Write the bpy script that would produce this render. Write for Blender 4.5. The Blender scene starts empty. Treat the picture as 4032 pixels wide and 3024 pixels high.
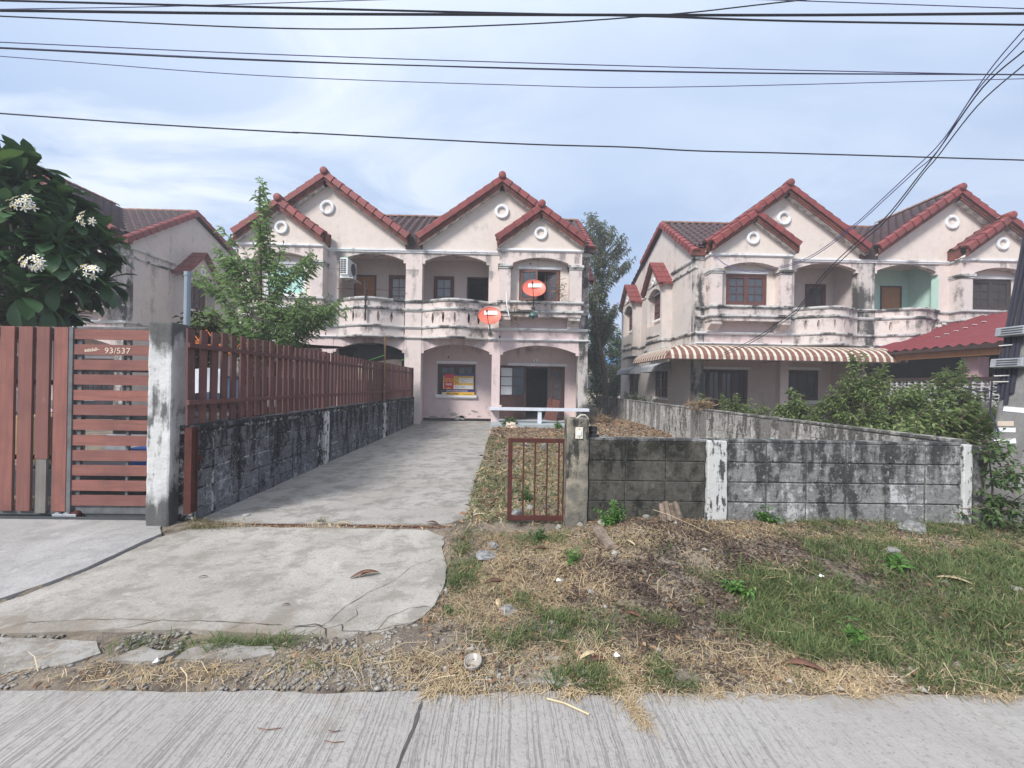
import bpy, bmesh, math, random
import numpy as np
from mathutils import Vector, Matrix
R = math.radians
rng = np.random.default_rng(7)
random.seed(7)
S = bpy.context.scene
COL = S.collection

# ------------------------------------------------------------------ camera
YAW, PITCH, ROLL, EYE = R(.945), R(.11), R(.95), 1.48
cam = bpy.data.cameras.new('camera'); cam_o = bpy.data.objects.new('camera', cam); COL.objects.link(cam_o)
cam.sensor_width = 36; cam.lens = 36 * 400 / 1024; cam.clip_start = .05; cam.clip_end = 3000
_f = Vector((math.sin(YAW) * math.cos(PITCH), math.cos(YAW) * math.cos(PITCH), math.sin(PITCH)))
_r = Vector((math.cos(YAW), -math.sin(YAW), 0)); _u = _r.cross(_f)
_R = _r * math.cos(ROLL) + _u * math.sin(ROLL); _U = _u * math.cos(ROLL) - _r * math.sin(ROLL)
_m = Matrix((_R, _U, -_f)).transposed().to_4x4(); _m.translation = (0, 0, EYE)
cam_o.matrix_world = _m
S.camera = cam_o

# ------------------------------------------------------------------ light
SUN_EL, SUN_AZ = 43, -42      # elevation; azimuth measured from straight behind the camera, negative = from the left
_d = Vector((math.sin(R(SUN_AZ)) * math.cos(R(SUN_EL)), -math.cos(R(SUN_AZ)) * math.cos(R(SUN_EL)), math.sin(R(SUN_EL))))
sun = bpy.data.lights.new('sun', 'SUN'); sun.energy = 3.0; sun.angle = R(14); sun.color = (1, .965, .925)
sun_o = bpy.data.objects.new('sun', sun); COL.objects.link(sun_o)
sun_o.rotation_euler = _d.to_track_quat('Z', 'Y').to_euler(); sun_o.location = (0, 0, 30)
S.view_settings.view_transform = 'Standard'; S.view_settings.look = 'None'
S.view_settings.exposure = 0.80; S.view_settings.gamma = 1; S.view_settings.use_curve_mapping = False

W = bpy.data.worlds.new('World'); S.world = W; W.use_nodes = True
wt = W.node_tree
for n in list(wt.nodes): wt.nodes.remove(n)
def wn(t, **k):
    n = wt.nodes.new(t)
    for a, b in k.items(): setattr(n, a, b)
    return n
def wl(a, b): wt.links.new(a, b)
def wmath(op, a, b=None):
    n = wn('ShaderNodeMath', operation=op)
    for i, v in enumerate((a, b)):
        if v is None: continue
        if isinstance(v, (int, float)): n.inputs[i].default_value = v
        else: wl(v, n.inputs[i])
    return n.outputs[0]
sky = wn('ShaderNodeTexSky', sky_type='NISHITA'); sky.sun_disc = False
sky.sun_elevation = R(SUN_EL); sky.sun_rotation = math.atan2(_d.x, _d.y)
sky.air_density = 1.0; sky.dust_density = 2.0; sky.ozone_density = 1.5
tc = wn('ShaderNodeTexCoord'); sp = wn('ShaderNodeSeparateXYZ'); wl(tc.outputs['Generated'], sp.inputs[0])
zz = wmath('MAXIMUM', wmath('ADD', sp.outputs[2], .10), .05)
cb = wn('ShaderNodeCombineXYZ'); wl(wmath('DIVIDE', sp.outputs[0], zz), cb.inputs[0]); wl(wmath('DIVIDE', sp.outputs[1], zz), cb.inputs[1])
def wnoise(scale, detail, rough, rot, sc, off, dist=0.):
    mp = wn('ShaderNodeMapping'); mp.inputs['Rotation'].default_value = (0, 0, R(rot)); mp.inputs['Scale'].default_value = sc
    mp.inputs['Location'].default_value = off
    wl(cb.outputs[0], mp.inputs[0]); n = wn('ShaderNodeTexNoise')
    n.inputs['Scale'].default_value = scale; n.inputs['Detail'].default_value = detail; n.inputs['Roughness'].default_value = rough
    n.inputs['Distortion'].default_value = dist
    wl(mp.outputs[0], n.inputs['Vector']); return n.outputs['Fac']
def wramp(f, stops):
    r = wn('ShaderNodeValToRGB'); e = r.color_ramp.elements
    while len(e) < len(stops): e.new(.5)
    for i, (p, c) in enumerate(stops): e[i].position = p; e[i].color = c if len(c) == 4 else (*c, 1)
    wl(f, r.inputs[0]); return r.outputs[0]
def wmix(f, a, b):
    n = wn('ShaderNodeMix', data_type='RGBA')
    if isinstance(f, (int, float)): n.inputs[0].default_value = f
    else: wl(f, n.inputs[0])
    for k, v in ((6, a), (7, b)):
        if isinstance(v, tuple): n.inputs[k].default_value = (*v, 1)
        else: wl(v, n.inputs[k])
    return n.outputs[2]
g = lambda x: (x, x, x)
veil = wramp(sp.outputs[2], [(0, (3.6, 4.15, 5.7)), (.18, (2.75, 3.6, 5.25)), (.40, (3.1, 4.05, 5.65)), (.62, (4.6, 5.4, 6.7)), (1, (8.4, 8.9, 9.6))])
base = wmix(.86, sky.outputs[0], veil)
c_big = wramp(wnoise(.55, 3, .5, 25, (1, 1, 1), (3.1, .4, 0)), [(.40, g(0)), (.66, g(1))])
c_str = wramp(wnoise(1.15, 7, .6, -38, (.8, 1.35, 1), (1.3, 5.2, 0), .9), [(.42, g(0)), (.60, g(1))])
east = wramp(wmath('ADD', wmath('MULTIPLY', sp.outputs[0], .5), .5), [(.30, g(1)), (.60, g(.12)), (.8, g(.35))])
cl = wmath('MULTIPLY', c_str, east)
rgt = wramp(wmath('ADD', wmath('MULTIPLY', sp.outputs[0], .5), .5), [(.34, g(0)), (.62, g(.8)), (.85, g(1))])
low = wramp(sp.outputs[2], [(.0, g(.5)), (.15, g(1)), (.45, g(1)), (.7, g(.25))])
dk = wramp(wnoise(.9, 4, .55, 15, (1, 1, 1), (7.7, 2.1, 0)), [(.30, g(.25)), (.62, g(1))])
base = wmix(wmath('MULTIPLY', wmath('MULTIPLY', rgt, low), wmath('MULTIPLY', dk, .75)), base, (2.35, 3.15, 4.65))
base = wmix(wmath('MULTIPLY', c_big, .42), base, (4.4, 5.0, 6.1))
base = wmix(wmath('MULTIPLY', cl, .8), base, (5.7, 6.15, 6.9))
bg = wn('ShaderNodeBackground'); bg.inputs[1].default_value = .1; wl(base, bg.inputs[0])
wo = wn('ShaderNodeOutputWorld'); wl(bg.outputs[0], wo.inputs[0])

HAZE = .0040
# ------------------------------------------------------------------ node material helper
class G:
    def __init__(s, name, rough=.85, spec=.25):
        s.m = bpy.data.materials.new(name); s.m.use_nodes = True; s.t = s.m.node_tree
        s.b = s.t.nodes['Principled BSDF']; s.b.inputs['Roughness'].default_value = rough
        s.b.inputs['Specular IOR Level'].default_value = spec
        s._p = None
    def n(s, t, **k):
        n = s.t.nodes.new(t)
        for a, b in k.items(): setattr(n, a, b)
        return n
    def put(s, v, sock):
        if isinstance(v, (int, float)): sock.default_value = v
        elif isinstance(v, tuple): sock.default_value = (*v, 1) if (sock.type == 'RGBA' and len(v) == 3) else v
        else: s.t.links.new(v, sock)
    def pos(s):
        if s._p is None: s._p = s.n('ShaderNodeNewGeometry').outputs['Position']
        return s._p
    def obj(s): return s.n('ShaderNodeTexCoord').outputs['Object']
    def sc(s, v, k):
        n = s.n('ShaderNodeVectorMath', operation='MULTIPLY'); s.put(v, n.inputs[0]); s.put(k, n.inputs[1]); return n.outputs[0]
    def addv(s, v, k):
        n = s.n('ShaderNodeVectorMath', operation='ADD'); s.put(v, n.inputs[0]); s.put(k, n.inputs[1]); return n.outputs[0]
    def noise(s, scale, detail=4, rough=.55, vec=None, dist=0.):
        n = s.n('ShaderNodeTexNoise'); n.inputs['Scale'].default_value = scale; n.inputs['Detail'].default_value = detail
        n.inputs['Roughness'].default_value = rough; n.inputs['Distortion'].default_value = dist
        s.put(vec if vec is not None else s.pos(), n.inputs['Vector']); return n.outputs['Fac']
    def voro(s, scale, vec=None, feat='F1', out='Distance'):
        n = s.n('ShaderNodeTexVoronoi', feature=feat); n.inputs['Scale'].default_value = scale
        s.put(vec if vec is not None else s.pos(), n.inputs['Vector']); return n.outputs[out]
    def ramp(s, f, stops, interp='LINEAR'):
        r = s.n('ShaderNodeValToRGB'); r.color_ramp.interpolation = interp; e = r.color_ramp.elements
        while len(e) < len(stops): e.new(.5)
        for i, (p, c) in enumerate(stops):
            e[i].position = p; c = (c, c, c) if isinstance(c, (int, float)) else c; e[i].color = (*c, 1)
        s.put(f, r.inputs[0]); return r.outputs[0]
    def mix(s, f, a, b, blend='MIX'):
        n = s.n('ShaderNodeMix', data_type='RGBA', blend_type=blend)
        s.put(f, n.inputs[0]); s.put(a, n.inputs[6]); s.put(b, n.inputs[7]); return n.outputs[2]
    def math(s, op, a, b=0.):
        n = s.n('ShaderNodeMath', operation=op); s.put(a, n.inputs[0]); s.put(b, n.inputs[1]); return n.outputs[0]
    def xyz(s, v=None):
        n = s.n('ShaderNodeSeparateXYZ'); s.put(v if v is not None else s.pos(), n.inputs[0]); return n.outputs
    def rand(s): return s.n('ShaderNodeObjectInfo').outputs['Random']
    def island(s): return s.n('ShaderNodeNewGeometry').outputs['Random Per Island']
    def bump(s, h, strength=.3, dist=.01):
        n = s.n('ShaderNodeBump'); n.inputs['Strength'].default_value = strength; n.inputs['Distance'].default_value = dist
        s.put(h, n.inputs['Height']); s.t.links.new(n.outputs[0], s.b.inputs['Normal'])
    def col(s, c): s.put(c, s.b.inputs['Base Color']); return s
    def done(s): return s.m

MAT = {}
def plaster(name, c1, c2, dark=(.05, .05, .048), amt=.5, lo=.52, hi=.66, pale=None, bump=.25, zs=.45, xs=3.2, ends=None, runoff=(), s2=1.9):
    q = G(name, .9, .15)
    big = q.noise(.9, 5, .6); mid = q.noise(4.5, 5, .65)
    c = q.mix(q.ramp(big, [(.35, 0.), (.65, 1.)]), c1, c2)
    c = q.mix(q.math('MULTIPLY', q.ramp(mid, [(.45, 0.), (.7, 1.)]), .35), c, tuple(x * .72 for x in c1))
    if pale: c = q.mix(q.math('MULTIPLY', q.ramp(q.noise(2.7, 6, .65), [(.5, 0.), (.62, 1.)]), .8), c, pale)
    st = q.noise(1., 6, .62, q.sc(q.pos(), (xs, xs, zs)))
    st2 = q.noise(s2, 6, .7)
    v = q.math('ADD', q.math('MULTIPLY', st, .55), q.math('MULTIPLY', st2, .45))
    if runoff:
        z_ = q.xyz()[2]; e = None
        for zb in runoff:
            r_ = q.ramp(q.math('MULTIPLY', q.math('SUBTRACT', zb, z_), 2.2), [(0., 0.), (.012, 1.), (1., 0.)])
            e = r_ if e is None else q.math('MAXIMUM', e, r_)
        v = q.math('ADD', v, q.math('MULTIPLY', e, .085))
    msk = q.math('MULTIPLY', q.ramp(v, [(lo, 0.), (hi, 1.)]), amt)
    c = q.mix(msk, c, dark)
    if ends:
        zz_ = q.xyz()[2]; e = q.math('MAXIMUM', q.ramp(q.math('MULTIPLY', zz_, .4), [(ends[0]*.4, 0.), (ends[1]*.4, 1.)]), q.ramp(q.math('MULTIPLY', zz_, .4), [(ends[2]*.4, 1.), (ends[3]*.4, 0.)]))
        c = q.mix(q.ramp(q.math('ADD', q.math('MULTIPLY', e, .32), v), [(.60, 0.), (.70, .93)]), c, dark)
    fine = q.noise(38, 4, .7)
    c = q.mix(q.math('MULTIPLY', fine, .16), c, tuple(x * .5 for x in c1))
    q.col(c); q.bump(q.math('ADD', fine, q.math('MULTIPLY', mid, 1.5)), bump, .012)
    MAT[name] = q.m; return q.m
plaster('plaster_pink', (.67, .535, .52), (.63, .515, .50), (.20, .18, .175), .7, .57, .68, runoff=(2.9, 3.38, 3.02))
plaster('plaster_cream', (.68, .595, .535), (.65, .575, .525), (.20, .19, .18), .5, .56, .68)
plaster('plaster_upper', (.67, .57, .53), (.63, .55, .515), (.17, .165, .16), .8, .565, .65, runoff=(6.0, 5.45))
plaster('plaster_recess', (.63, .535, .505), (.60, .52, .49), (.25, .235, .225), .5, .57, .70)
plaster('plaster_side', (.62, .545, .50), (.54, .50, .475), (.19, .19, .19), .75, .55, .66, zs=.2, runoff=(6.0, 5.7, 3.38), xs=4)
plaster('plaster_mint', (.52, .72, .64), (.50, .70, .62), (.25, .30, .28), .2)
plaster('moulding', (.62, .61, .59), (.52, .515, .50), (.03, .03, .03), .95, .485, .555, xs=1.7, zs=3.2)
plaster('moulding_clean', (.78, .79, .80), (.70, .71, .72), (.09, .09, .09), .7, .53, .62, xs=2., zs=2.)
plaster('mouldy', (.55, .50, .47), (.45, .42, .40), (.03, .03, .03), .95, .45, .545, xs=3.4, zs=.8)
plaster('balcony_plaster', (.66, .55, .515), (.57, .52, .49), (.06, .06, .057), .9, .535, .67, xs=3.0, zs=.9, s2=4.5, runoff=(4.27, 3.94, 3.40, 3.04))
plaster('bare_render', (.36, .34, .32), (.30, .285, .27), (.15, .14, .13), .5)
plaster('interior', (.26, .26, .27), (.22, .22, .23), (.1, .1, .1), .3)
plaster('interior_white', (.62, .64, .66), (.52, .54, .56), (.2, .2, .2), .35)
plaster('white_paint', (.84, .85, .86), (.78, .79, .80), (.3, .3, .3), .3)
plaster('gate_pillar', (.60, .60, .59), (.44, .44, .435), (.06, .06, .058), .9, .525, .585, pale=(.62, .62, .61), bump=.6, xs=6, zs=1.2, ends=(1.55, 2.04, .0, .75))
plaster('front_pillar', (.18, .17, .145), (.12, .115, .10), (.025, .025, .022), .92, .51, .57, pale=(.34, .30, .235), bump=.6, xs=11, zs=2., s2=6)
plaster('post_white', (.60, .60, .59), (.48, .48, .47), (.025, .025, .025), .95, .515, .55, bump=.5, xs=16, zs=3.2, s2=7)
plaster('pink_wall', (.62, .40, .43), (.58, .38, .41), (.2, .15, .15), .3)
plaster('far_wall', (.5, .46, .38), (.44, .4, .34), (.15, .14, .12), .4)

def blockmat(name, base, pale, dark, lo=.50, hi=.545, pl=.54, warm=None, top=None):
    q = G(name, .95, .1)
    r = q.rand()
    sh = q.addv(q.pos(), (0, 0, 0))
    n1 = q.noise(2.3, 6, .68); n2 = q.noise(9, 6, .7)
    st = q.noise(1., 6, .65, q.sc(sh, (6., 6., 1.2)))
    c = q.mix(q.math('MULTIPLY', r, .7), base, tuple(x * .62 for x in base))
    c = q.mix(q.ramp(q.math('ADD', q.math('MULTIPLY', n2, .55), q.math('MULTIPLY', n1, .45)), [(pl, 0.), (pl + .045, .9)]), c, pale)
    dv = q.math('ADD', q.math('MULTIPLY', st, .6), q.math('MULTIPLY', n2, .4))
    if top: dv = q.math('ADD', dv, q.math('MULTIPLY', q.ramp(q.math('MULTIPLY', q.math('SUBTRACT', top, q.xyz()[2]), 1.15), [(0., 1.), (.55, .45), (1., 0.)]), .10))
    c = q.mix(q.ramp(dv, [(lo, 0.), (hi, .95)]), c, dark)
    if warm: c = q.mix(q.ramp(q.noise(3.1, 5, .6), [(.5, 0.), (.68, .6)]), c, warm)
    c = q.mix(q.ramp(q.noise(17, 6, .75), [(.50, 0.), (.60, .55)]), c, dark); c = q.mix(q.ramp(q.noise(23, 6, .75, q.addv(q.pos(), (3., 7., 1.))), [(.56, 0.), (.63, .5)]), c, pale)
    f = q.noise(70, 3, .7)
    c = q.mix(q.math('MULTIPLY', f, .3), c, tuple(x * .4 for x in base))
    q.col(c); q.bump(q.math('ADD', f, q.math('MULTIPLY', n2, 2.)), .6, .008)
    MAT[name] = q.m
blockmat('block_left', (.165, .168, .18), (.33, .34, .37), (.02, .02, .02), .53, .585, .535, top=1.0)
blockmat('block_front_dark', (.085, .082, .070), (.16, .155, .138), (.020, .020, .017), .53, .60, .565, (.15, .14, .118), top=.95)
blockmat('block_front', (.24, .24, .235), (.54, .545, .54), (.028, .03, .03), .535, .605, .515, top=.95)
blockmat('block_side', (.44, .425, .40), (.62, .61, .585), (.06, .058, .052), .555, .61, .51, top=.97)
blockmat('mortar_dark', (.04, .04, .04), (.50, .50, .48), (.015, .015, .015), .54, .58, .50)
blockmat('mortar_front', (.13, .13, .125), (.34, .335, .32), (.03, .03, .03), .5, .6, .55)
blockmat('mortar_grey', (.22, .21, .2), (.38, .37, .35), (.06, .06, .06), .55, .68, .55)

def flat(name, c, rough=.6, spec=.3, var=.15, scale=8., metal=0., bump=.1, dark=None):
    q = G(name, rough, spec); n = q.noise(scale, 5, .6)
    c2 = dark or tuple(x * .6 for x in c)
    q.col(q.mix(q.math('MULTIPLY', q.ramp(n, [(.4, 0.), (.7, 1.)]), var * 2), c, c2))
    q.b.inputs['Metallic'].default_value = metal
    if bump: q.bump(q.noise(scale * 6, 3, .6), bump, .004)
    MAT[name] = q.m; return q.m
def tilemat(name, c, c2, moss=(.10, .10, .05), mo=.4):
    q = G(name, .6, .3); r = q.rand()
    x = q.mix(r, c, c2)
    x = q.mix(q.ramp(q.noise(5, 5, .65), [(.5, 0.), (.72, .7)]), x, tuple(k * .45 for k in c))
    x = q.mix(q.math('MULTIPLY', q.ramp(q.noise(2.2, 6, .7), [(.55, 0.), (.66, 1.)]), mo), x, moss)
    q.col(x); q.bump(q.noise(40, 3, .6), .2, .006); MAT[name] = q.m
tilemat('verge_red', (.235, .052, .05), (.175, .042, .042), mo=.25)
tilemat('field_tile', (.062, .036, .042), (.062, .036, .042), (.11, .05, .05), .5)
tilemat('field_tile_red', (.15, .045, .045), (.15, .045, .045), (.06, .035, .035), .5)
tilemat('ridge_tile', (.20, .075, .05), (.15, .07, .045), (.17, .15, .07), .9)
flat('barge', (.19, .058, .045), .7, .2, .5, 5, dark=(.05, .035, .03))
flat('soffit', (.66, .645, .62), .8, .2, .5, 5, dark=(.12, .11, .1))
flat('gutter_dark', (.055, .032, .03), .7)
flat('wood_frame', (.125, .052, .042), .55, .3, .4, 12)
flat('door_dark', (.085, .042, .038), .55, .3, .4, 10)
flat('glass_dark', (.06, .07, .085), .10, .5, .1, 3, bump=0)
flat('glass_grey', (.055, .075, .09), .2, .5, .3, 2, bump=0)
flat('curtain_pale', (.34, .39, .42), .6, .3, .4, 3, bump=0, dark=(.24, .28, .31))
flat('curtain_mint', (.40, .66, .60), .8, .2, .1, 2, bump=0)
flat('dark_curtain_and_shade', (.05, .042, .042), .8, .2, .3, 4, bump=0)  # dark curtains and canopy, and the added sheets that imitate shade
flat('dish_red', (.70, .155, .105), .45, .4, .1, 4, bump=0, dark=(.58, .14, .10))
flat('white_plastic', (.70, .71, .70), .5, .4, .15, 4)
flat('cream_plastic', (.66, .62, .52), .45, .4, .1, 8)
flat('black_plastic', (.025, .025, .026), .5, .4)
flat('dark_metal', (.06, .065, .07), .5, .4, .3, 12)
flat('grey_steel', (.13, .14, .145), .55, .4, .5, 9, dark=(.07, .07, .07))
flat('pipe_grey', (.24, .29, .34), .5, .4, .2, 5)
flat('galv', (.42, .44, .47), .45, .5, .4, 6, metal=.3)
flat('cable', (.03, .03, .045), .6, .3, .1, 3, bump=0)
flat('cable_blue', (.085, .075, .20), .6, .3, .1, 3, bump=0)
flat('rust_red', (.095, .032, .027), .85, .15, .6, 14, bump=.3, dark=(.06, .028, .022))
flat('awning_brown', (.20, .095, .075), .6, .3, .4, 9, dark=(.14, .06, .045))
flat('awning_cream', (.56, .52, .43), .6, .3, .2, 9)
flat('red_sheet', (.15, .024, .030), .6, .3, .3, 3, dark=(.14, .026, .03))
flat('blue_sheet', (.10, .25, .55), .5, .4, .3, 3)
flat('paper', (.78, .80, .82), .8, .2, .1, 20, bump=0)
flat('paper_tan', (.62, .52, .42), .8, .2, .1, 20, bump=0)
flat('sign_blue', (.03, .03, .19), .5, .3, .0, 3, bump=0)
flat('sign_yellow', (.80, .48, .06), .5, .3, .0, 3, bump=0)
flat('sign_red', (.58, .028, .045), .5, .3, .0, 3, bump=0)
flat('sign_white', (.80, .80, .77), .5, .3, .0, 3, bump=0)
flat('ink_dark', (.03, .03, .035), .6, .3, .0, 3, bump=0)
flat('ink_grey', (.22, .25, .33), .6, .3, .0, 3, bump=0)
flat('ink_red', (.6, .07, .07), .6, .3, .0, 3, bump=0)
flat('orange_plastic', (.75, .22, .05), .45, .4, .1, 6)
flat('green_plastic', (.05, .35, .15), .45, .4, .1, 6)
flat('blue_plastic', (.04, .12, .42), .5, .4, .3, 6)
flat('teal_pipe', (.12, .36, .38), .5, .4, .2, 6)
flat('cardboard', (.36, .26, .15), .85, .1, .3, 5)
flat('cloth_white', (.66, .70, .78), .9, .1, .2, 4)
flat('cloth_blue', (.09, .13, .2), .9, .1, .4, 4)
flat('cloth_brown', (.15, .125, .105), .9, .1, .5, 4)
flat('rope_green', (.16, .5, .12), .8, .2)
flat('stick', (.25, .16, .09), .85, .1, .5, 10)
flat('lamp_green', (.035, .085, .085), .4, .5, .3, 10)
flat('tile_white', (.62, .66, .72), .25, .5, .15, 6)
flat('stone', (.34, .325, .30), .95, .1, .6, 14, bump=.5, dark=(.2, .19, .175))
flat('stone_grey', (.27, .27, .265), .95, .1, .6, 25, bump=.6, dark=(.12, .12, .12))
flat('dead_wood', (.24, .19, .15), .95, .1, .6, 18, bump=.5, dark=(.1, .075, .06))
flat('sheath', (.20, .10, .065), .7, .25, .6, 15, dark=(.08, .045, .035))
flat('sheath_pale', (.60, .48, .30), .8, .2, .3, 15)
flat('bark', (.16, .125, .10), .95, .1, .6, 14, bump=.6, dark=(.07, .055, .045))
flat('bark_grey', (.24, .22, .2), .95, .1, .6, 14, bump=.6)
flat('clear_plastic', (.34, .31, .28), .3, .5, .2, 20)
flat('porcelain', (.62, .6, .57), .35, .5, .3, 9)

def woodmat(name, c, dark, vec):
    q = G(name, .7, .25); r = q.rand()
    sh = q.addv(q.pos(), (0, 0, 0))
    gr = q.noise(1., 6, .65, q.sc(sh, vec)); bl = q.noise(3.5, 4, .6)
    x = q.mix(r, c, tuple(k * f for k, f in zip(c, (.72, .80, .86))))
    x = q.mix(q.math('MULTIPLY', q.ramp(q.noise(14, 5, .75), [(.60, 0.), (.70, 1.)]), .5), x, tuple(.5*k + .16 for k in c))
    x = q.mix(q.ramp(gr, [(.42, 0.), (.68, .75)]), x, dark)
    x = q.mix(q.ramp(bl, [(.48, 0.), (.7, .7)]), x, dark)
    q.col(x); q.bump(gr, .25, .004); MAT[name] = q.m
woodmat('slat_across', (.275, .112, .088), (.145, .066, .058), (3., 3., 70.))
woodmat('slat_up', (.255, .103, .082), (.135, .062, .055), (60., 60., 2.))
woodmat('picket', (.150, .070, .064), (.11, .052, .048), (40., 40., 2.))
woodmat('bare_wood', (.25, .22, .19), (.12, .105, .09), (50., 50., 2.))
woodmat('teak', (.42, .19, .085), (.27, .12, .06), (30., 30., 2.))

def leafmat(name, c, c2, c3, tr=.25, rough=.5, spec=.35):
    q = G(name, rough, spec); r = q.island()
    x = q.ramp(r, [(0., c), (.55, c2), (1., c3)])
    x = q.mix(q.math('MULTIPLY', q.ramp(q.noise(1.3, 3, .5), [(.4, 0.), (.65, 1.)]), .45), x, tuple(k * .6 for k in c2))
    q.col(x); q.b.inputs['Transmission Weight'].default_value = 0
    t = q.n('ShaderNodeBsdfTranslucent'); q.put(x, t.inputs[0]); ms = q.n('ShaderNodeMixShader'); ms.inputs[0].default_value = tr
    q.t.links.new(q.b.outputs[0], ms.inputs[1]); q.t.links.new(t.outputs[0], ms.inputs[2])
    q.t.links.new(ms.outputs[0], q.t.nodes['Material Output'].inputs[0]); MAT[name] = q.m
leafmat('leaf_frangipani', (.03, .07, .035), (.05, .115, .045), (.13, .22, .065), .25, .45, .5)
leafmat('leaf_mid', (.14, .235, .085), (.205, .325, .115), (.31, .43, .19), .45)
leafmat('leaf_brown', (.09, .085, .03), (.12, .11, .045), (.10, .13, .04), .25)
leafmat('leaf_tall', (.125, .175, .11), (.18, .235, .145), (.27, .30, .22), .45)
leafmat('leaf_far', (.035, .08, .025), (.06, .13, .04), (.11, .18, .06), .3)
leafmat('leaf_shrub', (.125, .18, .06), (.195, .27, .085), (.31, .37, .16), .45)
leafmat('leaf_weed', (.06, .15, .03), (.09, .2, .04), (.15, .28, .07), .3)
leafmat('leaf_vine', (.045, .09, .03), (.075, .14, .04), (.13, .2, .06), .3)
leafmat('grass_green', (.07, .11, .038), (.115, .165, .055), (.22, .25, .115), .25, .6, .2)
leafmat('grass_dry', (.36, .26, .15), (.50, .385, .235), (.64, .53, .36), .15, .8, .1)
leafmat('grass_mix', (.10, .12, .045), (.20, .18, .085), (.33, .27, .14), .2, .7, .1)
leafmat('litter', (.10, .062, .045), (.24, .14, .085), (.42, .29, .18), .05, .85, .1)
leafmat('litter_dark', (.05, .035, .03), (.095, .07, .058), (.17, .125, .095), .0, .9, .1)
leafmat('dry_stem', (.14, .09, .055), (.22, .15, .09), (.3, .21, .13), .0, .9, .1)
leafmat('petal', (.80, .80, .76), (.84, .84, .80), (.78, .78, .72), .25, .6, .2)
flat('flower_yellow', (.75, .55, .10), .6, .2, .1, 9, bump=0)
# ------------------------------------------------------------------ mesh helpers
class MB:
    def __init__(s): s.v = []; s.f = []; s.mi = []; s.cur = 0
    def add(s, V, F):
        o = len(s.v); s.v.extend([tuple(p) for p in V]); s.f.extend([tuple(i + o for i in f) for f in F]); s.mi.extend([s.cur] * len(F)); return s
    def box(s, x0, x1, y0, y1, z0, z1):
        x0, x1 = min(x0, x1), max(x0, x1); y0, y1 = min(y0, y1), max(y0, y1); z0, z1 = min(z0, z1), max(z0, z1)
        return s.add([(x0,y0,z0),(x1,y0,z0),(x1,y1,z0),(x0,y1,z0),(x0,y0,z1),(x1,y0,z1),(x1,y1,z1),(x0,y1,z1)],
              [(0,3,2,1),(4,5,6,7),(0,1,5,4),(1,2,6,5),(2,3,7,6),(3,0,4,7)])
    def prism(s, poly, ax, a0, a1):
        n = len(poly)
        def P(p, a): return (p[0], a, p[1]) if ax == 'y' else ((a, p[0], p[1]) if ax == 'x' else (p[0], p[1], a))
        V = [P(p, a0) for p in poly] + [P(p, a1) for p in poly]
        F = [tuple(range(n - 1, -1, -1)), tuple(range(n, 2 * n))] + [(i, (i + 1) % n, n + (i + 1) % n, n + i) for i in range(n)]
        return s.add(V, F)
    def strip_arch(s, x0, x1, step, zs, za, zt, y0, y1, zb=None, n=14):
        # lintel with a flat top and a segmental arch below, corbel steps at both ends; convex pieces only
        zb = zs - .06 if zb is None else zb
        s.box(x0, x0 + step, y0, y1, zb, zt); s.box(x1 - step, x1, y0, y1, zb, zt)
        a, b = x0 + step, x1 - step
        def z(u): return zs + (za - zs) * (1 - (2 * u - 1) ** 2)
        V = []; F = []
        for i in range(n + 1):
            u = i / n; x = a + (b - a) * u
            V += [(x, y0, z(u)), (x, y0, zt), (x, y1, zt), (x, y1, z(u))]
        for i in range(n):
            k = 4 * i
            for j in range(4): F.append((k + j, k + 4 + j, k + 4 + (j + 1) % 4, k + (j + 1) % 4))
        return s.add(V, F)
    def tube(s, pts, r, n=6, cap=True):
        pts = [Vector(p) for p in pts]; m = len(pts); V = []; F = []
        rr = r if isinstance(r, (list, tuple)) else [r] * m
        for i, p in enumerate(pts):
            d = (pts[min(i + 1, m - 1)] - pts[max(i - 1, 0)]).normalized()
            a = d.orthogonal().normalized() if abs(d.z) > .95 else d.cross(Vector((0, 0, 1))).normalized()
            b = d.cross(a)
            for k in range(n):
                t = 2 * math.pi * k / n; V.append(p + (a * math.cos(t) + b * math.sin(t)) * rr[i])
        for i in range(m - 1):
            for k in range(n): F.append((i*n+k, i*n+(k+1)%n, (i+1)*n+(k+1)%n, (i+1)*n+k))
        if cap: F += [tuple(range(n - 1, -1, -1)), tuple(range((m - 1) * n, m * n))]
        return s.add(V, F)
    def lathe(s, prof, c=(0, 0, 0), n=16, ax='z'):
        V = []; F = []; m = len(prof)
        for r, h in prof:
            for k in range(n):
                t = 2 * math.pi * k / n; q = (r * math.cos(t), r * math.sin(t), h)
                if ax == 'y': q = (q[0], q[2], q[1])
                V.append((q[0] + c[0], q[1] + c[1], q[2] + c[2]))
        for i in range(m - 1):
            for k in range(n): F.append((i*n+k, i*n+(k+1)%n, (i+1)*n+(k+1)%n, (i+1)*n+k))
        F += [tuple(range(n - 1, -1, -1)), tuple(range((m - 1) * n, m * n))]
        return s.add(V, F)
    def mesh(s, name, mats, smooth=False, recalc=True):
        me = bpy.data.meshes.new(name); me.from_pydata(s.v, [], s.f)
        for m in (mats if isinstance(mats, (list, tuple)) else [mats]): me.materials.append(MAT[m])
        if any(s.mi): me.polygons.foreach_set('material_index', s.mi)
        if recalc and len(s.f) < 20000:
            bm = bmesh.new(); bm.from_mesh(me); bmesh.ops.recalc_face_normals(bm, faces=bm.faces); bm.to_mesh(me); bm.free()
        if smooth: me.polygons.foreach_set('use_smooth', [True] * len(me.polygons))
        me.update(); return me
    def build(s, name, mats, parent=None, bevel=0, smooth=False, recalc=True):
        return put(name, s.mesh(name, mats, smooth, recalc), parent, bevel=bevel)

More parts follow.
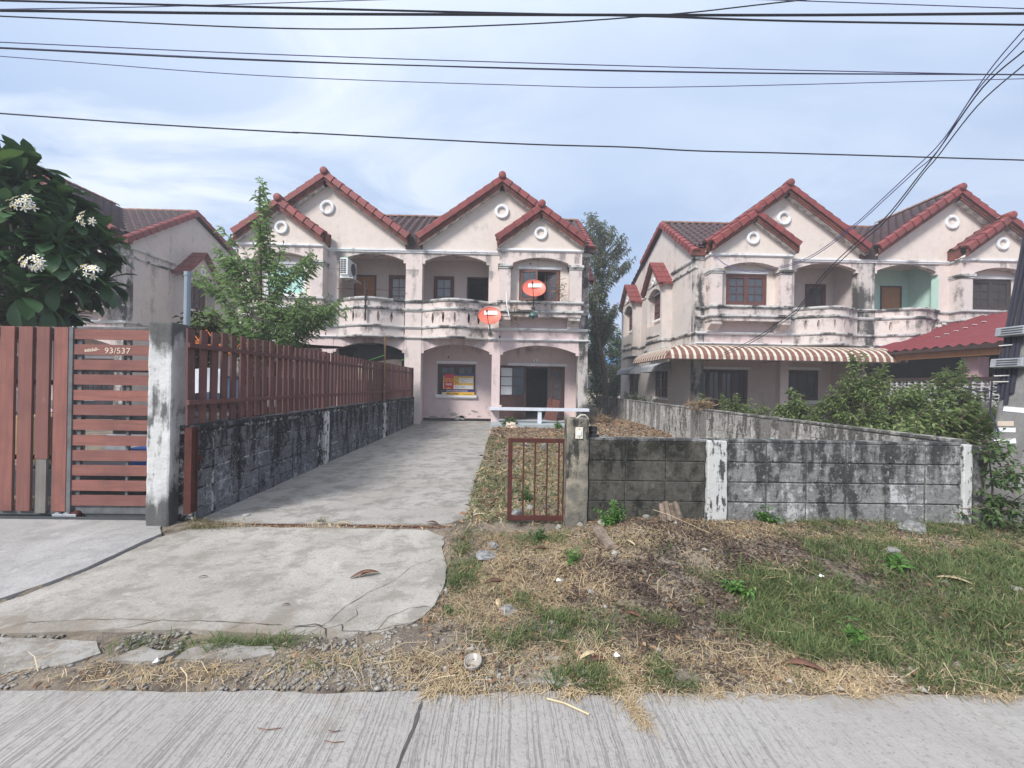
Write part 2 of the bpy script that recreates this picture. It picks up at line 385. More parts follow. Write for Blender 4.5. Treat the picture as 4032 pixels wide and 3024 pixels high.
def put(name, me, parent=None, loc=(0, 0, 0), rot=None, scale=None, bevel=0):
    o = bpy.data.objects.new(name, me); COL.objects.link(o); o.location = loc
    if rot: o.rotation_euler = rot
    if scale: o.scale = scale
    if parent: o.parent = parent
    if bevel:
        b = o.modifiers.new('bevel', 'BEVEL'); b.width = bevel; b.segments = 2; b.limit_method = 'ANGLE'
    return o
def tag(o, label=None, cat=None, group=None, kind=None):
    for k, v in (('label', label), ('category', cat), ('group', group), ('kind', kind)):
        if v: o[k] = v
    return o
def thing(name, label, cat, loc=(0, 0, 0), rz=0, group=None):
    o = bpy.data.objects.new(name, None); COL.objects.link(o); o.location = loc; o.rotation_euler = (0, 0, rz); o.empty_display_size = .2
    return tag(o, label, cat, group)
def npmesh(name, V, F, mats, smooth=False, mi=None):
    V = np.asarray(V, np.float32); F = np.asarray(F, np.int32); me = bpy.data.meshes.new(name)
    n, k = F.shape
    me.vertices.add(len(V)); me.vertices.foreach_set('co', V.ravel())
    me.loops.add(n * k); me.loops.foreach_set('vertex_index', F.ravel())
    me.polygons.add(n); me.polygons.foreach_set('loop_start', np.arange(n, dtype=np.int32) * k)
    for m in (mats if isinstance(mats, (list, tuple)) else [mats]): me.materials.append(MAT[m])
    if mi is not None: me.polygons.foreach_set('material_index', np.asarray(mi, np.int32))
    if smooth: me.polygons.foreach_set('use_smooth', np.ones(n, bool))
    me.update(calc_edges=True); return me
def rough_box(name, x0, x1, y0, y1, z0, z1, mat, parent=None, cut=.08, amp=.008, bev=.02, seed=1):
    # worn block: subdivided box with softened corners and an uneven face
    bm = bmesh.new(); bmesh.ops.create_cube(bm, size=1)
    for v in bm.verts: v.co = Vector(((x0+x1)/2 + v.co.x*(x1-x0), (y0+y1)/2 + v.co.y*(y1-y0), (z0+z1)/2 + v.co.z*(z1-z0)))
    bmesh.ops.bevel(bm, geom=list(bm.edges), offset=bev, segments=2, affect='EDGES', profile=.6)
    for axis, (a, b) in enumerate(((x0, x1), (y0, y1), (z0, z1))):
        k = int((b - a) / cut)
        for i in range(1, k):
            co = [0, 0, 0]; co[axis] = a + (b - a) * i / k; no = [0, 0, 0]; no[axis] = 1
            bmesh.ops.bisect_plane(bm, geom=list(bm.verts) + list(bm.edges) + list(bm.faces), plane_co=co, plane_no=no)
    from mathutils import noise
    for v in bm.verts:
        p = v.co * 9 + Vector((seed * 7.1, 0, 0)); p2 = v.co * 30 + Vector((seed * 3.3, 5, 0))
        v.co += Vector((noise.noise(p), noise.noise(p + Vector((9, 2, 4))), noise.noise(p + Vector((1, 8, 3))))) * amp + Vector((noise.noise(p2), noise.noise(p2 + Vector((3, 3, 3))), 0)) * amp * .5
    me = bpy.data.meshes.new(name); bm.to_mesh(me); bm.free(); me.materials.append(MAT[mat])
    return put(name, me, parent)
def rock_mesh(name, mat, seed, n=2, flat_=.7):
    bm = bmesh.new(); bmesh.ops.create_icosphere(bm, subdivisions=n, radius=1)
    from mathutils import noise
    for v in bm.verts:
        k = noise.noise(v.co * 1.3 + Vector((seed * 5.7, 0, 0))) * .5 + noise.noise(v.co * 3.5 + Vector((0, seed * 3.1, 0))) * .22
        v.co = v.co * (1 + k); v.co.z *= flat_
    me = bpy.data.meshes.new(name); bm.to_mesh(me); bm.free(); me.materials.append(MAT[mat]); return me
def text_mesh(body, size, mat, parent, name, loc, rot=(math.pi / 2, 0, 0), align='LEFT', xs=1.0, bold=0., thick=.0015):
    cu = bpy.data.curves.new('lettering', 'FONT'); cu.body = body; cu.size = size; cu.align_x = align; cu.extrude = thick; cu.offset = bold; cu.resolution_u = 2
    tmp = bpy.data.objects.new('lettering', cu); COL.objects.link(tmp)
    dg = bpy.context.evaluated_depsgraph_get(); dg.update(); me = bpy.data.meshes.new_from_object(tmp.evaluated_get(dg))
    bpy.data.objects.remove(tmp); bpy.data.curves.remove(cu); me.materials.clear(); me.materials.append(MAT[mat])
    return put(name, me, parent, loc, rot, (xs, 1, 1))

# leaves: P base, D direction, N face normal, L length, Wd width -> folded diamonds
def leaves_vf(P, D, N, L, Wd, droop=.15, wide=.45):
    n = len(P); D = D / np.linalg.norm(D, axis=1, keepdims=True)
    Sd = np.cross(D, N); Sd /= np.linalg.norm(Sd, axis=1, keepdims=True) + 1e-9
    U = np.cross(Sd, D); L = np.asarray(L).reshape(-1, 1); Wd = np.asarray(Wd).reshape(-1, 1)
    mid = P + D * L * wide + U * L * .06
    tip = P + D * L - np.array([0, 0, 1]) * L * droop
    V = np.empty((n, 4, 3)); V[:, 0] = P; V[:, 1] = mid + Sd * Wd * .5; V[:, 2] = tip; V[:, 3] = mid - Sd * Wd * .5
    b = (np.arange(n) * 4).reshape(-1, 1)
    F = np.concatenate([b + np.array([[0, 1, 2]]), b + np.array([[0, 2, 3]])], 1).reshape(-1, 3)
    # order faces per leaf
    return V.reshape(-1, 3), F
def leaf_mesh(name, P, D, N, L, Wd, mat, droop=.15, wide=.45):
    V, F = leaves_vf(np.asarray(P, float), np.asarray(D, float), np.asarray(N, float), L, Wd, droop, wide)
    return npmesh(name, V, F, mat)
def unit(a): return a / (np.linalg.norm(a, axis=-1, keepdims=True) + 1e-9)

# ------------------------------------------------------------------ ground
def sstep(a, b, x):
    t = np.clip((x - a) / (b - a), 0, 1); return t * t * (3 - 2 * t)
from mathutils import noise as mnoise
_NG = 256; _tab = rng.random((_NG, _NG))
def vn(x, y):
    xi = np.floor(x).astype(int); yi = np.floor(y).astype(int); fx = x - xi; fy = y - yi; fx = fx*fx*(3-2*fx); fy = fy*fy*(3-2*fy)
    a = _tab[xi % _NG, yi % _NG]; b = _tab[(xi+1) % _NG, yi % _NG]; c = _tab[xi % _NG, (yi+1) % _NG]; d = _tab[(xi+1) % _NG, (yi+1) % _NG]
    return (a*(1-fx)+b*fx)*(1-fy) + (c*(1-fx)+d*fx)*fy
def fbm(x, y, o=4):
    s = 0; a = .5; t = 0
    for i in range(o): s = s + a * vn(x + 17.3*i, y + 9.1*i); t += a; x = x*2.03; y = y*2.03; a *= .5
    return s / t
# slab outlines (x, y)
APRON = [(-3.05,4.02),(-2.0,4.03),(-.75,4.0),(-.56,3.83),(-.52,3.5),(-.44,3.2),(-.42,2.95),(-.44,2.65),(-.48,2.50),(-.60,2.40),(-.74,2.32),(-.98,2.28),(-1.12,2.33),(-1.3,2.31),(-1.6,2.36),(-1.95,2.37),(-2.3,2.36),(-2.75,2.32),(-3.3,2.30),(-4.2,2.32),(-5.2,2.40),(-5.2,2.55),(-3.23,2.60),(-3.16,2.85),(-3.13,3.1),(-3.15,3.4),(-3.17,3.72),(-3.08,3.9)]
NEIGH = [(-8.5,4.35),(-3.50,4.35),(-3.35,3.98),(-3.20,3.80),(-3.19,3.4),(-3.165,3.1),(-3.20,2.86),(-3.27,2.63),(-5.2,2.58),(-8.5,2.5)]
DRIVE = [(-3.14,4.12),(-2.3,4.10),(-1.2,4.11),(-.55,4.15),(-.40,4.3),(-.40,4.8),(-.43,6.),(-.41,8.),(-.43,10.),(-.40,13.2),(-.46,13.9),(-.46,15.29),(-3.14,15.29)]
def inpoly(x, y, P):
    ins = np.zeros(x.shape, bool); j = len(P) - 1
    for i in range(len(P)):
        xi, yi = P[i]; xj, yj = P[j]
        ins ^= ((yi > y) != (yj > y)) & (x < (xj - xi) * (y - yi) / (yj - yi + 1e-12) + xi); j = i
    return ins
def ground_z(x, y):
    x = np.asarray(x, float); y = np.asarray(y, float)
    front = .016*sstep(1.93, 2.05, y) + sstep(1.95, 3.9, y) * (.012 + .12 * sstep(.2, 1.4, x)) * (1 - sstep(5.5, 9, np.abs(x)))
    mound = .10 * np.exp(-(((x - 1.35) / .75) ** 2 + ((y - 3.45) / .45) ** 2)) + .06 * np.exp(-(((x - 2.6) / .9) ** 2 + ((y - 3.1) / .6) ** 2))
    z = front + mound * (y < 4.2)
    yard = sstep(3.98, 4.15, y)
    rub = .10 * np.exp(-(((x - 2.6) / 1.3) ** 2 + ((y - 8.0) / 1.6) ** 2)) + .12 * sstep(2.6, 3.6, x) * sstep(9, 14, y)
    zy = .045 + .02 * sstep(4, 13, y) + rub
    z = np.where(y > 3.98, z * (1 - yard) + zy * yard, z)
    nz = (fbm(x * 2.2, y * 2.2, 4) - .5) * .10 + (fbm(x * 9, y * 9, 3) - .5) * .035
    amp = np.where((y > 1.9) & (y < 24) & (np.abs(x) < 12), 1., 0.)
    lo = sstep(1.93, 2.25, y)
    z = z + nz * amp * lo * .9
    under = inpoly(x, y, APRON) | inpoly(x, y, NEIGH) | inpoly(x, y, DRIVE)
    z = np.where(under, np.minimum(z, -.004), z)
    z = np.where(y < 1.93, -.03, z)
    return z
gx = np.concatenate([[-400,-150,-60,-30,-18,-12], np.arange(-9, -3.6, .15), np.arange(-3.6, 5.3, .05), np.arange(5.3, 12, .2), [13,16,20,30,60,150,400]])
gy = np.concatenate([[-150,-40,-12,-4,0,1.6,1.90,1.925], np.arange(1.95, 4.4, .04), np.arange(4.4, 15, .09), np.arange(15, 26, .5), [28,34,45,70,150,400]])
GX, GY = np.meshgrid(gx, gy); GZ = ground_z(GX, GY)
nx, ny = len(gx), len(gy)
idx = np.arange(nx * ny).reshape(ny, nx)
GF = np.stack([idx[:-1, :-1], idx[:-1, 1:], idx[1:, 1:], idx[1:, :-1]], -1).reshape(-1, 4)
q = G('soil', .97, .08)
n1 = q.noise(1.6, 6, .65); n2 = q.noise(7, 6, .7); n3 = q.noise(45, 4, .7)
c = q.mix(q.ramp(n1, [(.38, 0.), (.62, 1.)]), (.17, .14, .115), (.25, .215, .18))
c = q.mix(q.ramp(n2, [(.45, 0.), (.65, .8)]), c, (.34, .28, .20))
c = q.mix(q.ramp(q.noise(3.3, 6, .65), [(.52, 0.), (.64, .9)]), c, (.085, .068, .056))
c = q.mix(q.math('MULTIPLY', n3, .5), c, (.06, .05, .042))
q.col(c); q.bump(q.math('ADD', n3, n2), .8, .02); MAT['soil'] = q.m
tag(put('ground', npmesh('ground', np.stack([GX, GY, GZ], -1).reshape(-1, 3), GF, 'soil', True)), kind='structure')

# concrete materials
q = G('road_concrete', .93, .12)
P = q.pos(); xyz = q.xyz(P)
wob = q.math('MULTIPLY', q.noise(3.0, 3, .5), .035)
cx = q.n('ShaderNodeCombineXYZ'); q.put(q.math('ADD', xyz[0], wob), cx.inputs[0]); q.put(xyz[1], cx.inputs[1])
gr = q.noise(1., 2, .5, q.sc(cx.outputs[0], (115., 1.0, 1.)))
gr2 = q.noise(1., 4, .75, q.sc(cx.outputs[0], (230., 16., 1.)))
gl = q.math('ADD', q.math('MULTIPLY', gr, .55), q.math('MULTIPLY', gr2, .45))
patch = q.ramp(q.math('ADD', q.math('MULTIPLY', xyz[0], .35), q.math('MULTIPLY', q.noise(1.1, 4, .6), .9)), [(.62, 1.), (.95, .12)])
groove = q.math('MULTIPLY', q.ramp(gl, [(.40, 1.), (.475, 0.)]), patch)
ridge = q.math('MULTIPLY', q.ramp(gl, [(.55, 0.), (.66, 1.)]), patch)
big = q.noise(1.3, 6, .65); fine = q.noise(60, 4, .75)
c = q.mix(q.ramp(big, [(.35, 0.), (.68, 1.)]), (.33, .31, .29), (.42, .40, .375))
c = q.mix(q.math('MULTIPLY', groove, .52), c, (.17, .158, .15))
c = q.mix(q.math('MULTIPLY', ridge, .15), c, (.50, .485, .47))
c = q.mix(q.math('MULTIPLY', q.ramp(q.noise(34, 5, .8), [(.53, 0.), (.63, 1.)]), .6), c, (.19, .18, .175))
c = q.mix(q.ramp(q.voro(26), [(.06, .75), (.14, 0.)]), c, (.17, .16, .165))
c = q.mix(q.ramp(q.math('ADD', q.noise(2.1, 6, .7), q.math('MULTIPLY', q.math('SUBTRACT', xyz[1], 1.9), .55)), [(.50, 0.), (.66, .75)]), c, (.24, .205, .165))
c = q.mix(q.ramp(q.noise(.9, 6, .7, None, .8), [(.55, 0.), (.68, .5)]), c, (.23, .22, .21))
c = q.mix(q.math('MULTIPLY', fine, .4), c, (.22, .215, .21))
q.col(c); q.bump(q.math('ADD', q.math('SUBTRACT', fine, q.math('MULTIPLY', groove, 2.2)), q.math('MULTIPLY', big, 1.)), .5, .012); MAT['road_concrete'] = q.m
def conc(name, a, b, stain, so=.5, pits=.6, dirt=0):
    q = G(name, .93, .12)
    big = q.noise(.8, 6, .62, None, .6); mid = q.noise(3.2, 6, .68, None, .4); fine = q.noise(55, 4, .75)
    sl = q.noise(1., 6, .7, q.sc(q.pos(), (5., 7., 1.)))
    c = q.mix(q.ramp(big, [(.38, 0.), (.62, 1.)]), a, b)
    c = q.mix(q.math('MULTIPLY', q.ramp(q.math('ADD', q.math('MULTIPLY', mid, .6), q.math('MULTIPLY', sl, .4)), [(.48, 0.), (.57, 1.)]), so), c, stain)
    c = q.mix(q.ramp(q.noise(6.5, 6, .7), [(.58, 0.), (.68, .5)]), c, tuple(k * 1.22 for k in b))
    c = q.mix(q.math('MULTIPLY', q.ramp(q.voro(17), [(.05, .8), (.12, 0.)]), pits), c, (.12, .115, .11))
    c = q.mix(q.math('MULTIPLY', fine, .4), c, tuple(k * .5 for k in a))
    if_ = q.ramp(q.noise(1.5, 7, .62, None, 2.2), [(.496, 0.), (.5, .35), (.504, 0.)])
    c = q.mix(if_, c, stain)
    c = q.mix(q.math('MULTIPLY', q.ramp(q.noise(42, 5, .8), [(.54, 0.), (.63, 1.)]), .5), c, tuple(k * .55 for k in a))
    if dirt:
        k_ = q.math('MULTIPLY', q.math('SUBTRACT', dirt, q.xyz()[1]), .9) if dirt < 5 else .03
        c = q.mix(q.ramp(q.math('ADD', q.noise(4 if dirt < 5 else 11, 6, .7), k_), [(.50, 0.), (.72, .9)]), c, (.22, .185, .145))
    q.col(c); q.bump(q.math('ADD', fine, q.math('MULTIPLY', mid, 1.5)), .45, .012); MAT[name] = q.m
conc('apron_concrete', (.33, .305, .275), (.45, .425, .39), (.215, .195, .17), .68, .85, 2.5)
conc('neighbour_concrete', (.33, .32, .31), (.47, .46, .45), (.25, .245, .24), .5, .9)
conc('drive_concrete', (.32, .30, .275), (.39, .37, .345), (.17, .16, .143), .7, .4)
conc('pole_concrete', (.25, .245, .235), (.31, .305, .295), (.16, .155, .15), .5, .5)
conc('floor_concrete', (.36, .40, .42), (.42, .46, .48), (.3, .32, .33), .4, .2)
flat('crack_dark', (.055, .05, .045), .95, .1, .4, 20)
flat('tar', (.10, .095, .09), .9, .15, .6, 12)

def wavy(P, step=.07, amp=.014, seed=0):
    out = []
    for i, a in enumerate(P):
        b = P[(i + 1) % len(P)]; L = math.hypot(b[0]-a[0], b[1]-a[1]); k = max(1, int(L / step))
        for j in range(k):
            t = j / k; x = a[0]+(b[0]-a[0])*t; y = a[1]+(b[1]-a[1])*t
            w = (mnoise.noise(Vector((x*7+seed, y*7, 0))) + .6*mnoise.noise(Vector((x*23, y*23+seed, 3)))) * amp
            nx_, ny_ = -(b[1]-a[1])/max(L,1e-6), (b[0]-a[0])/max(L,1e-6)
            out.append((x + nx_*w, y + ny_*w))
    return out
def slab(name, outline, z, mat, amp=.012, zb=-.12, tilt=None, bev=.012):
    P = wavy(outline, amp=amp) if amp else outline
    bm = bmesh.new(); vs = [bm.verts.new((x, y, z + (tilt(x, y) if tilt else 0))) for x, y in P]; f = bm.faces.new(vs)
    ex = bmesh.ops.extrude_face_region(bm, geom=[f])
    for v in [e for e in ex['geom'] if isinstance(e, bmesh.types.BMVert)]: v.co.z = zb
    bmesh.ops.triangulate(bm, faces=bm.faces); bmesh.ops.recalc_face_normals(bm, faces=bm.faces)
    me = bpy.data.meshes.new(name); bm.to_mesh(me); bm.free(); me.materials.append(MAT[mat])
    return put(name, me)
RD = [(-60, 1.925), (-60, -9), (60, -9), (60, 1.905)]
edge = [(60 - i * .0, 1.905) for i in range(1)]
top = []
xs_ = [30, 12, 7] + list(np.arange(5.5, -5.5, -.06)) + [-7, -12, -30]
for x in xs_: top.append((float(x), 1.925 + (mnoise.noise(Vector((x*3, 0, 0))) * .028 + mnoise.noise(Vector((x*13, 4, 0))) * .018)))
road = slab('road', [(-60, -9), (60, -9), (60, 1.92)] + top + [(-60, 1.92)], 0., 'road_concrete', 0)
tag(road, kind='structure')
apron = tag(slab('driveway_apron', APRON, .022, 'apron_concrete', .022), kind='structure')
neigh = tag(slab('neighbour_driveway', NEIGH, .036, 'neighbour_concrete', .016), kind='structure')
drive = tag(slab('driveway', DRIVE, .035, 'drive_concrete', .012, tilt=lambda x, y: .003 * (y - 4)), kind='structure')
def ribbon(name, pts, w, z, mat, parent, seed=0, amp=.012, step=.03):
    # thin dark sheet lying 3 mm above a slab: open cracks and joints
    P = []
    for a, b in zip(pts, pts[1:]):
        k = max(1, int(math.hypot(b[0]-a[0], b[1]-a[1]) / step))
        P += [(a[0]+(b[0]-a[0])*j/k, a[1]+(b[1]-a[1])*j/k) for j in range(k)]
    P.append(pts[-1]); V = []; F = []
    for i, (x, y) in enumerate(P):
        a = P[max(i-1, 0)]; b = P[min(i+1, len(P)-1)]; L = math.hypot(b[0]-a[0], b[1]-a[1]) + 1e-9
        nx_, ny_ = -(b[1]-a[1])/L, (b[0]-a[0])/L
        o = (mnoise.noise(Vector((x*9+seed, y*9, 1))) + .5*mnoise.noise(Vector((x*30, y*30+seed, 1)))) * amp
        ww = w * (.35 + .9 * abs(mnoise.noise(Vector((x*11, y*11, seed+5.))))) * (1 if 0 < i < len(P)-1 else .1)
        V += [(x + nx_*(o+ww), y + ny_*(o+ww), z), (x + nx_*(o-ww), y + ny_*(o-ww), z)]
        if i: F.append((2*i-2, 2*i-1, 2*i+1, 2*i))
    return MB().add(V, F).build(name, mat, parent, recalc=False)
ribbon('joint', [(-.362, 1.87), (-.368, 1.75), (-.385, 1.6), (-.40, 1.45), (-.41, 1.1)], .011, .004, 'tar', road, 2, .004)
ribbon('crack', [(-.47, 1.45), (-.45, 1.3)], .01, .004, 'tar', road, 4, .004)
for i, (p, w) in enumerate([([(-1.12, 2.32), (-1.04, 2.45), (-1.02, 2.6), (-.93, 2.78), (-.80, 2.95)], .003), ([(-1.0, 2.29), (-1.03, 2.38), (-1.12, 2.42), (-1.25, 2.40)], .006),
        ([(-1.03, 2.38), (-.96, 2.42), (-.93, 2.36), (-.80, 2.345), (-.66, 2.40), (-.55, 2.44)], .004), ([(-1.28, 2.33), (-1.2, 2.39), (-1.04, 2.41)], .004), ([(-.95, 2.43), (-.90, 2.52), (-.94, 2.6)], .003)]):
    ribbon('crack', p, w, .026, 'crack_dark', apron, i)
for i, (p, w) in enumerate([([(-2.2, 2.36), (-2.05, 2.45), (-1.7, 2.44), (-1.3, 2.41)], .0035), ([(-.80, 2.95), (-.72, 3.2), (-.55, 3.35)], .002), ([(-.74, 2.35), (-.7, 2.5), (-.60, 2.6), (-.47, 2.62)], .003), ([(-1.6, 2.36), (-1.55, 2.43)], .004), ([(-2.9, 2.32), (-2.8, 2.42), (-2.4, 2.46), (-2.05, 2.45)], .0025)]):
    ribbon('crack', p, w, .026, 'crack_dark', apron, i + 20)
# rusted gate rail set in the joint between the two slabs
rail = MB(); rail.box(-3.05, -.5, 4.055, 4.085, -.05, .035)
tag(rail.build('gate_rail', 'rust_red'), 'rusty brown sliding rail sunk in the joint between driveway slabs', 'rail')
# broken slab pieces along the road edge
conc('broken_concrete', (.30, .285, .265), (.42, .405, .38), (.19, .17, .145), .9, 1., 9.)
def piece(outline, z, label, mat='broken_concrete', nm='concrete_slab'):
    tag(slab(nm, outline, z - .006, mat, .034), label, 'concrete slab')
piece([(-4.2,2.02),(-3.0,2.03),(-2.45,2.03),(-2.22,2.08),(-2.13,2.17),(-2.25,2.26),(-2.6,2.29),(-3.1,2.27),(-4.2,2.28)], .022, 'long pale concrete strip at the left between road and driveway')
piece([(-1.70,2.11),(-1.35,2.11),(-1.22,2.16),(-1.26,2.23),(-1.5,2.25),(-1.68,2.19)], .030, 'rounded grey concrete lump below the front edge of the driveway apron')
piece([(-2.05,2.10),(-1.8,2.11),(-1.75,2.19),(-1.95,2.22)], .026, 'small broken concrete lump among weeds left of the rounded lump')
piece([(-.53,2.13),(-.44,2.14),(-.40,2.27),(-.45,2.33),(-.51,2.25)], .026, 'narrow grey concrete chip right of the cracked apron corner')
piece([(.10,2.13),(.18,2.12),(.38,2.13),(.37,2.17),(.20,2.21),(.12,2.28),(.05,2.30),(.06,2.2)], .03, 'jagged pale slab piece at the road edge, upper of two')
piece([(.10,1.97),(.24,1.95),(.50,1.98),(.49,2.07),(.30,2.10),(.13,2.115),(.08,2.05)], .022, 'speckled slab piece touching the road edge, lower of two')
piece([(2.35,2.02),(2.65,1.99),(2.95,2.04),(2.8,2.12),(2.5,2.14)], .022, 'flat concrete patch under dry grass at the right road edge')
# ------------------------------------------------------------------ houses
YF = 14.0
def wall_holes(mb, x0, x1, z0, z1, y0, y1, holes):
    xs = sorted({x0, x1, *[min(max(h[i], x0), x1) for h in holes for i in (0, 1)]}); zs = sorted({z0, z1, *[min(max(h[i], z0), z1) for h in holes for i in (2, 3)]})
    for i in range(len(xs) - 1):
        run = None
        for k in range(len(zs) - 1):
            cx, cz = (xs[i]+xs[i+1])/2, (zs[k]+zs[k+1])/2
            solid = not any(h[0] < cx < h[1] and h[2] < cz < h[3] for h in holes)
            if solid: run = run or zs[k]
            if (not solid or k == len(zs) - 2) and run is not None:
                mb.box(xs[i], xs[i+1], y0, y1, run, zs[k] if not solid else zs[k+1]); run = None
# shared meshes -----------------------------------------------------
def pane_me(nm, mat):
    return MB().box(-.5, .5, -.5, .5, -.5, .5).mesh(nm, mat)
PANE = {k: pane_me('pane', k) for k in ('glass_dark', 'glass_grey', 'curtain_pale', 'curtain_mint', 'dark_curtain_and_shade', 'white_plastic')}
def tile_me(s):
    # verge tile: an L shaped cap, thicker at its lower end; x runs down the slope, y<0 is the outer face
    L = .40; V = []; F = []
    for x, k in ((0, 0.), (L, .026)):
        V += [(x, -.03-k, -.135-k), (x, -.03-k, .02+k*.6), (x, .0, .05+k), (x, .10, .06+k), (x, .20, .04+k), (x, .20, .02), (x, .0, .0), (x, .0, -.135-k)]
    n = 8
    for i in range(n): F.append((i, (i+1) % n, n+(i+1) % n, n+i))
    F += [tuple(range(n)), tuple(range(2*n-1, n-1, -1))]
    return MB().add(V, F).mesh('verge_tile', 'verge_red')
VTILE = tile_me(1)
KNOB = MB().lathe([(.02, -.10), (.10, -.10), (.125, -.08), (.13, .0), (.12, .22), (.05, .22)], ax='y', n=14).mesh('ridge_end', 'verge_red', True)
def rtile_me():
    V = []; F = []; n = 7
    for y, k in ((0, 1.), (.36, .86)):
        for i in range(n): t = math.pi * i / (n - 1); V.append((math.cos(t) * .125 * k, y, math.sin(t) * .10 * k))
    for i in range(n - 1): F.append((i, i+1, n+i+1, n+i))
    F.append(tuple(range(n)))
    return MB().add(V, F).mesh('ridge_tile', 'ridge_tile', True)
RTILE = rtile_me()
def verge(parent, apex, d, length, n):
    # d: unit vector down the slope in house space; out: outward horizontal normal (first arg order)
    pass
def tiles_down(parent, apex, down, out, length):
    down = Vector(down).normalized(); out = Vector(out).normalized(); up = out.cross(down)
    if up.z < 0: up = -up
    n = int(round(length / .36)); st = length / n
    M = Matrix((down, -out, up)).transposed()
    for i in range(n):
        o = put('verge_tile', VTILE, parent); p = Vector(apex) + down * (i * st) + up * (.0)
        m = M.to_4x4(); m.translation = p; o.matrix_local = m
        if M.determinant() < 0: pass
def roof_sheet(name, parent, o, u, v, wid, length, mat, tw=.30, ch=.34, amp=.045):
    # profiled tile field: u along the eave, v down the slope
    u = Vector(u).normalized(); v = Vector(v).normalized(); nrm = u.cross(v)
    if nrm.z < 0: nrm = -nrm
    nu = max(2, int(wid / tw)) * 6; nc = max(1, int(round(length / ch))); ch = length / nc
    a = np.arange(nu + 1) / nu * wid; prof = np.sin(a / tw * 2 * np.pi); prof = np.sign(prof) * np.abs(prof) ** .7 * amp
    rows = []
    for c_ in range(nc):
        for (t, h) in ((c_ * ch, .0), ((c_ + 1) * ch - .001, .07)):
            rows.append(np.array(o) + np.outer(a, np.array(u)) + np.array(v) * t + np.outer(prof + h, np.array(nrm)))
    V = np.concatenate(rows); m = nu + 1; r = len(rows)
    ix = np.arange(r * m).reshape(r, m); F = np.stack([ix[:-1, :-1], ix[:-1, 1:], ix[1:, 1:], ix[1:, :-1]], -1).reshape(-1, 4)
    ob = put(name, npmesh(name, V, F, mat), parent); ob['kind'] = 'stuff'; return ob
def gable(parent, cx, y, za, hw, slope, wall_y, zbase, back, ringz, mat, roofmat, s=1, ring_r=.255, zf=None):
    # front gable: tiled verges, barge boards, soffits, rendered triangle with a ring
    dz = hw * slope; L = math.hypot(hw, dz)
    for k in (-1, 1):
        down = (k * hw, 0, -dz)
        tiles_down(parent, (cx, y, za - .08), down, (0, -1, 0), L)
        # barge boards, two stepped, and pale soffit
        def para(n, y0, y1, top, bot, mt, a=0., b=1.):
            p = [(cx + k*hw*a, za - dz*a - top), (cx + k*hw*b, za - dz*b - top), (cx + k*hw*b, za - dz*b - bot), (cx + k*hw*a, za - dz*a - bot)]
            MB().prism(p, 'y', y0, y1).build(n, mt, parent)
        para('barge_board', y + .025, y + .06, .17, .36, 'barge')
        para('barge_trim', y + .045, y + .085, .361, .43, 'barge', .02, .995)
        para('soffit', y + .09, wall_y - .005, .395, .43, 'soffit', .03, .99)
    put('ridge_end', KNOB, parent, (cx, y - .0, za - .06))
    n = int((back - y) / .34)
    for i in range(n):
        put('ridge_tile', RTILE, parent, (cx, y + .12 + i * .34, za - .06))
    for k in (-1, 1):
        roof_sheet('roof_tiles', parent, (cx, y + .12, za - .10), (0, 1, 0), (k * hw, 0, -dz), back - y - .12, L, roofmat)
    # triangle
    top = za - .42
    zb = zbase; w2 = (top - zb) / slope
    MB().prism([(cx - w2, zb), (cx + w2, zb), (cx, top)], 'y', wall_y, wall_y + .15).build('gable_wall', mat, parent)
    r = MB(); prof = [(ring_r * .56, 0), (ring_r * .56, -.05), (ring_r * .66, -.07), (ring_r * .9, -.07), (ring_r, -.045), (ring_r, 0)]
    V = []; F = []; m = 28
    for i in range(m):
        t = 2 * math.pi * i / m
        for (a, b) in prof: V.append((cx + a * math.cos(t), wall_y - .001 + b, ringz + a * math.sin(t)))
    q_ = len(prof)
    for i in range(m):
        for j in range(q_ - 1): F.append((i*q_+j, i*q_+j+1, ((i+1) % m)*q_+j+1, ((i+1) % m)*q_+j))
    r.add(V, F).build('ring_moulding', 'moulding_clean', parent, smooth=False)
def window(parent, x0, x1, z0, z1, y, leaves=2, cols=2, rows=3, glass='glass_dark', frame='wood_frame', solid=0., name='window', d=.07):
    # frame proud of the wall (front face at y-d), panes set back
    b = MB(); fw = .06
    b.box(x0, x0+fw, y-d, y, z0, z1); b.box(x1-fw, x1, y-d, y, z0, z1); b.box(x0+fw, x1-fw, y-d, y, z1-fw, z1); b.box(x0+fw, x1-fw, y-d, y, z0, z0+fw)
    lw = (x1 - x0 - 2*fw) / leaves; panes = []
    for l in range(leaves):
        a = x0 + fw + l*lw; c_ = a + lw; st = .07; y0, y1 = y-d+.015, y-.01
        zs = z0 + fw + solid
        b.box(a, a+st, y0, y1, zs, z1-fw); b.box(c_-st, c_, y0, y1, zs, z1-fw); b.box(a+st, c_-st, y0, y1, z1-fw-st, z1-fw); b.box(a+st, c_-st, y0, y1, zs, zs+st)
        if solid: b.box(a, c_, y0, y1, z0+fw, zs)
        gx0, gx1, gz0, gz1 = a+st, c_-st, zs+st, z1-fw-st
        pw = (gx1-gx0)/cols; ph = (gz1-gz0)/rows; m = .011
        for i in range(1, cols): b.box(gx0+i*pw-m, gx0+i*pw+m, y0+.008, y1-.006, gz0, gz1)
        for j in range(1, rows): b.box(gx0, gx1, y0+.01, y1-.008, gz0+j*ph-m, gz0+j*ph+m)
        for i in range(cols):
            for j in range(rows): panes.append((gx0+(i+.5)*pw, gz0+(j+.5)*ph, pw-2*m, ph-2*m))
    w = b.build(name, frame, parent)
    for px, pz, pw, ph in panes: put('pane', PANE[glass], w, (px, y-.022, pz), None, (pw, .008, ph))
    return w
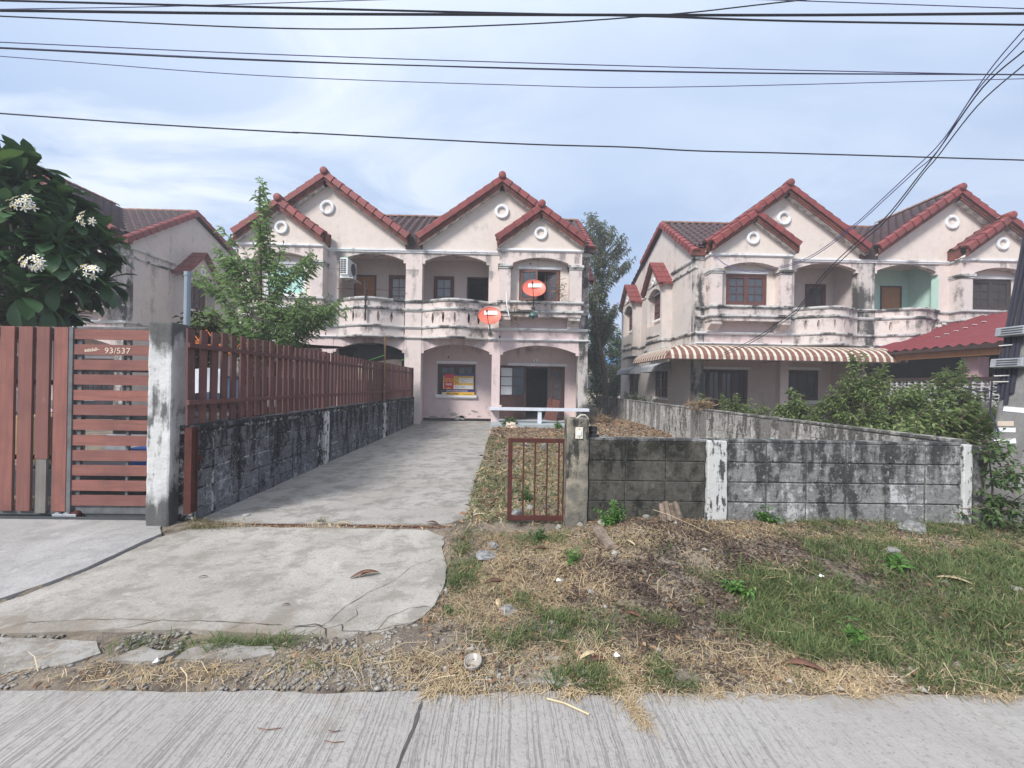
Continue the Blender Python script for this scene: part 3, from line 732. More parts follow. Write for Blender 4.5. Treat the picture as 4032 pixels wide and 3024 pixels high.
def ledge(parent, x0, x1, y, z0, z1, proj, mat='moulding', name='moulding', ends=0.):
    h = z1 - z0
    pr = [(y+.02, z0), (y - proj*.55, z0), (y - proj*.62, z0 + h*.35), (y - proj, z0 + h*.5), (y - proj, z1), (y+.02, z1)]
    return MB().prism(pr, 'x', min(x0, x1) - ends, max(x0, x1) + ends).build(name, mat, parent)
def sash(parent, name, hinge, x_w, z0, z1, ang, cols, rows, glass, frame, y, dirn, solid=0., panels=0):
    # open leaf: swings about a vertical hinge; x runs from the hinge
    b = MB(); st = .08; w = x_w
    b.box(0, st, -.02, .02, z0, z1); b.box(w-st, w, -.02, .02, z0, z1); b.box(st, w-st, -.02, .02, z1-st, z1); b.box(st, w-st, -.02, .02, z0, z0+st)
    gz0 = z0 + st
    if solid:
        b.box(st, w-st, -.012, .012, z0+st, z0+solid); b.box(st, w-st, -.02, .02, z0+solid, z0+solid+st); gz0 = z0+solid+st
        ph = (solid-st)/2
        for j in range(2):
            for i in range(2):
                pw = (w-2*st)/2; b.box(st+i*pw+.04, st+(i+1)*pw-.04, -.022, .022, z0+st+j*ph+.05, z0+st+(j+1)*ph-.05)
    pw = (w-2*st)/cols; ph = (z1-st-gz0)/rows
    for i in range(1, cols): b.box(st+i*pw-.014, st+i*pw+.014, -.015, .015, gz0, z1-st)
    for j in range(1, rows): b.box(st, w-st, -.014, .014, gz0+j*ph-.014, gz0+j*ph+.014)
    gl = glass if isinstance(glass, (list, tuple)) else [glass]
    for i in range(cols):
        b.cur = 1 + min(i, len(gl)-1)
        for j in range(rows): b.box(st+i*pw+.014, st+(i+1)*pw-.014, -.004, .004, gz0+j*ph+.014, gz0+(j+1)*ph-.014)
    o = b.build(name, [frame] + list(gl), parent)
    o.location = (hinge, y, 0); o.rotation_euler = (0, 0, ang if dirn > 0 else math.pi - ang)
    return o

def balcony(parent, s, ts=(0.32, 2.60), slots=(.17, .34, .52, .72, .86)):
    t0, t1 = ts; W_ = t1 - t0; N_ = 36
    def yy(u): return -.47 * (math.sin(math.pi * u) ** 1.35)
    def sweep(prof, mat, name, us=None):
        # prof: list of (offset outwards, z) closed
        b = MB(); V = []; F = []; m = len(prof); us = us or [i / N_ for i in range(N_ + 1)]
        for u in us:
            for (o, z) in prof: V.append((s * (t0 + u * W_), yy(u) - o, z))
        for i in range(len(us) - 1):
            for j in range(m): F.append((i*m+j, i*m+(j+1) % m, (i+1)*m+(j+1) % m, (i+1)*m+j))
        F += [tuple(range(m)), tuple(range((len(us)-1)*m, len(us)*m))]
        b.add(V, F); return b.build(name, mat, parent)
    sweep([(0, 3.03), (0, 3.56), (-.10, 3.56), (-.10, 3.03)], 'balcony_plaster', 'balcony_skirt')
    sweep([(0, 3.90), (0, 4.30), (-.10, 4.30), (-.10, 3.90)], 'balcony_plaster', 'balcony_parapet')
    for z0, z1, p, mt in ((3.02, 3.09, .06, 'moulding'), (3.38, 3.46, .06, 'moulding'), (3.98, 4.07, .06, 'moulding'), (4.28, 4.37, .07, 'moulding')):
        h = z1 - z0
        sweep([(-.02, z0), (p*.55, z0), (p, z0 + h*.45), (p, z1), (-.11, z1), (-.11, z0)], mt, 'balcony_moulding')
    # pierced band with lens shaped slots
    b = MB(); zs = [3.56, 3.62, 3.68, 3.73, 3.78, 3.84, 3.90]; wz = [.035, .06, .082, .09, .082, .06, .035]
    lim = [None] + [x for x in slots] + [None]
    for i in range(len(lim) - 1):
        rows = []
        for z, w in zip(zs, wz):
            a = 0. if lim[i] is None else lim[i] + w*.5/W_; c_ = 1. if lim[i+1] is None else lim[i+1] - w*.5/W_
            rows.append([(a + (c_-a)*k/6, z) for k in range(7)])
        V = []; F = []
        for off in (0., .10):
            for r in rows:
                for (u, z) in r: V.append((s * (t0 + u*W_), yy(u) + off, z))
        n = 7; m = len(rows); o2 = n*m
        for j in range(m-1):
            for k in range(n-1):
                F.append((j*n+k, j*n+k+1, (j+1)*n+k+1, (j+1)*n+k)); F.append((o2+j*n+k, o2+(j+1)*n+k, o2+(j+1)*n+k+1, o2+j*n+k+1))
            F.append((j*n, (j+1)*n, o2+(j+1)*n, o2+j*n)); F.append((j*n+6, o2+j*n+6, o2+(j+1)*n+6, (j+1)*n+6))
        b.add(V, F)
    b.build('balcony_pierced_band', 'balcony_plaster', parent)
    # floor slab under the bulge
    pts = [(s * (t0 + u/20*W_), yy(u/20) + .10) for u in range(21)]
    V = [(x, y, 3.03) for x, y in pts] + [(x, .0, 3.03) for x, y in pts] + [(x, y, 3.14) for x, y in pts] + [(x, 0., 3.14) for x, y in pts]; F = []
    for i in range(20): F += [(i, i+1, 21+i+1, 21+i), (42+i, 42+i+1, 63+i+1, 63+i)]
    MB().add(V, F).build('balcony_floor', 'plaster_pink', parent)
DEP = 9.0
def side_wall(parent, s, detail=True):
    x = s * 6.12; xi = s * 5.92
    b = MB()
    # gable end: lower boxes with two ground windows, upper polygon
    ys = (0.3, DEP); gw = ((2.35, 3.74), (5.95, 7.38))
    segs = [(.3, 2.35, 0, 3.2), (2.35, 3.74, 0, 1.05), (2.35, 3.74, 2.25, 3.2), (3.74, 5.95, 0, 3.2), (5.95, 7.38, 0, 1.05), (5.95, 7.38, 2.25, 3.2), (7.38, DEP, 0, 3.2)]
    for y0, y1, z0, z1 in segs: b.box(xi, x, y0, y1, z0, z1)
    b.prism([(0.302, 3.2), (DEP, 3.2), (DEP, 5.95), (3.0, 8.28), (.302, 6.37)], 'x', xi, x); b.prism([(.002, 6.12), (.30, 6.12), (.30, 6.37), (.002, 6.18)], 'x', xi, x)
    b.build('side_wall', 'plaster_side', parent)
    if not detail: return
    def sl(y0, y1, z0, z1, p, m='moulding'):
        h = z1 - z0; a = x; k = s
        pr = [(a - k*.02, z0), (a + k*p*.55, z0), (a + k*p, z0 + h*.45), (a + k*p, z1), (a - k*.02, z1)]
        V = [(px, y0, pz) for px, pz in pr] + [(px, y1, pz) for px, pz in pr]; n = 5
        MB().add(V, [tuple(range(n)), tuple(range(2*n-1, n-1, -1))] + [(i, (i+1) % n, n+(i+1) % n, n+i) for i in range(n)]).build('moulding', m, parent)
    for y0, y1 in ((-.05, 2.04), (3.86, 5.67), (7.4, DEP)):
        sl(y0, y1, 6.00, 6.10, .06); sl(y0, y1, 5.70, 5.78, .05)
        sl(y0, y1, 3.38, 3.46, .07); sl(y0, y1, 3.00, 3.08, .07)
    for (b0, b1) in ((2.04, 3.86), (5.67, 7.40)):
        p = .40; xo = x + s*p; c_ = (b0+b1)/2
        w = MB(); w.box(x, xo, b0, b0+.16, 3.0, 5.75); w.box(x, xo, b1-.16, b1, 3.0, 5.75); w.box(x, xo, b0+.16, b1-.16, 3.0, 4.1)
        # arched head
        n = 12; a, e = b0+.16, b1-.16
        for i in range(n):
            u0, u1 = i/n, (i+1)/n; f = lambda u: 5.42 + .22*(1-(2*u-1)**2)
            z = min(f(u0), f(u1)); w.box(x + s*.2, xo, a+(e-a)*u0, a+(e-a)*u1, z, 5.80)
        w.prism([(b0, 5.75), (b1, 5.75), (c_, 5.75 + (b1-b0)/2*1.0)], 'x', x, xo); w.build('side_bay', 'plaster_side', parent)
        q_ = MB()
        for z0, z1, pp in ((3.0, 3.08, .05), (3.38, 3.46, .06), (3.62, 3.68, .04)):
            q_.box(x, xo + s*pp, b0 - (pp if z0 < 3.5 else -.2), b1 + (pp if z0 < 3.5 else -.2), z0, z1)
        q_.build('moulding', 'moulding', parent)
        r_ = MB(); sl_ = 1.05; hw = (b1-b0)/2 + .16; za = 5.75 + (b1-b0)/2 + .14
        for k in (-1, 1):
            P = [(c_, za), (c_ + k*hw, za - hw*sl_), (c_ + k*hw, za - hw*sl_ - .17), (c_, za - .17)]
            r_.cur = 0
            for (x0_, x1_) in ((xo + s*.16, xo + s*.02),): r_.prism(P, 'x', x0_, x1_)
            # tiles on the little roof, three stepped courses
            r_.cur = 1
            for cse in range(4):
                u0, u1 = cse/4, (cse+1)/4
                for j in range(3):
                    xa = xo + s*.2 - s*(.2*j); xb = xa - s*.195
                    y0, z0 = c_ + k*hw*u0, za - hw*sl_*u0; y1, z1 = c_ + k*hw*u1, za - hw*sl_*u1
                    r_.add([(xa, y0, z0+.0), (xb, y0, z0+.0), (xb, y1, z1+.03), (xa, y1, z1+.05), (xa, y0, z0-.05), (xb, y0, z0-.05), (xb, y1, z1-.06), (xa, y1, z1-.06)], [(0,1,2,3),(4,5,6,7),(0,1,5,4),(1,2,6,5),(2,3,7,6),(3,0,4,7)])
        r_.build('bay_roof', ['barge', 'verge_red'], parent)
        rg = MB(); V = []; F = []; m = 18; pf = [(.09, 0), (.09, .05), (.16, .05), (.16, 0)]
        for i in range(m):
            t = 2*math.pi*i/m
            for (aa, bb) in pf: V.append((xo + s*bb, c_ + aa*math.cos(t), 5.98 + aa*math.sin(t)))
        for i in range(m):
            for j in range(3): F.append((i*4+j, i*4+j+1, ((i+1) % m)*4+j+1, ((i+1) % m)*4+j))
        rg.add(V, F).build('ring_moulding', 'moulding_clean', parent)
        # window inside the bay
        wf = MB(); xw = x + s*.17
        wall = MB(); wall.box(x, x + s*.10, b0+.16, b1-.16, 4.1, 5.7); wall.build('bay_back_wall', 'plaster_side', parent)
        y0, y1 = c_-.52, c_+.52
        for (a0, a1, c0, c1) in ((y0, y0+.07, 4.4, 5.45), (y1-.07, y1, 4.4, 5.45), (y0, y1, 5.38, 5.45), (y0, y1, 4.4, 4.47), (c_-.05, c_+.05, 4.4, 5.45), (y0, y1, 4.70, 4.73), (y0, y1, 5.04, 5.07), (y0+.27, y0+.29, 4.4, 5.45), (y1-.29, y1-.27, 4.4, 5.45)):
            wf.box(x + s*.10, x + s*.16, a0, a1, c0, c1)
        o = wf.build('window', 'wood_frame', parent)
        put('pane', PANE['glass_dark'], o, (x + s*.115, c_, 4.92), None, (.008, .9, .9))
        MB().box(x + s*.10, x + s*.24, y0-.08, y1+.08, 4.30, 4.38).build('window_sill', 'white_paint', parent)
        MB().box(x + s*.10, x + s*.2, y0-.06, y1+.06, 5.46, 5.53).build('window_hood', 'white_paint', parent)
    for (y0, y1) in gw:
        o = MB()
        for (a0, a1, c0, c1) in ((y0, y0+.06, 1.05, 2.25), (y1-.06, y1, 1.05, 2.25), (y0, y1, 2.19, 2.25), (y0, y1, 1.05, 1.11), ((y0+y1)/2-.05, (y0+y1)/2+.05, 1.05, 2.25), (y0, y1, 1.42, 1.45), (y0, y1, 1.80, 1.83), (y0+.33, y0+.35, 1.05, 2.25), (y1-.35, y1-.33, 1.05, 2.25)):
            o.box(x - s*.10, x - s*.03, a0, a1, c0, c1)
        o = o.build('window', 'wood_frame', parent); put('pane', PANE['glass_dark'], o, (x - s*.08, (y0+y1)/2, 1.65), None, (.008, y1-y0-.1, 1.1))
        MB().box(x - s*.1, x + s*.08, y0-.06, y1+.06, .95, 1.04).build('window_sill', 'white_paint', parent)

def unit_(H, s, o):
    X = lambda t: s * t
    rec = o.get('recess', 'plaster_recess')
    # --- front structure
    b = MB()
    b.box(X(2.76), X(3.05), 0, .25, 0, 3.1); b.build('column', 'plaster_pink', H)
    MB().box(X(5.80), X(6.12), 0, .3, 0, 6.1).build('corner_column', 'mouldy', H)
    MB().box(X(2.606), X(3.0), 0, .25, 3.1, 6.1).build('column', 'plaster_upper', H)
    for (a, c_) in ((.285, 2.76), (3.05, 5.80)):
        xa, xb = sorted((X(a), X(c_)))
        MB().strip_arch(xa, xb, .09, 2.61, 2.87, 3.2, .012, .19, 2.53).build('arch', 'plaster_pink', H)
    xa, xb = sorted((X(.285), X(2.606)))
    MB().strip_arch(xa, xb, .09, 5.76, 5.99, 6.1, .012, .19, 5.66).build('arch', 'plaster_upper', H)
    b = MB(); xa, xb = sorted((X(3.0), X(5.8))); ha, hb = sorted((X(3.55), X(5.2)))
    wall_holes(b, xa, xb, 3.2, 6.1, .015, .2, [(ha, hb, 4.2, 5.7)]); b.build('front_wall', 'plaster_pink', H)
    balcony(H, s)
    # belts on the facade, stepping round the column and corner
    ledge(H, X(2.62), X(6.12), 0, 3.02, 3.09, .07, 'moulding_clean', ends=0.)
    ledge(H, X(2.62), X(6.12), 0, 3.38, 3.46, .08, 'moulding_clean')
    ledge(H, X(.0), X(2.98), 0, 6.02, 6.13, .06, 'moulding_clean')
    for z0, z1 in ((4.25, 4.34), (3.93, 4.02)): ledge(H, X(2.60), X(2.97), 0, z0, z1, .06, 'moulding'); ledge(H, X(5.81), X(6.12), 0, z0, z1, .07, 'moulding')
    ledge(H, X(5.81), X(6.12), 0, 6.0, 6.12, .06, 'moulding')
    # --- recess: ground
    y = 1.3; b = MB()
    holes = []
    gx0, gx1 = sorted((X(.66), X(2.10))); dx0, dx1 = sorted((X(3.42), X(5.52)))
    if o.get('ground_window', True): holes.append((gx0, gx1, 1.07, 2.23))
    holes.append((dx0, dx1, .17, 2.20))
    xa, xb = sorted((X(.0), X(6.1)))
    wall_holes(b, xa, xb, 0, 3.03, y, y + .15, holes); b.build('porch_wall', 'plaster_pink', H)
    MB().box(X(.0), X(.14), .31, y - .002, 0, 2.955).build('porch_side_wall', 'plaster_pink', H); MB().box(X(5.95), X(6.1), .31, y - .002, .17, 2.955).build('porch_side_wall', 'plaster_pink', H)
    MB().box(X(.14), X(5.95), .2, y, 2.96, 3.1).build('porch_ceiling', 'plaster_upper', H)
    MB().box(X(2.77), X(6.1), -.85 if o.get('porch') else .02, y + 3, -.02, .17).build('porch_floor', 'floor_concrete', H)
    if o.get('ground_window', True):
        w = window(H, gx0, gx1, 1.07, 2.23, y + .08, 2, 2, 3, 'glass_grey', 'door_dark')
        MB().box(gx0 - .05, gx1 + .05, y - .06, y + .02, 2.25, 2.345).build('window_hood', 'white_paint', H)
        q_ = MB(); q_.box(gx0 - .06, gx1 + .06, y - .10, y + .06, .97, 1.065); q_.box(gx0 - .06, gx1 + .06, y - .07, y + .0, .93, .968); q_.build('window_sill', 'white_paint', H)
    MB().box(dx0 - .10, dx1 + .08, y - .06, y + .02, 2.215, 2.31).build('door_hood', 'white_paint', H)
    dm = o.get('door', 'closed')
    if dm == 'closed':
        window(H, dx0, dx1, .17, 2.20, y + .08, 4, 2, 3, 'glass_dark', 'door_dark', .75, 'door')
    else:
        f = MB(); f.box(dx0, dx0 + .06, y + .0, y + .1, .17, 2.2); f.box(dx1 - .06, dx1, y, y + .1, .17, 2.2); f.box(dx0 + .06, dx1 - .06, y, y + .1, 2.14, 2.2)
        f.box(dx0 + .06, dx1 - .06, y, y + .1, .17, .21); f.build('door_frame', 'door_dark', H)
        sash(H, 'door_leaf', dx0 + .62, 1.05, .19, 2.21, R(1), 2, 3, ['glass_grey', 'white_plastic'], 'door_dark', y - .06, -1, .82)
        sash(H, 'door_leaf', dx1 - .05, .56, .19, 2.14, R(-28), 1, 5, ['glass_dark'], 'wood_frame', y - .03, -1)
    # --- recess: balcony room
    b = MB(); w0, w1 = sorted((X(.47), X(1.23))); d0, d1 = sorted((X(1.72), X(2.55)))
    xa, xb = sorted((X(.0), X(2.9)))
    wall_holes(b, xa, xb, 3.15, 6.22, y, y + .12, [(d0, d1, 3.2, 5.56)]); b.build('balcony_back_wall', rec, H)
    MB().box(X(.0), X(.14), .31, y - .002, 3.205, 6.165).build('balcony_side_wall', rec, H); MB().box(X(2.8), X(2.95), .26, y - .002, 3.205, 6.165).build('balcony_side_wall', rec, H)
    if rec == 'plaster_mint':
        MB().box(X(2.60), X(2.604), .0, .25, 3.4, 5.7).build('painted_reveal', rec, H)
    MB().box(X(.29), X(2.60), .02, y + .1, 3.05, 3.20).build('balcony_slab', 'plaster_pink', H)
    MB().box(X(.14), X(2.95), .2, y, 6.17, 6.28).build('balcony_ceiling', 'plaster_upper', H)
    lx = X(1.45); MB().lathe([(.05, 6.168), (.2, 6.165), (.22, 6.14), (.10, 6.12), (.02, 6.115)], (lx, .65, 0)).build('ceiling_lamp', 'soffit', H)
    if o.get('balcony_window', True): window(H, w0, w1, 4.0, 5.56, y, 1, 2, 4, o.get('bw_glass', 'curtain_pale'), 'wood_frame')
    bd = o.get('balcony_door', 'closed')
    f = MB(); f.box(d0, d0 + .05, y - .03, y + .1, 3.2, 5.56); f.box(d1 - .05, d1, y - .03, y + .1, 3.2, 5.56); f.box(d0 + .05, d1 - .05, y - .03, y + .1, 5.51, 5.56); f.build('door_frame', 'door_dark', H)
    if bd == 'closed':
        f = MB(); f.box(d0 + .05, d1 - .05, y + .0, y + .05, 3.22, 5.51)
        pw = (d1 - d0 - .1 - .27) / 2
        for i in range(2):
            for z0, z1 in ((3.35, 4.1), (4.25, 4.8), (4.9, 5.4)): a = d0 + .05 + .09 + i*(pw + .09); f.box(a, a + pw, y - .012, y - .0, z0, z1)
        dd = f.build('door', 'teak', H); MB().lathe([(.02, 0), (.03, -.05), (.02, -.06)], (d0 + .1 if s > 0 else d1 - .1, y, 4.2), 8, 'y').build('door_handle', 'galv', dd)
    elif bd == 'ajar':
        sash(H, 'door', X(1.70), .5, 3.2, 5.5, R(80), 1, 4, ['glass_grey'], 'wood_frame', y - .03, -s)
    # --- bay
    by = -.40
    for a, c_ in ((2.98, 3.37), (5.39, 5.80)):
        MB().box(X(a), X(c_), by, 0.0, 4.3, 5.47).build('bay_pilaster', 'balcony_plaster', H); b = MB()
        b.box(X(a - .02), X(c_ + .03), by - .03, -.01, 5.44, 5.50); b.box(X(a - .05), X(c_ + .06), by - .06, -.01, 5.50, 5.58)
        b.build('pilaster_capital', 'moulding', H)
    xa, xb = sorted((X(2.98), X(5.80)))
    MB().strip_arch(xa, xb, .46, 5.64, 5.83, 6.12, by + .006, by + .26, 5.50).build('bay_arch', 'plaster_upper', H)
    MB().box(X(2.985), X(3.1), by + .262, -.002, 5.59, 6.01).build('bay_cheek', 'plaster_upper', H); MB().box(X(5.68), X(5.795), by + .262, -.002, 5.59, 6.01).build('bay_cheek', 'plaster_upper', H)
    MB().box(X(3.10), X(5.68), by + .26, .0, 5.86, 5.95).build('bay_ceiling', 'plaster_upper', H)
    b = MB(); b.box(X(2.985), X(5.795), by + .008, .0, 3.81, 4.29); b.build('bay_parapet', 'balcony_plaster', H)
    for z0, z1, p, m in ((6.02, 6.11, .05, 'moulding_clean'), (4.25, 4.34, .06, 'moulding'), (3.93, 4.03, .06, 'moulding')):
        q_ = MB(); q_.box(X(2.98 - p), X(5.80 + p), by - p, -.01, z0 + .03, z1); q_.box(X(2.98 - p*.5), X(5.80 + p*.5), by - p*.5, -.01, z0, z0 + .03); q_.build('moulding', m, H)
    for a in (2.99, 5.36):
        pr = [(by + .03, 3.81), (0, 3.81), (0, 3.46), (-.13, 3.46), (-.13, 3.53), (by + .03, 3.70)]
        MB().prism(pr, 'x', X(a), X(a + .40)).build('bracket', 'balcony_plaster', H)
    wy = -.10; w0, w1 = sorted((X(3.67), X(5.10)))
    b = MB(); xa, xb = sorted((X(3.37), X(5.40)))
    wall_holes(b, xa, xb, 4.29, 5.86, wy, 0.0, [(w0, w1, 4.43, 5.49)]); b.build('bay_window_wall', 'plaster_cream', H)
    MB().box(w0 - .05, w1 + .05, wy - .05, wy + .02, 5.505, 5.59).build('window_hood', 'white_paint', H)
    bm_ = o.get('bay', 'closed')
    if bm_ == 'closed': window(H, w0, w1, 4.40, 5.49, wy + .06, 2, 2, 3, o.get('bay_glass', 'glass_dark'), o.get('bay_frame', 'wood_frame'))
    elif bm_ == 'mint':
        f = window(H, w0, w1, 4.40, 5.49, wy + .06, 1, 1, 1, 'curtain_mint', 'white_plastic')
    else:
        f = MB(); f.box(w0, w0 + .05, wy, wy + .06, 4.38, 5.49); f.box(w1 - .05, w1, wy, wy + .06, 4.38, 5.49); f.box(w0 + .05, w1 - .05, wy, wy + .06, 5.43, 5.49); f.box(w0 + .05, w1 - .05, wy, wy + .06, 4.38, 4.43); f.build('window_frame', 'wood_frame', H)
        sash(H, 'window_sash', w0 + .05, .60, 4.42, 5.46, R(-16), 2, 3, ['glass_grey', 'glass_grey'], 'wood_frame', wy - .01, 1)
        sash(H, 'window_sash', w1 - .05, .56, 4.42, 5.46, R(30) * 1, 2, 3, ['glass_dark'], 'wood_frame', wy - .01, -1)
        MB().box(xa, xb, .02, .1, 4.2, 4.4).build('room_sill', 'interior', H)
    # --- gables
    gable(H, X(3.03), -.30, 8.70, 2.86, .72, 0.0, 6.10, 3.0, 7.525, 'plaster_cream', 'field_tile', s)
    gable(H, X(4.37), -.65, 7.60, 1.48, .72, by, 6.10, .9, 6.645, 'plaster_cream', 'field_tile_red', s, .225)
    MB().box(X(2.90), X(2.985), by + .02, 0, 6.12, 6.5).build('gable_cheek', 'barge', H); MB().box(X(5.76), X(5.79), by + .16, 0, 6.12, 6.45).build('gable_cheek', 'barge', H)

def house(name, label, xp, units):
    H = thing(name, label, 'house', (xp, YF, 0))
    MB().box(-.285, .285, 0, .30, 0, 6.1).build('party_column', units[0].get('party', 'plaster_upper'), H)
    MB().box(-.29, .29, -.10, .012, 6.13, 6.62).build('valley_board', 'gutter_dark', H)
    # belts on the party column
    for z0, z1 in ((3.02, 3.09), (3.38, 3.46), (3.98, 4.07), (4.28, 4.37)): ledge(H, -.31, .31, 0, z0, z1, .06)
    MB().box(-.32, .32, .02, .08, 3.1, 4.3).build('party_panel', 'mouldy', H)
    for s, o in ((-1, units[0]), (1, units[1])):
        unit_(H, s, o); side_wall(H, s, o.get('side', True))
        # outer eave of the main roof: fascia and verge tiles down the gable end
        MB().box(s*5.80, s*6.30, -.12, .06, 6.12, 6.36).build('fascia', 'barge' if o.get('clean_fascia') else 'gutter_dark', H)
        tiles_down(H, (s*6.26, 3.0, 8.50), (0, -3.1, -3.1*.71), (s, 0, 0), 3.1*1.226)
        tiles_down(H, (s*6.26, 3.0, 8.50), (0, 2.4, -2.4*.385), (s, 0, 0), 2.4*1.07)
        roof_sheet('roof_tiles', H, (0 if s > 0 else -6.2, 3.0, 8.50), (1, 0, 0), (0, -2.84, -2.84*.71), 6.2, 2.84*1.226, 'field_tile')
    roof_sheet('roof_tiles', H, (-6.2, 3.0, 8.50), (1, 0, 0), (0, 6.3, -6.3*.385), 12.4, 6.3*1.0716, 'field_tile')
    for i in range(36): put('ridge_tile', RTILE, H, (-6.2 + i*.345, 3.0, 8.50), (0, 0, -math.pi/2))
    # floors, rear wall, inside walls
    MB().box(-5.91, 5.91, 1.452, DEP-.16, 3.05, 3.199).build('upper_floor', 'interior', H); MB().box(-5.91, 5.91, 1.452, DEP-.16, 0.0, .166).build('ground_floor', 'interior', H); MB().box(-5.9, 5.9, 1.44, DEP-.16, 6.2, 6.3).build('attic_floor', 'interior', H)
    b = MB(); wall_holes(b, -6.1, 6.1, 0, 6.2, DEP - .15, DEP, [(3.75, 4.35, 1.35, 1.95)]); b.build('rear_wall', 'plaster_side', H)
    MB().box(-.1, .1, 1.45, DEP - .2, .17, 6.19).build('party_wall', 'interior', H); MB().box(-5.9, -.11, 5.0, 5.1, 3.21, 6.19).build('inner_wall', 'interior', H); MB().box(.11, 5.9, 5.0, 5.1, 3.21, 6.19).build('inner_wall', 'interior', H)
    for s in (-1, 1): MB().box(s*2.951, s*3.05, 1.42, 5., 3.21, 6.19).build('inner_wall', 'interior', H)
    return H
hm = house('semi_detached_house', 'pink weathered twin house in the middle with two red satellite dishes', -3.25, [
    dict(bay='mint', balcony_door='closed', door='closed', ground_window=False),
    dict(bay='open', balcony_door='open', door='open', porch=True, bw_glass='curtain_pale')])
hr = house('semi_detached_house', 'twin house at the right with striped awning and mint green balcony', 12.78, [
    dict(bay='closed', balcony_door='ajar', clean_fascia=True, bw_glass='glass_dark', party='mouldy'),
    dict(bay='closed', bay_glass='dark_curtain_and_shade', bay_frame='dark_curtain_and_shade', recess='plaster_mint', clean_fascia=True, balcony_window=False)])
hl = house('semi_detached_house', 'grey streaked house at the left behind the white flowering tree', -19.28, [
    dict(side=False), dict(clean_fascia=True)])
# room behind the open front door of the middle house
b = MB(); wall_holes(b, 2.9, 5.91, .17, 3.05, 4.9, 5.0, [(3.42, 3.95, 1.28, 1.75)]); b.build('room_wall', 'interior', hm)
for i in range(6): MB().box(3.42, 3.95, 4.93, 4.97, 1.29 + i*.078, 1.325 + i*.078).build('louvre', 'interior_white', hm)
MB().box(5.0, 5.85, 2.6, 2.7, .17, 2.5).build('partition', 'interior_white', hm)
# tiled bench rail of the porch
t = thing('tiled_bench', 'white tiled porch bench on a single leg across the right doorway', 'bench', (-3.25 + 4.44, 13.8, 0))
MB().box(-1.72, 1.70, -.14, .16, .60, .70).build('bench_top', 'tile_white', t, .006)
for i in range(9):
    MB().box(-1.71 + i*.379, -1.71 + i*.379 + .372, -.148, -.141, .603, .697).build('tile', 'tile_white', t)
MB().box(-.06, .07, -.1, .1, .165, .60).build('leg', 'tile_white', t, .005)
# ------------------------------------------------------------------ site walls
def block_meshes(mat, w, h, d, n=5, amp=.004):
    out = []
    for i in range(n):
        bm = bmesh.new(); bmesh.ops.create_cube(bm, size=1)
        for v in bm.verts: v.co = Vector((v.co.x*w, v.co.y*d, v.co.z*h)) + Vector((random.uniform(-1,1), random.uniform(-1,1)*.8, random.uniform(-1,1)))*amp
        es = [e for e in bm.edges if all(v.co.y < 0 for v in e.verts)]
        bmesh.ops.bevel(bm, geom=es, offset=.007, segments=1, affect='EDGES')
        me = bpy.data.meshes.new('block'); bm.to_mesh(me); bm.free(); me.materials.append(MAT[mat]); out.append(me)
    return out
# left wall carrying the picket fence; faces +X
t = thing('block_wall', 'low dark mouldy block wall left of the driveway under the brown picket fence', 'wall', (-3.13, 4.1, 0))
MB().box(-.16, -.010, 0, 9.75, -.1, .965).build('mortar', 'mortar_dark', t)
MB().box(-.17, .004, 0, 9.76, .966, 1.012).build('coping', 'block_left', t, .006)
BL = block_meshes('block_left', .385, .178, .09, 6)
for i in range(24):
    y = -.12 + .4*i + .2
    if 2.75 < y < 3.15 or 6.1 < y < 6.5: continue
    for j in range(5):
        w = 1. if y > .2 else .55
        put('block', BL[(i*3+j*5) % 6], t, (-.048 + random.uniform(-.004, .004), max(y, .15), .105 + .191*j - .03), (0, 0, math.pi/2), (w if y < .3 else 1, 1, 1))
for y in (2.98, 6.34): rough_box('concrete_post', -.14, .018, y-.09, y+.09, -.05, .96, 'post_white', t, .1, .006, .012, y)
# picket fence on top
t = thing('picket_fence', 'brown picket fence standing on the dark block wall left of the driveway', 'fence', (-3.16, 4.0, 1.01))
PK = MB().box(-.010, .010, -.047, .047, 0, .965).mesh('picket', 'picket')
for i in range(62):
    put('picket', PK, t, (random.uniform(-.002, .002), .075 + .1548*i + random.uniform(-.004, .004), .02 + random.uniform(-.008, .012)), (random.uniform(-.012, .012), random.uniform(-.008, .008), random.uniform(-.06, .06)))
MB().box(.012, .042, .0, 9.6, .215, .262).build('rail', 'picket', t, .003)
MB().box(.012, .042, .0, 9.6, .785, .832).build('rail', 'picket', t, .003)
for y in (2.99, 6.36, 9.56): MB().box(-.02, .050, y-.035, y+.035, 0, .99).build('post', 'picket', t, .003)
# weathered gate pillar
tag(rough_box('gate_pillar', -3.515, -3.285, 3.985, 4.23, -.08, 2.045, 'gate_pillar', None, .06, .0065, .022, 3), 'tall whitewashed concrete gate pillar with black weathered top beside the brown gate', 'pillar')
# rusty channel post with padlock
t = thing('latch_post', 'rust red steel latch post on the wall end beside the gate pillar', 'post', (-3.12, 4.05, 0))
b = MB(); b.box(-.04, .012, -.045, .045, .15, 1.0); b.box(.012, .03, -.045, -.035, .15, 1.0); b.box(.012, .03, .035, .045, .15, 1.0); b.build('channel', 'rust_red', t)
b = MB(); b.box(.0, .045, .05, .085, .66, .72); b.build('hasp', 'rust_red', t)
p = MB(); p.box(.015, .04, .07, .125, .575, .615); p.tube([(.03, .08, .61), (.03, .08, .66), (.03, .10, .675), (.03, .118, .66), (.03, .118, .61)], .006); p.build('padlock', 'dark_metal', t)
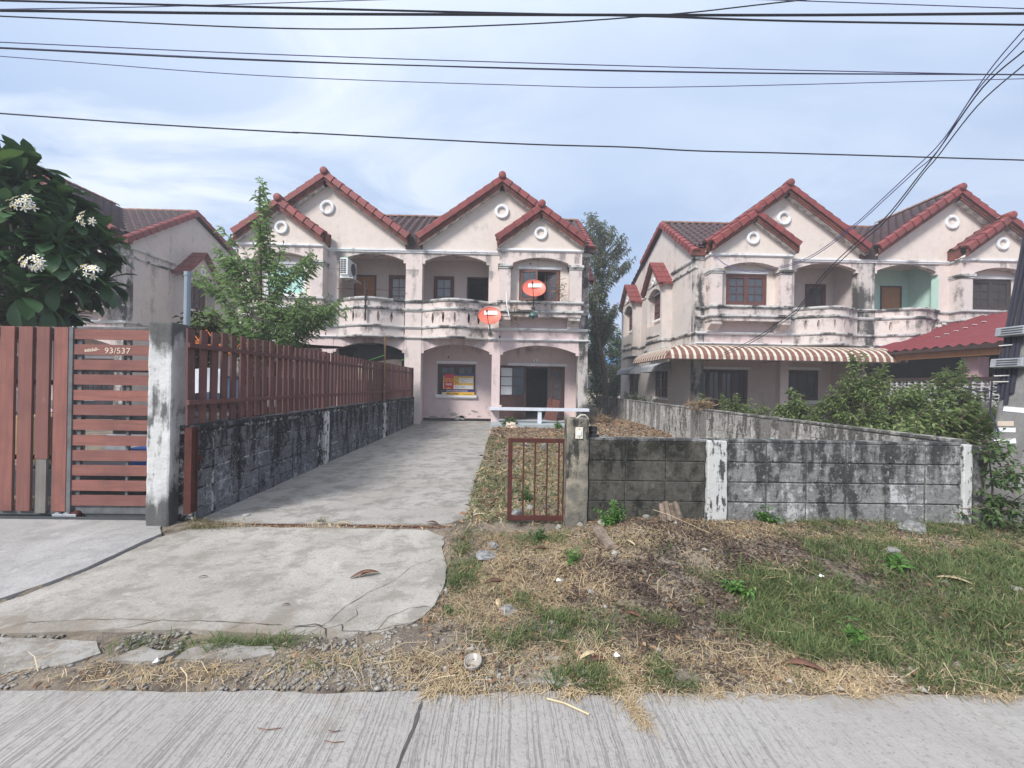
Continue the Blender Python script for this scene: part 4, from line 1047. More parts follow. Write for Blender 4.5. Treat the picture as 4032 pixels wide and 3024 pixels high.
# grey pipe
t = MB().tube([(-3.63, 4.6, 0), (-3.625, 4.6, 2.66)], .032, 10).build('steel_pipe', 'pipe_grey', None); tag(t, 'upright blue grey steel pipe behind the white gate pillar', 'pipe')
tt = MB().tube([(-3.625, 4.6, 2.655), (-3.625, 4.6, 2.70)], .037, 10).build('cap', 'pipe_grey', t)
# sliding gate
t = thing('sliding_gate', 'brown slatted sliding gate with the white number 93/537', 'gate', (-4.0, 4.2, 0))
A = lambda x: x + 4.0
SL = MB().box(-.50, .50, -.010, .010, -.053, .053).mesh('slat', 'slat_across')
for i in range(12):
    put('slat', SL, t, (A(-3.965), 0, .2145 + .1556*i + random.uniform(-.003, .003)), (0, random.uniform(-.004, .004), 0))
UP = MB().box(-.069, .069, -.012, .012, 0, 1.89).mesh('slat', 'slat_up')
for x in (-5.10, -4.918, -4.56, -5.28, -5.46, -5.64, -5.82, -6.0, -6.18): put('slat', UP, t, (A(x), -.012, .106))
put('slat', MB().box(-.064, .064, -.012, .012, .535, 1.89).mesh('slat', 'slat_up'), t, (A(-4.742), -.012, .106))
o = put('slat', MB().box(-.052, .052, -.012, .012, -.02, .53).mesh('slat', 'bare_wood'), t, (A(-4.742), -.012, .106)); o['label'] = 'bare grey replacement piece at the foot of a slat'
for nm, (x0, x1, y0, y1, z0, z1) in [('frame', (-4.49, -4.447, -.02, .03, .07, 2.0)), ('frame', (-4.447, -3.46, .012, .05, 1.985, 2.012)), ('frame', (-4.447, -3.46, .012, .05, .075, .15)), ('frame', (-6.4, -4.49, .005, .045, 1.93, 2.0)),
        ('frame', (-6.4, -4.49, .005, .045, .06, .12)), ('frame', (-4.44, -4.385, .012, .04, .15, 1.985)), ('frame', (-3.925, -3.895, .012, .04, .15, 1.985)), ('frame', (-4.40, -3.46, .042, .06, 1.05, 1.09)), ('frame', (-4.835, -4.79, .005, .04, .12, 1.93)), ('frame', (-4.67, -4.635, .005, .04, .12, 1.93)), ('frame', (-5.02, -5.0, .005, .04, .12, 1.93)), ('frame', (-6.4, -4.49, .045, .06, 1.40, 1.45)), ('frame', (-6.4, -4.49, .045, .06, .62, .67)), ('frame', (-4.40, -3.46, .042, .06, 1.545, 1.585))]:
    MB().box(A(x0), A(x1), y0, y1, z0, z1).build(nm, 'grey_steel', t, .003)
text_mesh('93/537', .085, 'paper_tan', t, 'house_number', (A(-4.135), -.0115, 1.735), bold=.0, xs=1.12)
m_ = MB()
for i in range(7): a = i*.018; m_.box(A(-4.335) + a, A(-4.335) + a + .012, -.0115, -.0105, 1.745 + i*.002, 1.775 + i*.003 - (i % 2)*.008); m_.box(A(-4.335) + a + .004, A(-4.335) + a + .02, -.0115, -.0105, 1.765 + i*.002, 1.772 + i*.002)
m_.box(A(-4.21), A(-4.185), -.0115, -.0105, 1.770, 1.776)
m_.build('faded_stencil', 'paper_tan', t)
w = MB(); w.box(A(-4.60), A(-4.36), -.045, -.035, .045, .085); w.box(A(-4.60), A(-4.36), .02, .03, .045, .085); w.build('roller_bracket', 'galv', t, .003)
for x in (-4.57, -4.48, -4.395): MB().lathe([(.01, -.03), (.032 if x < -4.4 else .045, -.028), (.032 if x < -4.4 else .045, .012), (.01, .015)], (A(x), 0, .065), 12, 'y').build('roller', 'rust_red' if x > -4.4 else 'galv', t)
tr = MB(); tr.box(-6.6, -3.5, 4.14, 4.155, .03, .062); tr.box(-6.6, -3.5, 4.225, 4.24, .03, .062); tr.box(-6.6, -3.5, 4.155, 4.225, .03, .04); tag(tr.build('gate_track', 'dark_metal'), 'dark steel floor track under the brown sliding gate', 'track')

# small rusty pedestrian gate
t = thing('small_gate', 'small rusty red steel gate with vertical bars beside the bell pillar', 'gate', (.04, 4.16, 0))
b = MB()
for a in ((0, .046, .075, .926), (.046, .60, .882, .926), (.046, .60, .075, .125), (.572, .60, .125, .882)): MB().box(a[0], a[1], -.015, .015, a[2], a[3]).build('frame', 'rust_red', t, .003)
for x in (.162, .283, .408, .530): MB().box(x-.008, x+.008, -.008, .008, .122, .884).build('bar', 'rust_red', t)
# bell pillar and front wall
t = thing('bell_pillar', 'short dark stained concrete pillar carrying the cream bell switch', 'pillar', (.735, 4.0, 0))
rough_box('shaft', -.110, .108, -.02, .19, -.05, 1.155, 'front_pillar', t, .06, .007, .014, 11)
b = MB(); b.box(-.030, .046, -.033, -.022, .952, 1.068); b.build('switch_plate', 'cream_plastic', t, .004)
MB().box(-.012, .028, -.040, -.033, .985, 1.03).build('bell_button', 'white_plastic', t, .003)
for z in (.968, 1.05): MB().lathe([(.004, -.0365), (.004, -.033)], (.008, 0, z), 8, 'y').build('screw', 'dark_metal', t)
MB().tube([(.0, .05, 1.155), (.03, .03, 1.185), (.08, .05, 1.185), (.115, .07, 1.15), (.125, .08, 1.08)], .008, 6).build('cord', 'cream_plastic', t)
t = thing('lamp_base', 'black plastic lamp base sitting on the front wall beside the bell pillar', 'lamp', (.905, 4.09, .955))
MB().lathe([(.062, 0), (.065, .03), (.05, .035), (.040, .04), (.044, .11), (.038, .115), (.02, .116)], n=14).build('base', 'black_plastic', t)
MB().lathe([(.045, .07), (.046, .073), (.046, .08), (.04, .083)], n=14).build('collar', 'dark_metal', t)
t = thing('front_wall', 'front concrete block wall with lime streaks between verge and yard', 'wall', (.85, 4.0, 0))
MB().box(.0, 3.95, .012, .10, -.1, .94).build('mortar', 'mortar_front', t)
MB().box(.0, 3.90, .0, .115, .936, .962).build('coping', 'block_front', t, .005)
BD = block_meshes('block_front_dark', .397, .1965, .09, 4, .0015); BF = block_meshes('block_front', .393, .193, .09, 5, .003)
zc = [.03, .231, .432, .634, .836]
for j, z in enumerate(zc):
    for i in range(3): put('block', BD[(i+2*j) % 4], t, (.175 + .402*i if i else .185, .045, z), None, ((.93, 1, 1) if i == 0 else (1, 1, 1)))
    for i in range(6): put('block', BF[(i*2+j) % 5], t, (1.60 + .4085*i, .045 + random.uniform(-.003, .003), z))
rough_box('concrete_post', 1.185, 1.385, -.035, .12, -.05, .955, 'post_white', t, .07, .006, .012, 21)
rough_box('concrete_post', 3.80, 3.89, -.03, .12, -.05, .95, 'post_white', t, .07, .006, .012, 22)
rough_box('end_stub', 3.9, 4.06, .02, .12, -.05, .93, 'block_front', t, .07, .008, .012, 23)
# boundary wall on the right, faces -X
t = thing('boundary_wall', 'long pale grey streaked block wall dividing the yard from the right house', 'wall', (4.72, 4.12, 0))
MB().box(.012, .12, 0, 16.2, -.1, .95).build('mortar', 'mortar_grey', t)
MB().box(-.004, .13, 0, 16.2, .951, .985).build('coping', 'block_side', t, .005)
BS = block_meshes('block_side', .39, .185, .09, 6)
rest = MB(); posts = [2.8, 5.6, 8.4, 11.2, 14.0]
for i in range(40):
    y = .2 + .4*i
    if any(abs(y - p_) < .22 for p_ in posts): continue
    for j in range(5):
        z = .08 + .19*j
        if i < 19: put('block', BS[(i*3+j) % 6], t, (.045 + random.uniform(-.003, .003), y, z), (0, 0, -math.pi/2))
        else: rest.box(.0 + random.uniform(-.003, .003), .09, y-.195, y+.195, z-.092, z+.092)
rest.build('far_blocks', 'block_side', t)['kind'] = 'stuff'
for p_ in posts: rough_box('concrete_post', -.02, .12, p_-.08, p_+.08, -.05, .96, 'block_side', t, .12, .005, .01, p_)
tag(MB().tube([(4.50, 6.6, .02), (4.50, 6.6, .62)], .022, 8).tube([(4.50, 6.6, .62), (4.48, 6.6, .64), (4.43, 6.6, .62)], .026, 8).build('water_pipe', 'teal_pipe'), 'teal plastic water pipe standing against the right boundary wall', 'pipe')

# ------------------------------------------------------------------ things on the middle house
def dish(label, cx, cy, cz, foot, rx):
    t = thing('satellite_dish', label, 'satellite dish', (cx, cy, cz), 0, 'red satellite dishes on the middle house')
    tilt = R(29); V = []; F = []; n = 32; rings = [0, .25, .5, .75, .93, 1., 1.0, .97]; dep = [.0, .006, .024, .054, .083, .096, .110, .104]
    Rm = Matrix.Rotation(-tilt, 3, 'X')
    for r, d in zip(rings, dep):
        for k in range(n):
            a = 2*math.pi*k/n; V.append(Rm @ Vector((r*.385*math.cos(a), -d + .05, r*.362*math.sin(a))))
    for i in range(len(rings)-1):
        for k in range(n): F.append((i*n+k, i*n+(k+1) % n, (i+1)*n+(k+1) % n, (i+1)*n+k))
    MB().add(V, F).build('reflector', 'dish_red', t, smooth=True)
    lv = []
    for z in (.10, .235):
        for x in (-.19, .25):
            lv.append(Rm @ Vector((x, .05 - .096*((x/.385)**2 + (z/.362)**2) - .006, z - .02)))
    o = MB().add([lv[0], lv[1], lv[3], lv[2]], [(0, 1, 2, 3)]).build('label', 'sign_white', t)
    ctr = (lv[0] + lv[1] + lv[2] + lv[3])/4
    text_mesh('true', .095, 'ink_red', t, 'lettering', tuple(Rm @ Vector((-.155, .05 - .028, .115))), (math.pi/2 - tilt, 0, 0))
    text_mesh('visions', .075, 'soffit', t, 'lettering', tuple(Rm @ Vector((.03, .05 - .030, .12))), (math.pi/2 - tilt, 0, 0))
    arm_tip = Vector((-.08, -.42, .10)); low = Rm @ Vector((-.03, -.03, -.37))
    MB().tube([low, arm_tip], .012, 6).build('arm', 'rust_red', t)
    MB().tube([arm_tip + Vector((0, -.02, -.03)), arm_tip + Vector((0, .10, .05))], .028, 8).build('feed_horn', 'black_plastic', t)
    MB().tube([Rm @ Vector((0, .06, -.05)), Vector((0, .12, -.34)), Vector(foot) - Vector((cx, cy, cz)) + Vector((0, -.02, .10)), Vector(foot) - Vector((cx, cy, cz))], .02, 8).build('mast', 'dark_metal', t)
    MB().box(-.06, .06, -.02, .02, -.06, .06).build('foot_plate', 'dark_metal', t).location = Vector(foot) - Vector((cx, cy, cz))
dish('red satellite dish in front of the open upper window of the middle house', .895, 13.22, 4.66, (.90, 13.56, 4.08), .385)
dish('red satellite dish lower down beside the balcony end of the middle house', -.56, 13.42, 3.76, (-.57, 13.97, 3.25), .385)
t = thing('wall_lamp', 'dark green shell lamp hanging under the open bay window', 'lamp', (.89, 13.30, 3.74))
MB().lathe([(.16, 0), (.165, .03), (.14, .10), (.08, .16), (.03, .18)], n=16).build('shade', 'lamp_green', t, smooth=True)
MB().tube([(0, 0, .0), (0, 0, -.05)], .03, 8).build('bulb_holder', 'dark_metal', t); MB().tube([(0, .0, .17), (0, .15, .22), (0, .30, .22)], .015, 6).build('bracket', 'dark_metal', t)
tag(MB().tube([(-.02, 13.45, 4.62), (.0, 13.42, 4.2), (.10, 13.40, 3.72)], .022, 8).build('conduit', 'white_plastic'), 'loose white pipe leaning on the bay parapet above a bracket', 'pipe')
# air conditioner in the left balcony
t = thing('air_conditioner', 'white air conditioner unit hung in the left balcony opening with green cloth on top', 'air conditioner', (-5.50, 13.55, 5.10))
MB().box(-.13, .13, -.0, .80, 0, .57).build('casing', 'white_plastic', t, .012)
for i in range(2):
    for j in range(8): MB().box(-.115 + i*.10, -.03 + i*.10, -.008, .004, .05 + j*.062, .09 + j*.062).build('grille_slot', 'dark_metal', t)
MB().lathe([(.20, 0), (.21, .012), (.03, .014), (.0, .016)], n=20).build('fan_guard', 'dark_metal', t).matrix_local = Matrix.Translation((.13, .48, .29)) @ Matrix.Rotation(math.pi/2, 4, 'Y')
b = MB(); b.box(-.15, .15, .06, .10, -.08, -.0); b.box(-.15, .15, .62, .66, -.08, 0); b.build('bracket', 'white_paint', t); b = MB(); b.box(-.14, .3, .0, .8, -.12, -.085); b.build('drip_tray', 'soffit', t)
V = [(-.06, .02, .575), (.14, .0, .575), (.14, .5, .575), (-.08, .5, .575), (.0, .1, .64), (.04, .3, .66)]
tag(MB().add([(p[0]-5.5, p[1]+13.55, p[2]+5.1) for p in V], [(0, 1, 4), (1, 2, 5, 4), (2, 3, 5), (3, 0, 4, 5)]).build('green_cloth', 'green_plastic'), 'bright green cloth lying on the air conditioner', 'cloth')
tag(MB().tube([(-5.86, 13.9, 4.70), (-3.53, 13.93, 4.69)], .012, 6).build('hanging_rail', 'rust_red'), 'thin red rail across the left balcony', 'rail')
t = MB().tube([(-4.72, 13.46, 3.55), (-4.72, 13.42, 4.85)], .03, 8).build('vent_pipe', 'black_plastic'); tag(t, 'black pipe standing on the left balcony front', 'pipe')
for z in (4.0, 4.2, 4.4, 4.8): MB().tube([(-4.72, 13.43, z), (-4.72, 13.43, z+.05)], .045, 8).build('coupling', 'black_plastic', t)
t = thing('door_plaque', 'white octagonal plaque above the open front door', 'plaque', (1.14, 15.285, 2.42))
MB().lathe([(.075, 0), (.075, -.012), (.062, -.018), (.0, -.018)], n=8, ax='y').build('plate', 'sign_white', t)
for z in (.022, -.026): MB().lathe([(.022, -.019), (.018, -.021), (.002, -.0212)], (0, 0, z), 10, 'y').build('mark', 'ink_dark', t)
tag(MB().lathe([(.032, .0), (.032, -.004), (.0, -.0045)], (-2.187, 15.298, 2.49), 12, 'y').build('vent_hole', 'ink_dark'), 'dark round vent hole in the wall above the sign window', 'vent')
tag(MB().lathe([(.03, .0), (.03, -.004), (.0, -.0045)], (.80, 13.898, 5.70), 12, 'y').build('vent_hole', 'ink_dark'), 'dark round vent hole above the open bay window', 'vent')
# sale sign
t = thing('sale_sign', 'blue, yellow and red SALE sign with 820,000 in the ground floor window', 'sign', (-1.78, 15.20, 1.45))
MB().box(-.61, .61, 0, .008, -.405, .40).build('board', 'sign_blue', t)
def pl(nm, x0, x1, z0, z1, lay, m): return MB().box(x0, x1, -.0012*lay - .001, -.0012*lay, z0, z1).build(nm, m, t)
pl('yellow_field', -.58, .575, -.17, .335, 1, 'sign_yellow')
pl('yellow_strip', -.625, .61, -.405, -.275, 1, 'sign_yellow')
MB().prism([(-.535, -.19), (-.37, -.095), (-.20, -.20), (-.175, .36), (-.12, .40), (-.51, .40), (-.545, .33)], 'y', -.0058, -.0040).build('ribbon', 'sign_red', t)
for z0, z1 in ((.20, .255), (.135, .19), (.07, .125)): pl('white_field', .02, .55, z0, z1, 3, 'sign_white')
pl('white_field', -.165, .55, -.155, -.02, 3, 'sign_white')
pl('badge', -.60, -.465, -.395, -.30, 4, 'sign_white'); pl('badge', -.60, -.465, -.30, -.24, 4, 'ink_dark')
def tx(s_, size, m, x, z, nm='lettering', al='LEFT', xs=1., bold=0., lay=5): return text_mesh(s_, size, m, t, nm, (x, -.0012*lay - .001, z), align=al, xs=xs, bold=bold, thick=.0006)
tx('SALE', .105, 'sign_white', -.365, .0 - .022, al='CENTER', bold=.004, xs=1.05)
# Thai word drawn with strokes: kho khai, sara aa, yo yak
def stroke(pts, r=.016): return MB().tube([(x, -.0075, z) for x, z in pts], r, 6).build('lettering', 'sign_yellow', t)
o = (-.51, .10)
S_ = lambda P: stroke([(o[0] + x*.1, o[1] + z*.14) for x, z in P])
S_([(.25, .75), (.05, .95), (.3, 1.0), (.4, .75), (.25, .5), (.3, .05), (.6, -.05), (.85, .05), (.85, 1.0)])
S_([(1.1, .80), (1.25, 1.0), (1.5, 1.0), (1.6, .75), (1.6, 0)])
S_([(1.95, .95), (1.85, .75), (2.1, .55), (1.9, .35), (1.95, .05), (2.3, -.03), (2.65, .05), (2.65, 1.0)])
tx('820,000 -', .125, 'ink_grey', -.13, -.135, xs=.95)
tx('1 200 000 -', .058, 'ink_grey', .05, .077); tx('9/ 93/2', .058, 'ink_grey', .05, .142); tx('LH26 C24402 1', .055, 'ink_grey', .04, .207)
tx('036-223969', .115, 'ink_dark', -.44, -.385, xs=.82, bold=.0015); tx('www.bam.co.th', .055, 'ink_dark', .18, -.375)
tx('BAM', .05, 'sign_blue', -.532, -.375, al='CENTER', bold=.001)
for x0, x1, z, m in ((-.155, .53, .285, 'ink_dark'), (-.155, .0, .215, 'ink_dark'), (-.155, -.09, .15, 'ink_dark'), (-.155, .0, .085, 'ink_dark'), (-.155, .1, .02, 'ink_red'), (-.44, .36, -.245, 'sign_white')):
    mm = MB(); x = x0
    while x < x1: w = random.uniform(.012, .03); mm.box(x, min(x+w, x1), -.0072, -.0066, z, z + random.uniform(.016, .026)); x += w + .008
    mm.build('small_print', m, t)
# leaning panel in the doorway, bits on the porch
t = thing('loose_panel', 'old brown wooden panel leaning in the open doorway', 'panel', (1.70, 14.95, .17), R(-52)); t.rotation_euler = (R(-8), R(6), R(-48))
MB().box(-.30, .30, -.015, .015, 0, .80).build('board', 'wood_frame', t)
for x in (-.2, .02): MB().box(x, x+.17, -.022, -.015, .08, .70).build('raised_field', 'wood_frame', t)
tag(rough_box('brick_piece', -.21, -.12, 13.72, 13.80, .702, .78, 'paper_tan', None, .05, .006, .01, 4), 'small tan brick piece on the left end of the tiled bench', 'brick')
# flaked plaster at the foot of the porch wall of the middle house
gp = np.random.default_rng(8)
for (x, z, r) in ((-1.95, .30, .17), (-1.62, .22, .13), (-1.75, .20, .2), (-1.22, .46, .09), (-1.12, .42, .11), (-1.35, .33, .06), (-2.75, .20, .14), (-2.35, .24, .06), (-.98, .24, .08), (1.95, .30, .12), (2.25, .26, .10)):
    m = 14; V = [(x + r*1.3*k_*math.cos(2*math.pi*i/m) + 3.25, 1.2985, max(.10, z + r*.55*k_*math.sin(2*math.pi*i/m))) for i, k_ in enumerate(gp.uniform(.45, 1.1, m))]
    MB().add(V + [(a_, 1.31, c_) for a_, b_, c_ in V], [tuple(range(m))] + [(i, (i+1) % m, m+(i+1) % m, m+i) for i in range(m)]).build('flaked_patch', 'bare_render', hm)
# utility pole
t = thing('utility_pole', 'leaning concrete utility pole at the right edge with cables and pasted papers', 'utility pole', (5.63, 4.32, 0)); t.rotation_euler = (0, R(8.2), 0)
V = []; F = []
for z, w in ((-.3, .215), (2.0, .20), (8.5, .11)):
    V += [(-w, -w*.8, z), (w, -w*.8, z), (w, w*.8, z), (-w, w*.8, z)]
for i in range(2):
    for k in range(4): F.append((i*4+k, i*4+(k+1) % 4, i*4+4+(k+1) % 4, i*4+4+k))
F += [(3, 2, 1, 0), (8, 9, 10, 11)]
MB().add(V, F).build('shaft', 'pole_concrete', t, .03)
FX = lambda z: -(.2137 - .0065*z)      # left face of the tapering shaft
for (y, z, w, h, a, m) in ((-.03, 1.28, .24, .055, 3, 'paper'), (.05, 1.12, .14, .055, -5, 'paper_tan'), (.04, 1.05, .17, .05, -5, 'paper'), (.03, .92, .19, .055, -13, 'paper')):
    o = MB().box(-.004, 0, -w/2, w/2, -h/2, h/2).build('paper', m, t); o.location = (FX(z) + .0, y, z); o.rotation_euler = (R(a), R(-.4), 0)
MB().lathe([(.015, 0), (.015, -.004), (.0, -.0042)], (0, 0, 0), 8, 'y').build('bolt_hole', 'ink_dark', t).matrix_local = Matrix.Translation((FX(.72), .02, .72)) @ Matrix.Rotation(-math.pi/2, 4, 'Z')
for k in range(4):
    y = .15 - .04*k
    MB().tube([(FX(1.5) - .012, y, 1.46 - .06*(k % 3)), (FX(2.2) - .03, y + .01*math.sin(k*2.), 2.2), (FX(3.2) - .02, y*.9, 3.2), (FX(5.2) - .015, y*.7, 5.2)], .019, 6).build('cable_run', 'cable', t)
for z in (1.74, 2.10):
    MB().box(FX(z) - .12, FX(z) - .03, -.10, .19, z, z+.10).build('junction_box', 'galv', t, .008)
    for k in range(3): MB().box(FX(z) - .123, FX(z) - .119, -.06, .13, z+.018+.026*k, z+.030+.026*k).build('box_slot', 'dark_metal', t)
for z in (1.58, 1.65, 2.0): MB().tube([(FX(z) - .07, .17, z), (FX(z) - .03, .06, z+.01)], .007, 6).build('cable_tie', 'porcelain', t)
MB().tube([(FX(2.) - .03, .16, 2.0), (FX(1.6) - .06, .19, 1.6), (FX(1.25) - .04, .18, 1.25), (FX(1.) - .012, .08, 1.0)], .009, 6).build('hanging_cable', 'cable', t)
MB().tube([(FX(1.5) - .02, .15, 1.50), (FX(1.5) - .16, .2, 1.45), (FX(1.5) - .30, .24, 1.47)], .008, 6).build('hanging_cable', 'cable', t)

# ------------------------------------------------------------------ awnings of the right house
def awn_profile():
    P = []
    for k in range(9):
        u = k/8; P.append((1.12*math.sin(u*math.pi/2)**1.0 if False else 1.12*(1-(1-u)**1.0), 0))
    pts = [(0, .58), (.30, .545), (.60, .475), (.82, .375), (.95, .26), (1.02, .13), (1.04, 0)]
    return pts
def slat_me(w, mat, proj=1.0, f0=0.):
    pts = awn_profile(); d0 = f0 * 1.04
    if f0 > 0:
        k = max(i for i in range(len(pts)) if pts[i][0] <= d0); k = min(k, len(pts) - 2); (da, za), (db, zb) = pts[k], pts[k+1]; u = (d0 - da)/(db - da)
        pts = [(d0, za + (zb - za)*u)] + pts[k+1:]
    V = []; F = []
    for (d, z) in pts: V += [(-w/2, -d*proj, z), (w/2, -d*proj, z)]
    for (d, z) in pts: V += [(-w/2, -d*proj, z-.012), (w/2, -d*proj, z-.012)]
    m = len(pts)
    for i in range(m-1):
        a = 2*i; F += [(a, a+1, a+3, a+2), (2*m+a, 2*m+a+2, 2*m+a+3, 2*m+a+1)]
        F += [(a, a+2, 2*m+a+2, 2*m+a), (a+1, 2*m+a+1, 2*m+a+3, a+3)]
    F += [(2*m-2, 2*m-1, 4*m-1, 4*m-2), (0, 2*m, 2*m+1, 1)]
    return MB().add(V, F).mesh('slat', mat)
t = thing('striped_awning', 'brown and cream striped awning along the front of the right house', 'awning', (0, 13.92, 2.40))
SB, SC = slat_me(.152, 'awning_brown', 1.25), slat_me(.086, 'awning_cream', 1.25)
x = 5.12
while x < 12.85:
    for dx, w, m, me in ((.075, .152, 'awning_brown', SB), (.193, .086, 'awning_cream', SC)):
        f0 = max(0., (6.60 - (x + dx))/1.52)
        put('slat', slat_me(w, m, 1.25, min(f0, .985)) if f0 > 0 else me, t, (x + dx, 0, .0 if m == 'awning_brown' else .007))
    x += .236
MB().box(5.12, 12.9, -1.31, -1.29, -.03, .005).build('edge_bar', 'gutter_dark', t)
for xx in (6.8, 9.0, 11.2): MB().tube([(xx, .03, .02), (xx, -1.28, -.01)], .012, 6).build('strut', 'gutter_dark', t)
# hip section round the left corner
t = thing('striped_awning', 'side part of the striped awning running back along the left wall of the right house', 'awning', (6.62, 12.62, 2.40))
SB2, SC2 = slat_me(.152, 'awning_brown', 1.46), slat_me(.086, 'awning_cream', 1.46)
y = .0
while y < 3.3:
    for dy, w, m, me in ((.075, .152, 'awning_brown', SB2), (.193, .086, 'awning_cream', SC2)):
        f0 = max(0., 1 - (y + dy)/1.30)
        put('slat', slat_me(w, m, 1.46, min(f0, .985)) if f0 > 0 else me, t, (0, y + dy, .005 if m == 'awning_brown' else .011), (0, 0, -math.pi/2))
    y += .236
MB().box(-1.53, -1.51, 0, 3.3, -.03, .005).build('edge_bar', 'gutter_dark', t)
# small corrugated awnings over the side windows
for (y0, lab) in ((16.0, 'nearer small grey corrugated awning on the side of the right house'), (19.6, 'farther small grey corrugated awning on the side of the right house')):
    t = thing('metal_awning', lab, 'awning', (6.66, y0, 2.12))
    V = []; F = []; n = 60; L = 2.1
    prof = [(0, .40), (-.35, .33), (-.55, .22), (-.62, .0)]
    for i in range(n+1):
        h = .016*math.sin(i*math.pi/2.)
        for (d, z) in prof: V.append((d - h*.6, L*i/n, z + h))
    for i in range(n):
        for j in range(3): F.append((i*4+j, i*4+j+1, (i+1)*4+j+1, (i+1)*4+j))
    MB().add(V, F).build('sheet', 'galv', t)
    for yy in (.0, L): MB().prism([(0, .38), (-.34, .31), (-.53, .2), (-.60, .0), (0, 0)], 'y', yy-.004, yy+.004).build('end_plate', 'galv', t)
# red roofed carport
t = thing('carport', 'carport with red corrugated roof on a pink pillar at the far right', 'carport', (12.45, 8.0, 0))
V = []; F = []; nu, nv = 90, 2; Ly = 5.95; tw = .30
for k in range(nu*2+1):
    y = Ly*k/(nu*2); h = .03*math.sin(2*math.pi*y/tw)
    V += [(0, y, 2.77+h), (3.9, y, 2.77 + 3.9*.346 + h), (7.6, y, 2.85+h)]
for k in range(nu*2): F += [(3*k, 3*k+1, 3*k+4, 3*k+3), (3*k+1, 3*k+2, 3*k+5, 3*k+4)]
MB().add(V, F).build('roof', 'red_sheet', t, recalc=False)
b = MB(); b.box(-.06, .07, 0, Ly, 2.64, 2.73); b.build('gutter', 'gutter_dark', t); MB().box(.08, .14, 0, Ly, 2.46, 2.64).build('beam', 'teak', t)
b = MB()
for i in range(13):
    xx = .45 + i*.26; b.box(xx, xx+.10, Ly-.02-.05*(i % 2), Ly+.03, 2.80 + xx*.346+.02, 2.85 + xx*.346 + .02)
for i in range(6): xx = 1.2 + i*.3; b.box(xx, xx+.1, Ly-1.5, Ly-1.44, 2.80 + xx*.346, 2.815 + xx*.346)
b.build('roof_flashing', 'white_plastic', t)['kind'] = 'stuff'
MB().box(.40, .72, 2.68, 3.02, 0, 2.46).build('pillar', 'pink_wall', t, .01)
MB().box(.40, 7.0, .2, .28, 2.42, 2.64).build('beam', 'gutter_dark', t)
MB().box(3.6, 3.7, 0.2, Ly, 0, 2.7).build('shade_stand_in_back', 'dark_curtain_and_shade', t); MB().box(.9, 3.6, Ly-.1, Ly, .0, 2.85).build('shade_stand_in', 'dark_curtain_and_shade', t)  # two added dark sheets standing in for the deep shade under the roof
t = thing('vent_block_wall', 'grey wall topped with pierced vent blocks under the carport', 'wall', (12.78, 8.0, 0))
MB().box(0, .12, 0, 5.6, 0, 1.24).build('lower_wall', 'block_side', t); MB().box(-.02, .14, 0, 5.6, 1.815, 1.90).build('coping', 'gutter_dark', t)
def vent_me():
    # square block pierced by four eye shaped openings
    b = MB(); w = .385; h = .185; d = .05
    b.box(-d, d, -w/2, -w/2+.02, -h/2, h/2); b.box(-d, d, w/2-.02, w/2, -h/2, h/2); b.box(-d, d, -w/2+.02, w/2-.02, -h/2, -h/2+.018); b.box(-d, d, -w/2+.02, w/2-.02, h/2-.018, h/2)
    b.box(-d, d, -.012, .012, -h/2+.018, h/2-.018); b.box(-d*.8, d*.8, -w/2+.02, -.012, -.012, .012); b.box(-d*.8, d*.8, .012, w/2-.02, -.012, .012)
    for cy in (-w/4, w/4):
        for cz in (-.04, .04):
            for sy in (-1, 1):
                for sz in (-1, 1): b.prism([(cy + sy*.082, cz + sz*.035), (cy + sy*.035, cz + sz*.035), (cy + sy*.082, cz + sz*.005)], 'x', -d*.7, d*.7)
    return b.mesh('vent_block', 'post_white')
VB = vent_me()
for i in range(14):
    for j in range(3): put('vent_block', VB, t, (.06, .2 + .39*i, 1.335 + .19*j))
for y in (1.95, 3.9): MB().box(-.02, .13, y-.0, y+.02, 1.24, 1.815).build('mullion', 'block_side', t)

# ------------------------------------------------------------------ overhead cables
def cable(label, pts, r, mat='cable', sub=10, group='overhead cables along the street'):
    P = [Vector(p) for p in pts]; out = []
    for i in range(len(P)-1):
        p0 = P[max(i-1, 0)]; p1 = P[i]; p2 = P[i+1]; p3 = P[min(i+2, len(P)-1)]
        for k in range(sub):
            t_ = k/sub; out.append(.5*((2*p1) + (-p0+p2)*t_ + (2*p0-5*p1+4*p2-p3)*t_*t_ + (-p0+3*p1-3*p2+p3)*t_**3))
    out.append(P[-1])
    return tag(MB().tube(out, r, 5, False).build('overhead_cable', mat), label, 'cable', group)
Yw = 4.4
def street(label, pts, r, mat='cable'):
    r *= .82
    pts = sorted(pts); (x0, z0), (x1, z1) = pts[0], pts[1]; (xa, za), (xb, zb) = pts[-2], pts[-1]
    L = [(x0-5, Yw, z0 - 5*(z1-z0)/(x1-x0))] + [(x, Yw, z) for x, z in pts] + [(xb+5, Yw, zb + 5*(zb-za)/(xb-xa))]
    cable(label, L, r, mat)
street('thickest black overhead cable near the top edge', [(-5.52, 5.427), (-2.8, 5.481), (.005, 5.558), (3.1, 5.652), (5.77, 5.755)], .016)
street('second thick black cable crossing the thickest one at mid span', [(-5.52, 5.535), (-2.8, 5.552), (.0, 5.572), (1.54, 5.589), (3.1, 5.587), (5.77, 5.627)], .012)
street('thin sagging black cable just under the thick pair', [(-5.52, 5.365), (-2.3, 5.33), (.007, 5.448), (1.8, 5.623), (3.23, 5.824)], .008)
street('thin blue cable rising out of the top edge at the left', [(-5.52, 5.44), (-3.8, 5.525), (-1.55, 5.669)], .005, 'cable_blue')
street('thin blue cable in the top right corner', [(3.36, 5.815), (5.77, 5.81)], .006, 'cable_blue')
